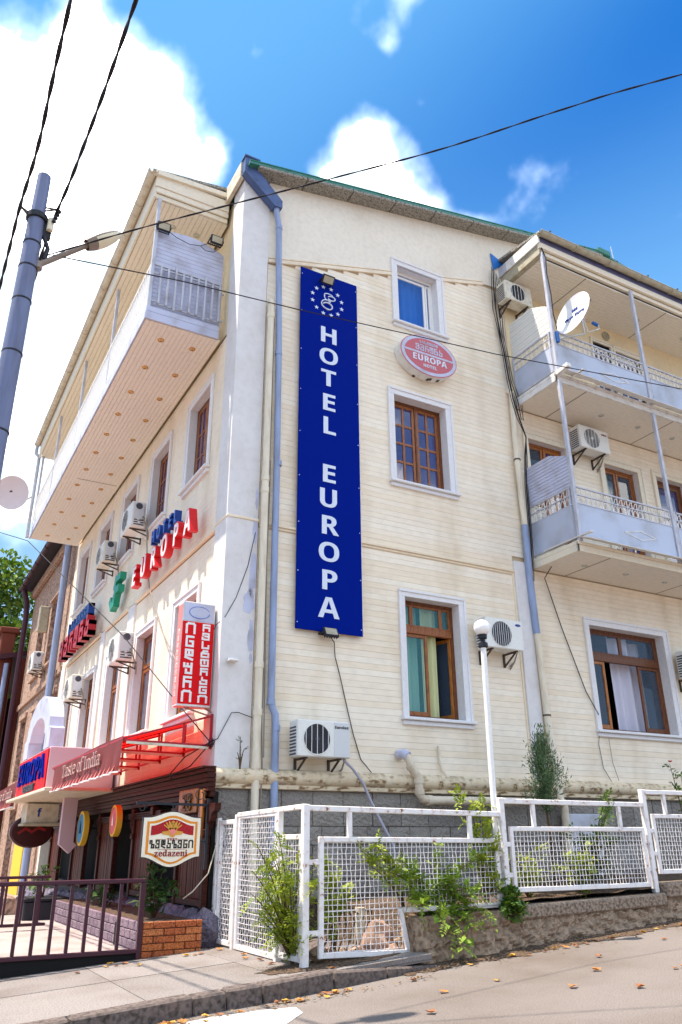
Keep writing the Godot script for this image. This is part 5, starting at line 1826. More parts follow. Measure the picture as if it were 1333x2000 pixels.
func dish(called: String, label: String, at: Vector3, nrm: Vector3, r: float, marked: bool) -> void:
	var t := thing(called, label, "satellite dish", at)
	var y := nrm.normalized()
	var x := Vector3.UP.cross(y).normalized()
	var z := x.cross(y)
	var T := Transform3D(Basis(x, y, z), Vector3.ZERO)
	T.basis.z *= 1.08
	var mb := MB.new()
	var pr := []
	for i in 9:
		var q := r * i / 8.0
		pr.append(Vector2(q, 0.22 * q * q / r))
	var inner: Array = pr.duplicate()
	inner.reverse()
	mb.lathe(T, inner, 36)
	var outer := []
	for q in pr: outer.append(q + Vector2(0, -0.012))
	outer.append(Vector2(r + 0.008, 0.22 * r - 0.006))
	outer.append(pr[8])
	mb.lathe(T, outer, 36)
	part(t, "reflector", mb, M.dish if marked else M.dish_grey)
	mb = MB.new()
	mb.tube([T * Vector3(0, -0.02, 0), T * Vector3(0, -0.16, 0.05), T * Vector3(0.0, -0.24, 0.32), Vector3(-0.27, -0.45, -0.32) if marked else Vector3(0.5, -0.1, 0.2)], 0.022, 7)
	if marked: mb.tube([T * Vector3(0, 0.02, -r * 0.9), Vector3(0.12, -0.44, 0.12), Vector3(0.34, -0.34, 0.2), Vector3(0.38, -0.2, 0.16)], 0.012, 6)
	part(t, "arm", mb, M.chrome)
	mb = MB.new()
	if marked: mb.tube([Vector3(0.37, -0.22, 0.16), Vector3(0.30, -0.14, 0.1)], 0.035, 8)
	else: mb.tube([T * Vector3(0, 0.3, 0), T * Vector3(0.04, 0.36, 0)], 0.03, 8)
	part(t, "receiver", mb, M.blue_lnb if marked else M.ac_dark)
	if marked:
		mb = MB.new()
		mb.box(Vector3(-0.27, -0.42, -0.3), Vector3(0.07, 0.24, 0.07), Basis(), 0.008)
		part(t, "clamp", mb, M.blue_lnb)
		var up := -z
		var TT := Transform3D(Basis(x, up, y), T * Vector3(0, 0.05, 0.02))
		text(t, "word", "Your Turn", 0.06, TT * Transform3D(Basis(), Vector3(0, -0.03, 0.0)), M.blue_letter, 0.02, 1.3)
		mb = MB.new()
		for k in 3: mb.prism(PackedVector2Array([Vector2(-0.05 + 0.05 * k, 0.08), Vector2(-0.02 + 0.05 * k, 0.09), Vector2(-0.03 + 0.05 * k, 0.15), Vector2(-0.055 + 0.05 * k, 0.13)]), TT, -0.01, 0.02)
		part(t, "mark", mb, M.blue_letter)

# ---------------------------------------------------------------- things on the side front
func side_front_things() -> void:
	# ---- letters of the side front; each stands off the wall
	var S := thing("letter_sign", "blue HOTEL over red EUROPA in raised letters on the side wall", "sign", Vector3(-0.1, 6.2, -2.9))
	var zs := [-3.28, -2.93, -2.58, -2.24, -1.95]
	for i in 5:
		var F := Transform3D(FL.basis, Vector3(-0.05, 0.68 - 0.02 * i, zs[i] + 2.9))
		text(S, "letter", "HOTEL"[i], 0.26, F, M.blue_letter, 0.12, 1.0)
		F.origin.x -= 0.062
		text(S, "letter_face", "HOTEL"[i], 0.22, F, M.blue_face, 0.008, 0.9)
	zs = [-4.38, -3.76, -3.12, -2.47, -1.82, -1.22]
	for i in 6:
		var F := Transform3D(FL.basis, Vector3(-0.05, 0.23 + 0.01 * (i % 2), zs[i] + 2.9))
		text(S, "letter", "EUROPA"[i], 0.43, F, M.red, 0.13, 1.0)
		F.origin.x -= 0.067
		text(S, "letter_face", "EUROPA"[i], 0.38, F, M.letter_face, 0.008, 0.92)
	S = thing("letter_sign", "blue over red Georgian hotel name in raised letters, far end of the side wall", "sign", Vector3(-0.1, 6.2, -9.5))
	var FG := Transform3D(FL.basis, Vector3.ZERO)
	geo_word(S, "letter", "sastumro", FG, Vector2(-1.15, 0.45), Vector2(0.2, 0.26), 0.1, 0.075, 0.14, M.blue_letter)
	geo_word(S, "letter", "evropa", FG, Vector2(-1.8, -0.05), Vector2(0.36, 0.40), 0.24, 0.10, 0.18, M.deep_red)
	# ---- green emblem
	var E := thing("green_emblem", "green raised emblem between the two names on the side wall", "sign", Vector3(-0.06, 6.58, -6.0))
	var mb := MB.new()
	mb.strokes([[[0.95, 1.0], [0.45, 1.0], [0.35, 0.75], [0.5, 0.56], [0.85, 0.56]], [[0.5, 0.54], [0.38, 0.3], [0.35, 0.12], [0.1, 0.05], [-0.1, 0.28]]], FG, Vector2(-0.3, -0.30), Vector2(0.6, 0.58), 0.15, 0.13)
	part(E, "letter", mb, M.green_letter)
	# ---- red light box with white Georgian words
	var R := thing("lightbox_sign", "upright red light box with two columns of white Georgian letters", "sign", Vector3(-0.262, 3.35, -0.27))
	mb = MB.new()
	mb.bx(-0.245, 0.235, 0.0, 1.46, -0.09, 0.10, 0.006)
	part(R, "case", mb, M.flash)
	mb = MB.new()
	mb.bx(-0.236, 0.226, 0.03, 1.17, 0.101, 0.106)
	part(R, "red_face", mb, M.lightbox_red)
	mb = MB.new()
	mb.bx(-0.2485, -0.246, 0.03, 1.42, -0.085, 0.095)
	part(R, "side_face", mb, M.lightbox_side)
	mb = MB.new()
	mb.bx(-0.225, 0.215, 1.18, 1.44, 0.101, 0.105)
	part(R, "top_face", mb, M.lav)
	mb = MB.new()
	mb.strokes([arc(0, 0, 1, 1, 20, 350, 24)], fr(0, 1.31, 0.1), Vector2.ZERO, Vector2(0.15, 0.085), 0.007, 0.007)
	part(R, "emblem", mb, M.blue_face)
	geo_word(R, "letter", "induri", fr(0, 0, 0.1), Vector2(-0.175, 1.01), Vector2(0.115, 0.13), 0.058, 0.031, 0.009, M.white, true)
	geo_word(R, "letter", "restorani", fr(0, 0, 0.1), Vector2(0.058, 1.06), Vector2(0.11, 0.082), 0.042, 0.026, 0.009, M.white, true)
	var sm := fs(0, 0, 0)
	geo_word(R, "letter", "indurirest", Transform3D(FL.basis, Vector3(-0.245, 0, 0)), Vector2(-0.03, 1.0), Vector2(0.06, 0.06), 0.035, 0.016, 0.006, M.flash, true)
	mb = MB.new()
	mb.bar(Vector3(0.2, 0.0, 0.0), Vector3(0.26, -0.06, 0.1), 0.02, 0.02)
	mb.bar(Vector3(-0.1, 0.0, 0.0), Vector3(0.24, -0.10, 0.05), 0.02, 0.02)
	mb.bar(Vector3(0.24, 0.2, 0.0), Vector3(0.30, 0.2, 0.0), 0.03, 0.03)
	mb.bar(Vector3(0.24, 1.2, 0.0), Vector3(0.30, 1.2, 0.0), 0.03, 0.03)
	part(R, "bracket", mb, M.pale_stone)
	# ---- red awning on a steel frame
	var A := thing("awning", "bright red canvas awning on a thin steel frame over the cafe", "awning", Vector3(0, 2.5, -2.5))
	mb = MB.new()
	var n := 24
	for i in n:
		var z0 := lerpf(2.4, -2.2, float(i) / n)
		var z1 := lerpf(2.4, -2.2, float(i + 1) / n)
		for j in 5:
			var t0 := j / 5.0
			var t1 := (j + 1) / 5.0
			var sag := func(t: float, z: float) -> Vector3:
				return Vector3(-1.19 * t, lerpf(0.76, 0.40, t) - 0.03 * sin(PI * t) * (0.5 + 0.5 * absf(sin(z * 2.7))), z)
			mb.quad(sag.call(t0, z0), sag.call(t1, z0), sag.call(t1, z1), sag.call(t0, z1))
	part(A, "canvas", mb, M.awning)
	for z in [2.4, 1.3, 0.15, -1.05, -2.2]:
		mb = MB.new()
		mb.bar(Vector3(-0.02, 0.30, z), Vector3(-0.02, 0.76, z), 0.03, 0.03)
		mb.bar(Vector3(-0.02, 0.34, z), Vector3(-1.19, 0.36, z), 0.03, 0.03)
		mb.bar(Vector3(-0.02, 0.73, z), Vector3(-1.19, 0.375, z), 0.025, 0.025)
		mb.bar(Vector3(-0.4, 0.345, z), Vector3(-0.4, 0.61, z), 0.025, 0.025, Vector3.BACK)
		part(A, "frame", mb, M.deep_red)
		mb = MB.new()
		mb.bar(Vector3(-0.06, 0.31, z + 0.03), Vector3(-1.15, 0.33, z + 0.03), 0.035, 0.03)
		part(A, "lamp_tube", mb, M.gutter_cream)
	mb = MB.new()
	mb.bar(Vector3(-0.02, 0.36, 2.45), Vector3(-0.02, 0.36, -2.2), 0.025, 0.025)
	mb.bar(Vector3(-1.19, 0.38, 2.42), Vector3(-1.19, 0.38, -2.3), 0.025, 0.025)
	part(A, "rail", mb, M.deep_red)
	# ---- banners hung from the awning edge, lower hem gathered
	banner("banner", "long dull red awning banner with pale lettering Taste of India", -0.06, -4.55, 2.90, 2.46, true)
	banner("banner", "second dull red awning banner beyond the box sign", -8.75, -12.0, 2.90, 2.4, true)
	# ---- box sign over the entrance
	var X := thing("box_sign", "big entrance box sign with a red front, blue letters and pale pink side", "sign", Vector3(-0.6, 2.55, -6.8))
	mb = MB.new()
	mb.bx(-0.62, 0.55, 0.0, 0.74, -1.7, 1.68, 0.01)
	part(X, "case", mb, M.pink_box)
	mb = MB.new()
	mb.bx(-0.645, -0.622, 0.03, 0.71, -1.66, 1.64)
	part(X, "red_face", mb, M.lightbox_red)
	text(X, "word", "EUROPA", 0.42, Transform3D(FL.basis, Vector3(-0.66, 0.42, 0.0)), M.sign_blue, 0.03, 1.3)
	text(X, "word", "RESTAURANT", 0.12, Transform3D(FL.basis, Vector3(-0.66, 0.11, 0.0)), M.ac_dark, 0.03, 1.2)
	mb = MB.new()
	mb.bx(-0.75, 0.55, -0.06, -0.003, -2.2, 2.4, 0.01)
	part(X, "underside_board", mb, M.gutter_cream)
	# ---- white arch on top of it
	mb = MB.new()
	var F := Transform3D(FL.basis, Vector3(-1.2, 3.32, -7.0))
	var o := PackedVector2Array([Vector2(-1.5, 0), Vector2(-1.5, 0.35)])
	for i in 13: o.append(Vector2(-1.3 * cos(PI * i / 12.0), 0.4 + 0.72 * sin(PI * i / 12.0)))
	o.append_array([Vector2(1.5, 0.35), Vector2(1.5, 0), Vector2(0.95, 0), Vector2(0.95, 0.3)])
	for i in 9: o.append(Vector2(0.85 * cos(PI * i / 8.0), 0.32 + 0.38 * sin(PI * i / 8.0)))
	o.append_array([Vector2(-0.95, 0.3), Vector2(-0.95, 0)])
	mb.prism(o, F, -0.26, 0.0)
	solid("sign_arch", "white arched frame standing on the entrance box sign", "arch", mb, M.lav)
	# ---- round signs on the timber front
	disc("round_sign", "round yellow and red sign on the timber front", Vector3(-0.32, 2.0, -3.55), 0.24, M.yellow, M.red)
	disc("round_sign", "round blue sign on the timber front, past the yellow one", Vector3(-0.34, 1.93, -5.85), 0.30, M.yellow, M.disc_blue)
	var K := thing("oval_light_box", "dark oval light box sticking out of the far cafe front", "sign", Vector3(-0.75, 1.93, -9.0))
	mb = MB.new()
	var T := Transform3D(Basis(Vector3(1, 0, 0), Vector3(0, 0, 1), Vector3(0, -1, 0)), Vector3.ZERO)
	T.basis.x *= 1.35
	mb.lathe(T, [Vector2(0, 0.1), Vector2(0.30, 0.1), Vector2(0.33, 0.07), Vector2(0.33, -0.07), Vector2(0.30, -0.1), Vector2(0, -0.1)], 28)
	part(K, "case", mb, M.cola)
	mb = MB.new()
	mb.strokes([[[-0.8, -0.1], [-0.4, 0.2], [0.0, -0.05], [0.4, 0.25], [0.8, 0.1]]], fr(0, 0, 0.1), Vector2.ZERO, Vector2(0.32, 0.3), 0.05, 0.008)
	part(K, "swash", mb, M.beer_text)
	mb = MB.new()
	mb.bx(0.4, 0.66, 0.1, 0.14, -0.02, 0.02)
	part(K, "bracket", mb, M.black_metal)
	var N := thing("notice_box", "small pale notice box with a blue letter under the box sign", "sign", Vector3(-0.95, 2.2, -8.6))
	mb = MB.new()
	mb.bx(-0.05, 0.6, -0.12, 0.26, -0.5, 0.3, 0.01)
	part(N, "case", mb, M.gutter_cream)
	text(N, "letter", "f", 0.16, fr(0.2, 0.08, 0.305), M.blue_letter, 0.01, 1.0)
	mb = MB.new()
	mb.bx(-0.1, 0.65, -0.17, -0.125, -0.55, 0.4)
	part(N, "shelf", mb, M.gutter)
	mb = MB.new()
	mb.prism(PackedVector2Array([Vector2(-0.62, 2.52), Vector2(-0.62, 1.66), Vector2(-0.42, 1.50), Vector2(-0.30, 1.64), Vector2(-0.36, 1.70), Vector2(-0.36, 2.52)]), fr(0, 0, -6.6), 0.0, 0.16)
	solid("white_duct", "white square duct with a bent end below the box sign", "duct", mb, M.pink_box)
	# ---- hanging beer sign on an iron bracket
	var Z := thing("hanging_sign", "hanging cream pub sign with orange border and zedazeni lettering", "sign", Vector3(-0.58, 1.36, 0.22))
	var shape := func(sx: float, y0: float, y1: float, bow: float) -> PackedVector2Array:
		var p := PackedVector2Array()
		for i in 17:
			var t := lerpf(-1.0, 1.0, i / 16.0)
			var bb: float = 0.5 + 0.5 * cos(PI * clampf(absf(t) * 1.15, 0, 1))
			p.append(Vector2(-t * sx, y1 + bow * 0.6 * bb))
		for i in 17:
			var t := lerpf(-1.0, 1.0, i / 16.0)
			var bb: float = 0.5 + 0.5 * cos(PI * clampf(absf(t), 0, 1))
			p.append(Vector2(t * sx, y0 - bow * bb))
		return p
	for e in [["board", 0.365, 0.125, 0.575, 0.115, 0.0, 0.05, M.black_metal], ["face", 0.357, 0.133, 0.567, 0.113, 0.05, 0.056, M.beer_cream], ["border", 0.315, 0.163, 0.525, 0.112, 0.05, 0.060, M.orange_trim], ["inner_face", 0.285, 0.18, 0.500, 0.108, 0.05, 0.064, M.beer_cream]]:
		mb = MB.new()
		mb.prism(shape.call(e[1], e[2], e[3], e[4]), FF, e[5], e[6])
		part(Z, e[0], mb, e[7])
	mb = MB.new()
	var rp := PackedVector2Array()
	for i in 13:
		var t := lerpf(-1, 1, i / 12.0)
		rp.append(Vector2(-t * 0.265, 0.475 + 0.075 * (0.5 + 0.5 * cos(PI * t))))
	for i in 13:
		var t := lerpf(-1, 1, i / 12.0)
		rp.append(Vector2(t * 0.265, 0.37 + 0.05 * (0.5 + 0.5 * cos(PI * t))))
	mb.prism(rp, FF, 0.05, 0.069)
	part(Z, "red_band", mb, M.beer_red)
	mb = MB.new()
	for i in 2:
		var e := -1.0 if i == 0 else 1.0
		for k in 5:
			var a := deg_to_rad(35 + 22 * k)
			mb.bar(Vector3(e * 0.03, 0.43, 0.072), Vector3(e * (0.03 + 0.11 * cos(a) * 0.9), 0.43 + 0.10 * sin(a), 0.072), 0.014, 0.006, Vector3.BACK)
		mb.prism(PackedVector2Array([Vector2(e * 0.03, 0.37), Vector2(e * 0.12, 0.38), Vector2(e * 0.13, 0.41), Vector2(e * 0.06, 0.42)]), FF, 0.06, 0.073)
	mb.prism(PackedVector2Array([Vector2(-0.05, 0.44), Vector2(0.05, 0.44), Vector2(0.06, 0.40), Vector2(0.03, 0.36), Vector2(0, 0.345), Vector2(-0.03, 0.36), Vector2(-0.06, 0.40)]), FF, 0.06, 0.074)
	mb.prism(PackedVector2Array([Vector2(-0.04, 0.47), Vector2(0.04, 0.47), Vector2(0.05, 0.53), Vector2(0.02, 0.5), Vector2(0, 0.54), Vector2(-0.02, 0.5), Vector2(-0.05, 0.53)]), FF, 0.06, 0.0745)
	part(Z, "gilt_emblem", mb, M.gold)
	mb = MB.new()
	mb.prism(PackedVector2Array([Vector2(-0.032, 0.435), Vector2(0.032, 0.435), Vector2(0.035, 0.40), Vector2(0, 0.365), Vector2(-0.035, 0.40)]), FF, 0.07, 0.0765)
	part(Z, "shield", mb, M.lightbox_side)
	geo_word(Z, "letter", "ludi", fr(0, 0, 0.06), Vector2(-0.055, 0.315), Vector2(0.018, 0.02), 0.014, 0.005, 0.008, M.beer_text)
	mb = MB.new()
	mb.bx(-0.2, -0.07, 0.323, 0.327, 0.06, 0.068)
	mb.bx(0.07, 0.2, 0.323, 0.327, 0.06, 0.068)
	mb.bx(-0.17, 0.17, 0.211, 0.214, 0.06, 0.068)
	part(Z, "rule", mb, M.beer_text)
	geo_word(Z, "letter", "zedazeni", fr(0, 0, 0.06), Vector2(-0.265, 0.232), Vector2(0.046, 0.078), 0.023, 0.015, 0.008, M.ink)
	text(Z, "word", "zedazeni", 0.066, fr(0, 0.168, 0.068), M.beer_text, 0.008, 1.0, true, true)
	mb = MB.new()
	mb.bar(Vector3(0.45, -0.02, 0.03), Vector3(0.45, 0.80, 0.03), 0.03, 0.03, Vector3.BACK)
	mb.bar(Vector3(-0.46, 0.735, 0.03), Vector3(0.47, 0.72, 0.03), 0.025, 0.03)
	mb.bar(Vector3(0.36, 0.30, 0.03), Vector3(0.45, 0.30, 0.03), 0.02, 0.02)
	mb.bar(Vector3(0.0, 0.66, 0.03), Vector3(0.0, 0.73, 0.03), 0.012, 0.012)
	for e in [[-0.38, 0.68, 0.05], [0.18, 0.80, 0.06], [0.34, 0.84, 0.08]]:
		var pts := []
		for i in 14:
			var a := TAU * i / 11.0
			pts.append(Vector3(e[0] + cos(a) * e[2] * (1.0 - i * 0.04), e[1] + sin(a) * e[2] * (1.0 - i * 0.04), 0.03))
		mb.tube(pts, 0.006, 5)
	part(Z, "iron_bracket", mb, M.black_metal)
	# ---- cables under the awning and down the side front
	mb = MB.new()
	mb.tube([Vector3(-0.12, 7.6, -4.2), Vector3(-0.11, 6.6, -3.9), Vector3(-0.1, 6.0, -3.6), Vector3(-0.1, 5.0, -2.6), Vector3(-0.12, 4.2, -1.5), Vector3(-0.2, 3.75, -0.85)], 0.012, 5)
	solid("side_cable", "grey cable slanting down between the raised letters to the light box", "cable", mb, M.cable_grey)
	mb = MB.new()
	mb.tube([Vector3(-0.05, 2.9, -0.05), Vector3(-0.08, 2.86, 0.0), Vector3(0.02, 2.92, 0.06), Vector3(0.2, 3.27, 0.06), Vector3(0.3, 3.28, 0.06), Vector3(0.5, 3.22, 0.08)], 0.006, 5)
	mb.tube([Vector3(-0.07, 2.87, -0.02), Vector3(-0.3, 2.7, -0.3), Vector3(-0.42, 2.5, -0.5), Vector3(-0.35, 2.42, -0.55)], 0.008, 5)
	mb.tube([Vector3(-0.06, 2.85, -0.03), Vector3(-0.18, 2.6, -0.4), Vector3(-0.3, 2.5, -0.9)], 0.008, 5)
	for i in 10: mb.tube([Vector3(-0.06 + 0.03 * sin(i * 1.9), 2.86 + 0.05 * cos(i * 2.3), 0.02), Vector3(-0.06 + 0.05 * cos(i * 1.3), 2.88 + 0.05 * sin(i * 1.7), 0.05), Vector3(-0.06 + 0.04 * sin(i * 2.9), 2.84, 0.03)], 0.005, 4)
	solid("cable_tangle", "tangle of black cables at the near end of the red awning", "cable", mb, M.cable)
	mb = MB.new()
	mb.tube([Vector3(0.04, 1.9, 0.22), Vector3(0.0, 1.6, 0.25), Vector3(-0.08, 1.3, 0.25), Vector3(-0.25, 1.1, 0.2), Vector3(-0.33, 1.02, 0.1)], 0.008, 5)
	solid("side_cable", "pale cable hanging slack across the planks of the cafe front", "cable", mb, M.gutter_cream)
	mb = MB.new()
	mb.tube([Vector3(0.46, 5.95, 0.04), Vector3(0.36, 5.4, 0.035), Vector3(0.2, 4.9, 0.035), Vector3(0.05, 4.6, 0.04), Vector3(-0.03, 4.5, -0.1), Vector3(-0.05, 4.3, -0.35)], 0.005, 5)
	solid("side_cable", "thin cable sagging across the corner pilaster to the light box", "cable", mb, M.cable)
	# ---- dish at the far end of the long balcony
	dish("satellite_dish", "pale round satellite dish at the far end of the long balcony", Vector3(-2.0, 10.95, -12.2), Vector3(-0.25, -0.25, 0.9), 0.45, false)

func disc(called: String, label: String, at: Vector3, r: float, rim: Material, face: Material) -> void:
	var t := thing(called, label, "sign", at, "round signs on the timber front")
	var T := Transform3D(Basis(Vector3(0, 0, 1), Vector3(-1, 0, 0), Vector3(0, -1, 0)), Vector3.ZERO)
	var mb := MB.new()
	mb.lathe(T, [Vector2(0, -0.05), Vector2(r, -0.05), Vector2(r, 0.04), Vector2(r * 0.86, 0.045)], 28)
	part(t, "rim", mb, rim)
	mb = MB.new()
	mb.lathe(T, [Vector2(r * 0.86, 0.04), Vector2(0, 0.042)], 28)
	part(t, "face", mb, face)
	mb = MB.new()
	mb.prism(PackedVector2Array([Vector2(-r * 0.25, -r * 0.3), Vector2(r * 0.25, -r * 0.3), Vector2(0, r * 0.45)]), Transform3D(FL.basis, Vector3(-0.045, 0, 0)), 0.0, 0.006)
	part(t, "mark", mb, M.ink if face == M.disc_blue else M.white)
	mb = MB.new()
	mb.bx(0.05, 0.25, -0.02, 0.02, -0.02, 0.02)
	part(t, "bracket", mb, M.black_metal)

func banner(called: String, label: String, z0: float, z1: float, top: float, bot: float, worded: bool) -> void:
	var t := thing(called, label, "banner", Vector3(-1.2, bot, (z0 + z1) * 0.5))
	var mb := MB.new()
	var n := 90
	var zc := (z0 + z1) * 0.5
	var f := func(i: int, j: int) -> Vector3:
		var z := lerpf(z0, z1, float(i) / n) - zc
		var v := j / 6.0
		var wave := 0.012 * sin(i * 0.55) * (1.0 - v) + 0.05 * absf(sin(i * 0.42)) * pow(1.0 - v, 3.0)
		return Vector3(-wave - 0.02 * (1.0 - v), (top - bot) * v + 0.02 * sin(z * 1.3) * v, z)
	for i in n:
		for j in 6:
			mb.quad(f.call(i, j), f.call(i, j + 1), f.call(i + 1, j + 1), f.call(i + 1, j))
	part(t, "cloth", mb, M.banner)
	mb = MB.new()
	for i in n:
		var a: Vector3 = f.call(i, 0)
		var b: Vector3 = f.call(i + 1, 0)
		mb.bar(a + Vector3(-0.004, 0.008, 0), b + Vector3(-0.004, 0.008, 0), 0.012, 0.02)
	part(t, "hem", mb, M.white)
	var k := int(absf(z1 - z0) / 0.235)
	for i in k:
		var z := lerpf(z0, z1, (i + 0.5) / k) - zc
		mb = MB.new()
		mb.tri(Vector3(-0.082, 0.012, z - 0.035), Vector3(-0.082, 0.012, z + 0.035), Vector3(-0.045, 0.10, z))
		mb.tri(Vector3(-0.080, 0.012, z + 0.035), Vector3(-0.080, 0.012, z - 0.035), Vector3(-0.043, 0.10, z))
		part(t, "gather", mb, M.lightbox_side)
	if worded:
		text(t, "word", "Taste of India", 0.19, Transform3D(FL.basis, Vector3(-0.045, (top - bot) * 0.60, 0.0)), M.banner_text, 0.012, 1.5, false, true)

# ---------------------------------------------------------------- fence, yard wall, lamp post
func wire_mesh(mb: MB, F: Transform3D, u0: float, u1: float, v0: float, v1: float, step: float) -> void:
	var nu := int(round((u1 - u0) / step))
	var nv := int(round((v1 - v0) / step))
	for i in range(0, nu + 1):
		var u := lerpf(u0, u1, float(i) / nu)
		for j in nv:
			var a := lerpf(v0, v1, float(j) / nv)
			var b := lerpf(v0, v1, float(j + 1) / nv)
			var o := 0.004 if (i + j) % 2 == 0 else -0.004
			var uw := 0.006 * sin(i * 1.7 + j * 0.9)
			var uw2 := 0.006 * sin(i * 1.7 + (j + 1) * 0.9)
			mb.bar(F * Vector3(u + uw, a, o), F * Vector3(u + uw2, b, -o), 0.0052, 0.0052)
	for j in range(0, nv + 1):
		var v := lerpf(v0, v1, float(j) / nv)
		var k := int(nu / 3.0) + 1
		for i in k:
			var a := lerpf(u0, u1, float(i) / k)
			var b := lerpf(u0, u1, float(i + 1) / k)
			mb.bar(F * Vector3(a, v + 0.004 * sin(j * 2.3 + i), 0.0), F * Vector3(b, v + 0.004 * sin(j * 2.3 + i + 1), 0.0), 0.0055, 0.0055)

func panel(t: Node3D, F: Transform3D, u0: float, u1: float, v0: float, v1: float) -> void:
	var mb := MB.new()
	mb.fb(F, u0, u0 + 0.05, v0, v1, -0.02, 0.02, 0.005)
	mb.fb(F, u1 - 0.05, u1, v0, v1, -0.02, 0.02, 0.005)
	mb.fb(F, u0 + 0.05, u1 - 0.05, v0, v0 + 0.05, -0.019, 0.019, 0.005)
	mb.fb(F, u0 + 0.05, u1 - 0.05, v1 - 0.05, v1, -0.019, 0.019, 0.005)
	part(t, "panel_frame", mb, M.fence)
	mb = MB.new()
	wire_mesh(mb, F, u0 + 0.05, u1 - 0.05, v0 + 0.05, v1 - 0.05, 0.0535)
	part(t, "wire_mesh", mb, M.wire, true)

func fence_and_yard() -> void:
	var F := Transform3D(Basis(), Vector3(0, 0, 2.67))
	var t := thing("mesh_fence", "white steel fence with wire mesh panels round the little yard", "fence", Vector3(0, 0, 0))
	var mb: MB
	for p in [[0.03, 0.5, 1.99], [2.555, 1.0, 2.10], [4.925, 1.03, 2.25], [7.4, 1.15, 2.4]]:
		mb = MB.new()
		mb.fb(F, p[0] - 0.035, p[0] + 0.035, p[1], p[2], -0.035, 0.035, 0.006)
		part(t, "post", mb, M.fence)
	for r in [[0.065, 2.52, 1.955, 1.92], [2.59, 4.89, 2.065, 2.06], [4.96, 7.4, 2.215, 2.23]]:
		mb = MB.new()
		mb.bar(F * Vector3(r[0], r[2], 0), F * Vector3(r[1], r[3], 0), 0.05, 0.055, Vector3.UP, 0.006)
		part(t, "top_rail", mb, M.fence)
	for u in [[0.54, 1.68, 1.925], [2.09, 1.66, 1.90], [3.04, 1.79, 2.035], [4.46, 1.79, 2.035], [5.32, 1.95, 2.19], [6.9, 1.95, 2.2]]:
		mb = MB.new()
		mb.fb(F, u[0] - 0.025, u[0] + 0.025, u[1], u[2], -0.02, 0.02, 0.004)
		part(t, "upright", mb, M.fence)
	# stepped first panel: full width above, a short deeper piece at the low end
	mb = MB.new()
	mb.fb(F, 0.18, 0.235, 0.60, 1.685, -0.02, 0.02, 0.005)
	mb.fb(F, 2.42, 2.47, 0.96, 1.665, -0.02, 0.02, 0.005)
	mb.bar(F * Vector3(0.235, 1.66, 0), F * Vector3(2.42, 1.64, 0), 0.04, 0.05, Vector3.UP, 0.005)
	mb.bar(F * Vector3(1.17, 0.985, 0), F * Vector3(2.42, 0.985, 0), 0.04, 0.05, Vector3.UP, 0.005)
	mb.bar(F * Vector3(0.235, 0.625, 0), F * Vector3(1.24, 0.60, 0), 0.04, 0.05, Vector3.UP, 0.005)
	mb.bar(F * Vector3(1.13, 1.0, 0), F * Vector3(1.21, 0.61, 0), 0.04, 0.045, Vector3.RIGHT, 0.005)
	part(t, "panel_frame", mb, M.fence)
	mb = MB.new()
	wire_mesh(mb, F, 0.235, 2.42, 1.005, 1.63, 0.0535)
	wire_mesh(mb, F, 0.235, 1.15, 0.645, 1.005, 0.0535)
	part(t, "wire_mesh", mb, M.wire, true)
	panel(t, F, 2.655, 4.86, 1.10, 1.79)
	panel(t, F, 5.04, 7.2, 1.24, 1.95)
	mb = MB.new()
	for c in [[0.06, 0.2, 1.45], [0.06, 0.2, 0.82], [2.45, 2.53, 1.5], [2.45, 2.53, 1.16], [2.59, 2.67, 1.6], [2.59, 2.67, 1.28], [4.84, 4.9, 1.6], [4.84, 4.9, 1.3], [4.96, 5.06, 1.75], [4.96, 5.06, 1.48]]:
		mb = MB.new()
		mb.fb(F, c[0], c[1], c[2] - 0.025, c[2] + 0.025, -0.012, 0.012, 0.003)
		part(t, "hinge_lug", mb, M.fence)
	# side towards the cafe
	var G := Transform3D(FL.basis, Vector3(0.03, 0, 0))
	for p in [[0.24, 0.5, 1.93], [0.87, 0.52, 1.95], [2.06, 0.5, 1.96]]:
		mb = MB.new()
		mb.fb(G, p[0] - 0.03, p[0] + 0.03, p[1], p[2], -0.03, 0.03, 0.005)
		part(t, "post", mb, M.fence)
	panel(t, G, 0.30, 0.82, 0.55, 1.90)
	panel(t, G, 0.93, 2.02, 0.54, 1.95)
	panel(t, G, 2.12, 2.62, 0.57, 1.71)
	mb = MB.new()
	mb.bar(G * Vector3(0.9, 1.945, 0), G * Vector3(2.66, 1.97, 0), 0.05, 0.05, Vector3.UP, 0.005)
	part(t, "top_rail", mb, M.fence)
	# ---- yard wall of rough render under the fence
	var w := thing("yard_wall", "rough brown rendered retaining wall under the mesh fence, rising along the road", "wall", Vector3(0, 0, 0))
	var f := FastNoiseLite.new()
	f.seed = 77
	f.frequency = 3.2
	f.fractal_octaves = 4
	mb = MB.new()
	var nx := 260
	var ny := 15
	var P := func(i: int, j: int) -> Vector3:
		var x := 1.22 + 10.8 * i / nx
		var top := 0.93 + 0.022 * (x - 1.2)
		if x > 4.98: top += 0.10
		var bot := road_y(x) - 0.08
		var v := float(j) / ny
		var y := lerpf(bot, top - (0.12 if x > 2.6 else 0.02), v)
		var z := lerpf(2.90, 2.76, v)
		var d := f.get_noise_2d(x * 1.6, y * 2.6 + 0.7 * x) * 0.085
		return Vector3(x, y, z + d)
	for i in nx:
		for j in ny:
			mb.quad(P.call(i, j), P.call(i + 1, j), P.call(i + 1, j + 1), P.call(i, j + 1))
	for i in nx:
		var a: Vector3 = P.call(i, ny)
		var b: Vector3 = P.call(i + 1, ny)
		mb.quad(a, b, Vector3(b.x, b.y + 0.01, 2.52), Vector3(a.x, a.y + 0.01, 2.52))
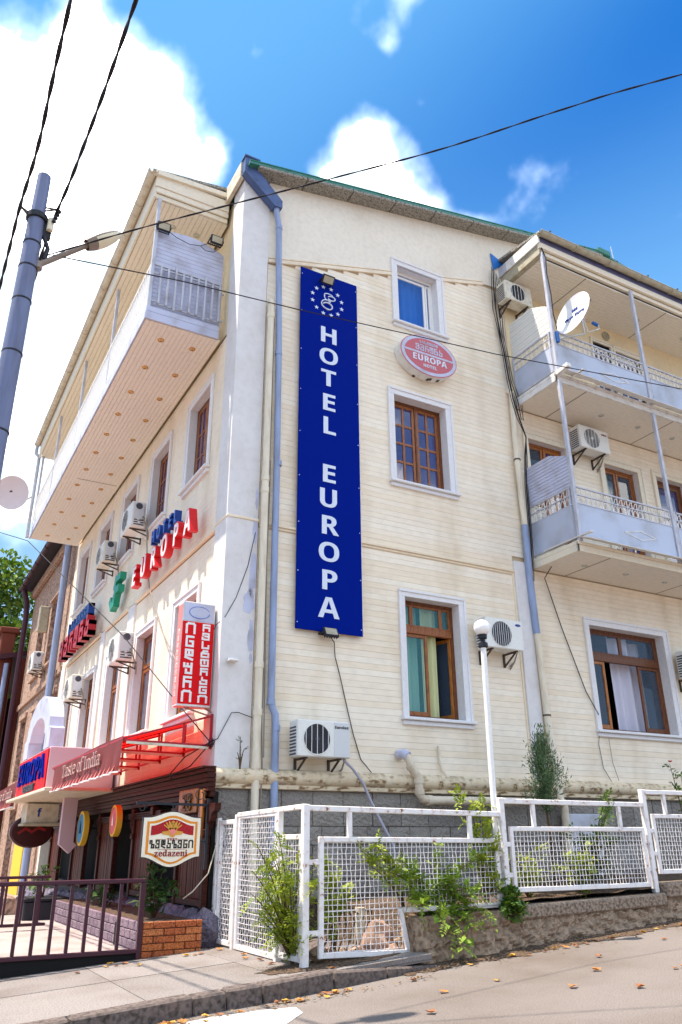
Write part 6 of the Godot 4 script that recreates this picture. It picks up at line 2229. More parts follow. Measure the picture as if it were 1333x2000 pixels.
	for j in ny:
		var a: Vector3 = P.call(0, j)
		var b: Vector3 = P.call(0, j + 1)
		mb.quad(Vector3(a.x, a.y, 2.5), a, b, Vector3(b.x, b.y, 2.5))
	part(w, "rough_render", mb, M.rubble)
	mb = MB.new()
	mb.bar(Vector3(2.56, 0.905, 2.67), Vector3(4.97, 0.96, 2.67), 0.27, 0.14, Vector3.UP, 0.02)
	part(w, "coping", mb, M.conc_cap)
	mb = MB.new()
	mb.bar(Vector3(4.985, 1.06, 2.67), Vector3(12, 1.22, 2.67), 0.28, 0.17, Vector3.UP, 0.02)
	part(w, "coping", mb, M.conc_cap)
	# ---- globe lamp
	var L := thing("globe_lamp", "white globe lamp on a thin white pole by the fence", "lamp", Vector3(2.515, 0, 2.60))
	mb = MB.new()
	mb.tube([Vector3(0, 0.9, 0), Vector3(0.01, 2.5, 0), Vector3(0.03, 3.9, 0)], 0.036, 14)
	part(L, "pole", mb, M.white)
	mb = MB.new()
	mb.lathe(fr(0.03, 3.88), [Vector2(0.038, 0), Vector2(0.06, 0.01), Vector2(0.06, 0.06), Vector2(0.03, 0.08), Vector2(0.03, 0.11), Vector2(0.055, 0.12), Vector2(0.06, 0.17), Vector2(0, 0.18)], 16)
	part(L, "socket", mb, M.black_metal)
	mb = MB.new()
	var pr := []
	for i in 17: pr.append(Vector2(0.104 * sin(PI * (1.0 - i / 16.0)), -0.104 * cos(PI * i / 16.0)))
	mb.lathe(fr(0.03, 4.14), pr, 28)
	part(L, "globe", mb, M.globe)
	# ---- odds and ends in the yard
	mb = MB.new()
	mb.tube([Vector3(0.86, 0.45, 2.3), Vector3(0.86, 0.75, 2.3), Vector3(0.87, 1.0, 2.3)], 0.055, 14)
	solid("pipe_stub", "short upright yellowed pipe behind the low end of the fence", "pipe", mb, M.pipe_old)
	mb = MB.new()
	rock(mb, Vector3(1.02, 0.66, 2.36), Vector3(0.2, 0.2, 0.13), 91)
	solid("rubble_lump", "big pale lump of concrete behind the low end of the fence", "rubble", mb, M.pale_stone)
	for i in 7:
		mb = MB.new()
		rock(mb, Vector3(0.25 + 0.17 * i + rng.randf() * 0.05, 0.56 + rng.randf() * 0.08, 2.28 + rng.randf() * 0.2), Vector3(0.09, 0.06, 0.07) * rng.randf_range(0.8, 1.4), 100 + i)
		solid("stone", "small brown stone lying in the yard behind the low fence panel", "stone", mb, M.rubble if i % 2 == 0 else M.pale_stone, "small stones in the yard")
	for i in 6:
		mb = MB.new()
		var b := Vector3(0.3 + 0.12 * i, 0.56, 2.42 - 0.03 * i)
		mb.tube([b, b + Vector3(0.1, 0.2 + 0.04 * i, 0.05), b + Vector3(0.22 - 0.06 * i, 0.42, 0.0), b + Vector3(0.3 - 0.12 * i, 0.55, -0.05)], 0.011, 5)
		solid("dry_stick", "dry bent stick among the stones behind the low fence panel", "stick", mb, M.stem, "dry sticks in the yard")
	mb = MB.new()
	mb.bx(6.0, 6.75, 0.9, 2.05, 0.07, 0.14, 0.01)
	solid("utility_cabinet", "grey utility cabinet on the plinth behind the fence", "cabinet", mb, M.lav_metal)

# ---------------------------------------------------------------- cafe terrace
func patio_things() -> void:
	var t := thing("terrace_railing", "dark maroon steel railing in front of the cafe terrace", "railing", Vector3(-2.4, 0.5, 0.62))
	var mb := MB.new()
	mb.bx(-1.9, 1.44, 0.73, 0.775, -0.03, 0.03, 0.008)
	part(t, "top_rail", mb, M.dark_iron)
	mb = MB.new()
	mb.bx(-1.9, 1.44, 0.03, 0.075, -0.025, 0.025, 0.006)
	part(t, "bottom_rail", mb, M.dark_iron)
	mb = MB.new()
	mb.bx(-1.9, 1.40, -0.14, 0.028, -0.02, 0.0)
	part(t, "skirt_shade_strip", mb, M.black)  # black strip stands for the shade and dark gap under the bottom rail
	var x := -1.85
	while x < 1.35:
		mb = MB.new()
		mb.bx(x - 0.018, x + 0.018, 0.076, 0.729, -0.018, 0.018, 0.004)
		part(t, "baluster", mb, M.dark_iron)
		x += 0.178
	mb = MB.new()
	mb.bx(1.39, 1.445, -0.05, 0.729, -0.027, 0.027, 0.005)
	part(t, "end_post", mb, M.dark_iron)
	t = thing("terrace_railing", "second dark railing further down the terrace", "railing", Vector3(-2.6, 0.5, -3.2))
	mb = MB.new()
	mb.bx(-2.0, 1.3, 0.68, 0.72, -0.03, 0.03, 0.006)
	mb.bx(-2.0, 1.3, 0.05, 0.09, -0.02, 0.02)
	part(t, "rail", mb, M.dark_iron)
	for i in 14:
		mb = MB.new()
		mb.bx(-1.95 + i * 0.24, -1.92 + i * 0.24, 0.09, 0.68, -0.015, 0.015)
		part(t, "baluster", mb, M.dark_iron)
	# ---- planter: orange bricks at its end, mauve painted bricks along its side
	var p := thing("brick_planter", "long brick planter with an orange brick end and mauve painted side", "planter", Vector3(-0.6, 0.45, -2.0))
	mb = MB.new()
	mb.bx(-0.29, 0.31, -0.05, 0.36, -2.6, 2.58)
	part(p, "core", mb, M.mauve_joint)
	mb = MB.new()
	mb.bx(-0.27, 0.31, 0.36, 0.365, -2.6, 2.55)
	part(p, "earth", mb, M.soil)
	for r in 6:
		var xx := -0.35 - (0.12 if r % 2 == 1 else 0.0)
		while xx < 0.34:
			var a := maxf(xx, -0.35)
			var b := minf(xx + 0.245, 0.345)
			if b - a > 0.03:
				mb = MB.new()
				mb.box(Vector3((a + b) * 0.5, -0.02 + 0.073 * r, 2.60), Vector3(b - a - 0.008, 0.065, 0.05 + rng.randf_range(-0.003, 0.003)), Basis(), 0.006)
				part(p, "brick", mb, [M.brick_orange, M.brick_orange2, M.brick_orange3][rng.randi() % 3])
			xx += 0.25
	mb = MB.new()
	mb.bx(-0.345, 0.34, -0.06, 0.378, 2.57, 2.595)
	part(p, "joint_bed", mb, M.joint)
	for r in 4:
		var zz := -2.6 - (0.11 if r % 2 == 1 else 0.0)
		while zz < 2.55:
			var a := maxf(zz, -2.6)
			var b := minf(zz + 0.222, 2.57)
			if b - a > 0.03:
				mb = MB.new()
				mb.box(Vector3(-0.30, 0.012 + 0.1 * r, (a + b) * 0.5), Vector3(0.03 + rng.randf_range(-0.004, 0.004), 0.091, b - a - 0.008), Basis(), 0.006)
				part(p, "brick", mb, M.brick_mauve if rng.randf() < 0.6 else M.brick_mauve2)
			zz += 0.23
	mb = MB.new()
	mb.bx(-0.325, -0.317, 0.0, 0.30, 1.32, 1.50)
	part(p, "dark_vent", mb, M.black)
	var b2 := thing("planter_box", "dark square planter box at the far end of the mauve planter", "planter", Vector3(-1.0, 0.42, -5.3))
	mb = MB.new()
	mb.bx(-0.35, 0.35, 0.0, 0.36, -0.4, 0.4, 0.02)
	mb.bx(-0.37, 0.37, 0.36, 0.41, -0.42, 0.42, 0.012)
	part(b2, "box", mb, M.black_metal)
	mb = MB.new()
	mb.bx(-2.9, -1.2, 0.35, 0.78, -8.9, -6.4, 0.02)
	solid("low_wall", "low pale orange wall at the far end of the terrace", "wall", mb, M.pale_stone)

# ---------------------------------------------------------------- houses and trees down the side street
func neighbours() -> void:
	var h := thing("stone_house", "pinkish stone faced house next to the hotel with blue rain pipe", "house", Vector3(0.1, 0, -16.6))
	var F := Transform3D(FL.basis, Vector3.ZERO)
	var mb := MB.new()
	var holes := [Rect2(-2.0, 6.9, 1.3, 2.1), Rect2(0.4, 6.9, 1.3, 2.1), Rect2(2.2, 3.6, 1.2, 2.0), Rect2(-0.6, 3.6, 1.2, 2.0), Rect2(-3.0, 3.6, 1.2, 2.0), Rect2(-2.4, 0.5, 1.3, 2.2)]
	wall_sheet(mb, F, Rect2(-4.0, 0.2, 7.9, 10.4), holes, 0.0, 0.25)
	mb.bx(0.3, 9.0, 0.2, 10.6, -4.0, -3.8)
	mb.bx(0.3, 9.0, 0.2, 10.6, 3.7, 3.9)
	part(h, "wall", mb, M.pale_stone)
	for q in holes:
		var w := group_part(h, "window")
		outer_frame(w, F, q, -0.16, 0.07, M.wood_dark)
		sash(w, F, q.position.x + 0.07, q.get_center().x, q.position.y + 0.07, q.end.y - 0.07, -0.17, 1, 2, 0.05, 0.04, M.wood_dark, M.dark_glass)
		sash(w, F, q.get_center().x, q.end.x - 0.07, q.position.y + 0.07, q.end.y - 0.07, -0.17, 1, 2, 0.05, 0.04, M.wood_dark, M.dark_glass)
		mb = MB.new()
		mb.fb(F, q.position.x - 0.1, q.end.x + 0.1, q.end.y + 0.02, q.end.y + 0.2, 0.0, 0.07, 0.01)
		part(w, "lintel", mb, M.pale_stone)
		mb = MB.new()
		mb.fb(F, q.position.x - 0.1, q.end.x + 0.1, q.position.y - 0.12, q.position.y - 0.02, 0.0, 0.09, 0.01)
		part(w, "sill", mb, M.pale_stone)
	mb = MB.new()
	for q in holes: room(mb, F, q, -0.26, -1.8)
	part(h, "interior", mb, M.room)
	mb = MB.new()
	mb.fb(F, -4.0, 3.9, 6.1, 6.3, 0.0, 0.08, 0.02)
	part(h, "string_course", mb, M.pale_stone)
	mb = MB.new()
	mb.fb(F, -4.0, 3.9, 10.3, 10.6, 0.0, 0.16, 0.03)
	part(h, "string_course", mb, M.pale_stone)
	mb = MB.new()
	mb.prism(PackedVector2Array([Vector2(-0.5, 10.55), Vector2(9, 12.4), Vector2(9, 12.5), Vector2(-0.5, 10.68)]), Transform3D(), -4.1, 4.0)
	part(h, "roof", mb, M.black_metal)
	mb = MB.new()
	half_gutter(mb, Vector3(-0.52, 10.66, 4.0), Vector3(-0.52, 10.66, -4.2), 0.09)
	part(h, "gutter", mb, M.dark_iron)
	mb = MB.new()
	mb.tube([Vector3(-0.2, 10.4, 3.3), Vector3(-0.2, 8.0, 3.3), Vector3(-0.2, 0.5, 3.3)], 0.10, 10)
	part(h, "rain_pipe", mb, M.pipe_blue)
	mb = MB.new()
	mb.tube([Vector3(-0.45, 10.6, -3.9), Vector3(-0.3, 10.1, -3.9), Vector3(-0.25, 9.6, -3.9), Vector3(-0.25, 0.4, -3.9)], 0.10, 10)
	part(h, "dark_rain_pipe", mb, M.dark_iron)
	mb = MB.new()
	mb.fb(F, 0.1, 1.7, 0.3, 1.95, 0.03, 0.09, 0.01)
	part(h, "yellow_door", mb, M.yellow)
	mb = MB.new()
	mb.bx(-0.3, 0.0, 8.15, 9.0, -0.25, 0.0, 0.02)
	part(h, "wall_box", mb, M.gutter)
	ac("air_conditioner", "white air conditioner on the pinkish stone house", fs(-16.2, 6.72, 0.1), Vector3(0.85, 0.58, 0.3), -0.1, {"valve": 1})
	# ---- dark brick house further off
	h = thing("brick_house", "dark red brick house with a chimney pier down the side street", "house", Vector3(-0.3, 0, -25.5))
	mb = MB.new()
	var hb := [Rect2(-3.2, 4.9, 1.2, 1.8), Rect2(0.4, 4.9, 1.2, 1.8), Rect2(-3.2, 1.5, 1.2, 1.9), Rect2(0.4, 1.5, 1.2, 1.9)]
	wall_sheet(mb, F, Rect2(-5.0, 0.2, 9.6, 7.9), hb, 0.0, 0.2)
	mb.bx(0.2, 8.0, 0.2, 8.1, 4.4, 4.6)
	part(h, "wall", mb, M.dark_brick)
	mb = MB.new()
	mb.fb(F, 2.9, 4.2, 0.2, 9.1, 0.01, 0.5, 0.03)
	mb.fb(F, 2.8, 4.3, 9.1, 9.3, -0.1, 0.6, 0.03)
	part(h, "chimney_pier", mb, M.dark_brick2)
	for q in hb:
		var w := group_part(h, "window")
		sash(w, F, q.position.x, q.end.x, q.position.y, q.end.y, -0.12, 2, 2, 0.08, 0.05, M.wood_dark, M.dark_glass)
	mb = MB.new()
	for q in hb: room(mb, F, q, -0.21, -1.6)
	part(h, "interior", mb, M.room)
	mb = MB.new()
	mb.prism(PackedVector2Array([Vector2(-0.5, 8.0), Vector2(8, 10.0), Vector2(8, 10.15), Vector2(-0.5, 8.18)]), Transform3D(), -5.2, 4.6)
	part(h, "roof", mb, M.dark_iron)
	mb = MB.new()
	mb.tube([Vector3(-0.2, 7.9, 4.4), Vector3(-0.2, 0.4, 4.4)], 0.09, 8)
	mb.tube([Vector3(-0.2, 7.9, 2.6), Vector3(-0.2, 0.4, 2.6)], 0.07, 8)
	part(h, "rain_pipe", mb, M.pipe_blue)
	mb = MB.new()
	mb.bx(3, 9, 0.2, 13.2, -48, -40, 0.05)
	solid("far_block", "hazy blue grey block far beyond the tree", "building", mb, M.lav_metal)
	# ---- trees
	tree("street_tree", "bright green leafy tree rising behind the brick house", Vector3(-0.6, 0.2, -35), 15.8, 4.6, 13000, 3)
	tree("street_tree", "darker green tree lower down behind the first one", Vector3(-5.5, 0.2, -39), 11.5, 4.2, 8000, 4)

func tree(called: String, label: String, at: Vector3, h: float, r: float, n: int, sd: int) -> void:
	var t := thing(called, label, "tree", at, "trees down the side street")
	var g := RandomNumberGenerator.new()
	g.seed = sd
	var mb := MB.new()
	mb.tube([Vector3(0, 0, 0), Vector3(0.1, h * 0.25, 0.05), Vector3(-0.05, h * 0.5, 0.1), Vector3(0.1, h * 0.8, 0)], [0.28, 0.22, 0.16, 0.06], 9)
	var lobes := []
	for i in 16:
		var a := g.randf() * TAU
		var e := g.randf_range(0.42, 0.93)
		var rr := r * (1.0 - absf(e - 0.62) * 1.3) * g.randf_range(0.35, 0.85)
		var c := Vector3(cos(a) * rr, h * e, sin(a) * rr)
		lobes.append([c, r * g.randf_range(0.28, 0.48)])
		mb.tube([Vector3(0, h * minf(e - 0.12, 0.62), 0), c * Vector3(0.5, 1, 0.5) + Vector3(0, -0.5, 0), c], [0.1, 0.06, 0.02], 6)
	part(t, "trunk", mb, M.bark)
	mb = MB.new()
	mb.uc = true
	for i in n:
		var lb: Array = lobes[g.randi() % lobes.size()]
		var d := Vector3(g.randfn(), g.randfn(), g.randfn()).normalized()
		var p: Vector3 = lb[0] + d * lb[1] * pow(g.randf(), 0.45)
		var k := g.randf()
		mb.col = Color(0.07, 0.14, 0.02).lerp(Color(0.26, 0.33, 0.04), k * k)
		var o := (d + Vector3(g.randfn(), g.randfn(), g.randfn()) * 0.7).normalized()
		mb.leaf(p, o, (Vector3.UP + Vector3(g.randfn(), g.randfn(), g.randfn()) * 0.5).normalized(), g.randf_range(0.24, 0.42), g.randf_range(0.2, 0.34))
	part(t, "crown", mb, M.leaf, true)

# ---------------------------------------------------------------- pole, street lamp, wires
func overhead() -> void:
	var t := thing("utility_pole", "blue grey steel utility pole with a lamp arm and cable clamps", "utility pole", Vector3(-3.42, 0, 2.83))
	var mb := MB.new()
	mb.tube([Vector3(-0.01, 0.3, 0), Vector3(-0.005, 4.0, 0), Vector3(0, 7.97, 0)], [0.125, 0.11, 0.088], 18)
	mb.tube([Vector3(0, 7.97, 0), Vector3(0.0, 8.58, 0)], [0.077, 0.072], 18)
	part(t, "mast", mb, M.pole)
	for y in [7.6, 7.28, 6.85, 6.2, 5.3]:
		mb = MB.new()
		var r := lerpf(0.126, 0.089, y / 8.0)
		mb.lathe(fr(0, y), [Vector2(r, 0), Vector2(r + 0.006, 0.005), Vector2(r + 0.006, 0.02), Vector2(r, 0.025)], 18)
		part(t, "seam_band", mb, M.black_metal)
	mb = MB.new()
	mb.lathe(fr(0, 7.93), [Vector2(0.085, 0), Vector2(0.112, 0.01), Vector2(0.115, 0.07), Vector2(0.085, 0.09)], 18)
	mb.bx(0.08, 0.17, 7.74, 8.0, -0.03, 0.03, 0.006)
	mb.tube([Vector3(0.1, 7.75, 0.02), Vector3(0.16, 7.6, 0.03), Vector3(0.14, 7.45, 0.02)], 0.025, 6)
	part(t, "clamp", mb, M.black_metal)
	mb = MB.new()
	mb.bar(Vector3(-0.07, 7.99, 0.02), Vector3(-0.19, 8.02, 0.06), 0.014, 0.014)
	mb.bar(Vector3(-0.07, 7.94, 0.02), Vector3(-0.19, 8.02, 0.06), 0.014, 0.014)
	mb.bar(Vector3(0.06, 8.14, 0.02), Vector3(0.19, 8.12, 0.08), 0.014, 0.014)
	mb.bar(Vector3(0.06, 8.09, 0.02), Vector3(0.19, 8.12, 0.08), 0.014, 0.014)
	part(t, "cable_arm", mb, M.iron)
	mb = MB.new()
	mb.lathe(fr(0.145, 7.82, 0.05), [Vector2(0, 0), Vector2(0.035, 0.005), Vector2(0.035, 0.16), Vector2(0.02, 0.18), Vector2(0, 0.18)], 12)
	part(t, "insulator", mb, M.lamp_lens)
	for i in 4:
		mb = MB.new()
		mb.lathe(fr(0.17 + 0.012 * i, 7.92 + 0.05 * i, 0.1), [Vector2(0, -0.02), Vector2(0.026, 0), Vector2(0.02, 0.025), Vector2(0, 0.03)], 9)
		part(t, "insulator", mb, M.black_metal)
	# lamp arm and head
	mb = MB.new()
	mb.tube([Vector3(0.08, 7.36, 0.0), Vector3(0.3, 7.56, 0.03), Vector3(0.56, 7.80, 0.06)], 0.032, 10)
	mb.lathe(fr(0.09, 7.34, 0.0), [Vector2(0.0, -0.03), Vector2(0.05, -0.02), Vector2(0.05, 0.06), Vector2(0, 0.07)], 10)
	part(t, "lamp_arm", mb, M.lamp_body)
	var ax := (Vector3(-2.58, 8.05, 2.92) - Vector3(-2.90, 7.80, 2.88)).normalized()
	var side := Vector3(0.1, 0.0, 1.0).normalized()
	side = (side - ax * side.dot(ax)).normalized()
	var up := side.cross(ax) * -1.0
	if up.y < 0: up = -up
	var HT := Transform3D(Basis(ax, up, ax.cross(up)), Vector3(0.54, 7.79, 0.06))
	mb = MB.new()
	var lens := MB.new()
	var n := 12
	for i in n:
		var s0 := float(i) / n
		var s1 := float(i + 1) / n
		var wd := func(s: float) -> float: return 0.115 * pow(maxf(sin(PI * clampf(0.18 + 0.79 * s, 0, 1)), 0.0), 0.5)
		for k in 10:
			var a0 := PI * k / 10.0
			var a1 := PI * (k + 1) / 10.0
			var q := func(s: float, a: float, low: bool) -> Vector3:
				var w: float = wd.call(s)
				return HT * Vector3(0.44 * s, sin(a) * w * (-0.75 if low else 0.6), cos(a) * w)
			mb.quado(q.call(s0, a0, false), q.call(s1, a0, false), q.call(s1, a1, false), q.call(s0, a1, false), HT.basis * Vector3(0, sin(a0 + 0.15), cos(a0 + 0.15)))
			(lens if i > 2 else mb).quado(q.call(s0, a0, true), q.call(s1, a0, true), q.call(s1, a1, true), q.call(s0, a1, true), HT.basis * Vector3(0, -sin(a0 + 0.15), cos(a0 + 0.15)))
	part(t, "lamp_head", mb, M.lamp_body)
	part(t, "lamp_lens", lens, M.lamp_lens)
	# wires
	var w := MB.new()
	twist(w, [Vector3(-3.62, 8.1, 12.0), Vector3(-3.60, 7.95, 5.53), Vector3(-3.58, 7.88, 4.0), Vector3(-3.61, 7.95, 2.9), Vector3(-3.62, 7.92, 1.53), Vector3(-3.7, 7.6, -8.0), Vector3(-3.9, 7.4, -30)], 0.016)
	solid("overhead_cable", "thick twisted overhead cable running up past the left of the pole", "cable", w, M.cable)
	w = MB.new()
	twist(w, [Vector3(-3.02, 8.1, 12.0), Vector3(-3.13, 7.99, 5.77), Vector3(-3.19, 8.03, 3.75), Vector3(-3.24, 8.04, 2.94), Vector3(-3.27, 7.96, 2.44), Vector3(-3.28, 7.9, 1.74), Vector3(-3.33, 7.72, 0.34), Vector3(-3.6, 7.3, -8.0), Vector3(-4, 7.1, -30)], 0.015)
	solid("overhead_cable", "thick twisted overhead cable clamped to the right of the pole", "cable", w, M.cable)
	w = MB.new()
	twist(w, [Vector3(-3.27, 7.5, 2.86), Vector3(-2.45, 7.85, 3.32), Vector3(-1.6, 8.15, 3.83), Vector3(-0.6, 8.46, 4.48), Vector3(0.4, 8.70, 5.25), Vector3(1.3, 8.86, 6.15), Vector3(2.14, 8.94, 7.01), Vector3(6.0, 9.2, 10.8)], 0.0085)
	solid("overhead_wire", "twisted wire rising from the pole across the top of the house", "wire", w, M.cable)
	w = MB.new()
	w.tube([Vector3(-3.2, 7.52, 2.88), Vector3(-1.7, 7.88, 2.70), Vector3(-0.11, 8.15, 2.55), Vector3(1.5, 8.22, 2.70), Vector3(2.94, 8.20, 2.93), Vector3(6.13, 8.19, 3.58), Vector3(14, 8.3, 5.2)], 0.0075, 5)
	solid("overhead_wire", "thin dark wire from the pole across the blue board to the balconies", "wire", w, M.cable)
	w = MB.new()
	w.tube([Vector3(-4.6, 8.9, -9.0), Vector3(-2.2, 6.9, -4.6), Vector3(-0.9, 4.6, -1.8), Vector3(-0.35, 3.4, -0.5), Vector3(-0.06, 2.88, 0.0)], 0.008, 5)
	solid("overhead_wire", "thin wire slanting down in front of the side wall to the awning", "wire", w, M.cable)

func twist(mb: MB, pts: Array, r: float) -> void:
	# two strands wound round each other along a smooth curve
	var c := Curve3D.new()
	for i in pts.size():
		var tan_: Vector3 = (pts[mini(i + 1, pts.size() - 1)] - pts[maxi(i - 1, 0)]) * 0.16
		c.add_point(pts[i], -tan_, tan_)
	c.bake_interval = 0.08
	var l := c.get_baked_length()
	var n := int(l / 0.09)
	for s in 2:
		var path := []
		for i in n + 1:
			var d := l * i / n
			var p := c.sample_baked(d)
			var a := d * 9.0 + PI * s
			path.append(p + Vector3(cos(a), sin(a) * 0.9, sin(a) * 0.4) * r * 0.6)
		mb.tube(path, r * 0.72, 5)

# ---------------------------------------------------------------- plants
func rnd3() -> Vector3:
	return Vector3(rng.randfn(), rng.randfn(), rng.randfn())

# compound leaf: a thin midrib with pairs of leaflets
func feather(mb: MB, p: Vector3, dir: Vector3, l: float, pairs: int, lw: float, ca: Color, cb: Color) -> void:
	var side := dir.cross(Vector3.UP + rnd3() * 0.3).normalized()
	var up := side.cross(dir).normalized()
	for k in pairs + 1:
		var t := (k + 1.0) / (pairs + 1.0)
		var q := p + dir * l * t - Vector3.UP * l * 0.22 * t * t
		mb.col = ca.lerp(cb, clampf(rng.randf() * 0.8 + 0.2 * t, 0, 1))
		if k == pairs:
			mb.leaf(q, dir, up, lw * 1.8, lw)
		else:
			for e in [-1.0, 1.0]:
				mb.leaf(q, (dir * 0.5 + side * e + Vector3.UP * rng.randf_range(-0.2, 0.25)).normalized(), up, lw * rng.randf_range(1.4, 1.9), lw * rng.randf_range(0.7, 1.0))

func shrub(called: String, label: String, category: String, base: Vector3, tips: Array, per: int, l: float, pairs: int, lw: float, ca: Color, cb: Color, from := 0.25, wide := 0) -> Node3D:
	var t := thing(called, label, category, base)
	var st := MB.new()
	var lf := MB.new()
	lf.uc = true
	for tp in tips:
		var tip: Vector3 = tp - base
		var mid := tip * 0.5 + Vector3(tip.x * -0.15, absf(tip.y) * 0.12 + 0.03, tip.z * -0.15)
		var prev := Vector3.ZERO
		var path := []
		for i in 9:
			var s := i / 8.0
			path.append(Vector3.ZERO * (1 - s) * (1 - s) + mid * 2.0 * s * (1 - s) + tip * s * s)
		st.tube(path, [0.012, 0.011, 0.010, 0.009, 0.008, 0.007, 0.006, 0.005, 0.003], 5)
		for i in per:
			var s := lerpf(from, 1.0, pow(rng.randf(), 0.8))
			var q: Vector3 = Vector3.ZERO.lerp(mid, s).lerp(mid.lerp(tip, s), s)
			var dir := (tip.normalized() * 0.45 + rnd3() * 0.6 + Vector3(0, 0.15, 0.15)).normalized()
			if wide > 0 and i % wide == 0:
				lf.col = ca.lerp(cb, rng.randf())
				lf.leaf(q + dir * 0.03, dir, (Vector3.UP + rnd3() * 0.4).normalized(), lw * rng.randf_range(2.6, 4.2), lw * rng.randf_range(2.2, 3.4))
			else:
				feather(lf, q, dir, l * rng.randf_range(0.6, 1.15), pairs, lw, ca, cb)
	part(t, "stem", st, M.stem)
	part(t, "foliage", lf, M.leaf, true)
	return t

func plants() -> void:
	var yg := Color(0.36, 0.38, 0.02)
	var mg := Color(0.14, 0.22, 0.03)
	var dg := Color(0.045, 0.10, 0.02)
	var sg := Color(0.10, 0.16, 0.07)
	var tips := []
	for i in 15:
		var a := rng.randf() * TAU
		tips.append(Vector3(0.03 + 0.30 * cos(a) * rng.randf_range(0.4, 1.0) - 0.06, rng.randf_range(0.9, 1.6), 2.33 + 0.30 * sin(a)))
	tips.append_array([Vector3(-0.12, 1.72, 2.35), Vector3(-0.34, 1.62, 2.3), Vector3(-0.42, 1.38, 2.4), Vector3(-0.45, 1.18, 2.45), Vector3(-0.34, 0.95, 2.4), Vector3(-0.2, 1.3, 2.6), Vector3(0.1, 1.25, 2.75), Vector3(0.0, 0.75, 2.65)])
	shrub("feathery_shrub", "yellow green feathery shrub growing through the corner of the mesh fence", "shrub", Vector3(0.06, 0.52, 2.36), tips, 14, 0.19, 6, 0.024, mg, yg, 0.15)
	shrub("feathery_shrub", "sprig of yellow green leaflets behind the low mesh panel beside the post", "shrub", Vector3(0.5, 0.55, 2.4), [Vector3(0.35, 1.45, 2.5), Vector3(0.45, 1.3, 2.55), Vector3(0.6, 1.2, 2.5), Vector3(0.3, 1.05, 2.55)], 20, 0.16, 5, 0.030, mg, yg, 0.35)
	tips = []
	for i in 16:
		tips.append(Vector3(rng.randf_range(1.1, 2.2), rng.randf_range(1.0, 1.5), rng.randf_range(2.45, 2.95)))
	tips.append_array([Vector3(1.65, 0.66, 3.02), Vector3(1.72, 0.75, 3.0), Vector3(1.45, 0.85, 3.0), Vector3(1.9, 0.8, 2.98), Vector3(0.95, 1.35, 2.75), Vector3(1.15, 1.45, 2.7), Vector3(2.1, 0.95, 2.95), Vector3(1.7, 1.62, 2.6), Vector3(2.2, 1.5, 2.7)])
	shrub("sprawling_bush", "big green bush sprawling through the mesh panel and down over the yard wall", "bush", Vector3(1.62, 1.0, 2.55), tips, 19, 0.16, 4, 0.029, mg, Color(0.26, 0.34, 0.04), 0.12, 3)
	shrub("thorny_vine", "light green spray arching over the mesh panel from its left half", "vine", Vector3(1.3, 0.95, 2.5), [Vector3(0.65, 1.55, 2.72), Vector3(0.82, 1.62, 2.72), Vector3(0.75, 1.4, 2.74), Vector3(1.0, 1.5, 2.72)], 20, 0.15, 4, 0.028, mg, yg, 0.4)
	shrub("climbing_vine", "pale green vine climbing the fence beside the globe lamp pole", "vine", Vector3(2.38, 0.95, 2.5), [Vector3(1.98, 2.15, 2.62), Vector3(2.15, 1.95, 2.65), Vector3(2.3, 1.75, 2.7), Vector3(2.42, 1.6, 2.72), Vector3(2.35, 2.05, 2.6), Vector3(2.2, 1.45, 2.7), Vector3(2.4, 1.25, 2.75)], 18, 0.14, 4, 0.032, mg, yg, 0.3)
	shrub("small_bush", "small dense green bush at the foot of the second fence post", "bush", Vector3(2.47, 0.86, 2.74), [Vector3(2.4, 1.12, 2.82), Vector3(2.5, 1.15, 2.84), Vector3(2.58, 1.08, 2.82), Vector3(2.36, 1.0, 2.88), Vector3(2.52, 0.92, 2.92), Vector3(2.6, 0.95, 2.86), Vector3(2.44, 1.05, 2.9)], 30, 0.08, 3, 0.026, dg, mg, 0.1, 2)
	tips = []
	for i in 9: tips.append(Vector3(rng.randf_range(2.8, 3.6), rng.randf_range(1.2, 1.6), rng.randf_range(2.2, 2.55)))
	shrub("yard_weeds", "grey green weeds behind the left half of the second mesh panel", "weeds", Vector3(3.15, 1.0, 2.35), tips, 16, 0.14, 5, 0.022, sg, yg)
	tips = []
	for i in 9: tips.append(Vector3(rng.randf_range(3.5, 4.1), rng.randf_range(1.25, 1.62), rng.randf_range(2.45, 2.78)))
	shrub("yard_weeds", "brighter leafy weeds pushing through the middle of the second mesh panel", "weeds", Vector3(3.8, 1.0, 2.5), tips, 15, 0.14, 4, 0.029, mg, yg, 0.2, 4)
	tips = []
	for i in 9: tips.append(Vector3(rng.randf_range(4.0, 4.9), rng.randf_range(1.3, 1.75), rng.randf_range(1.9, 2.3)))
	tips.append(Vector3(4.35, 2.15, 2.6)); tips.append(Vector3(4.28, 2.0, 2.7))
	shrub("yard_weeds", "dark green bushy plant behind the right end of the second mesh panel", "weeds", Vector3(4.4, 1.0, 2.1), tips, 20, 0.16, 4, 0.032, dg, mg)
	# conifer: bare thin stem below, fine sprays above
	var t := thing("young_cypress", "young cypress with a bare thin stem beside the rain pipe", "conifer", Vector3(4.79, 0.95, 1.0))
	var mb := MB.new()
	mb.tube([Vector3(0.03, 0, 0), Vector3(0.04, 0.6, 0), Vector3(0.0, 1.3, 0), Vector3(-0.02, 1.9, 0), Vector3(-0.02, 2.2, 0)], [0.022, 0.02, 0.017, 0.012, 0.004], 7)
	part(t, "trunk", mb, M.bark)
	mb = MB.new()
	mb.uc = true
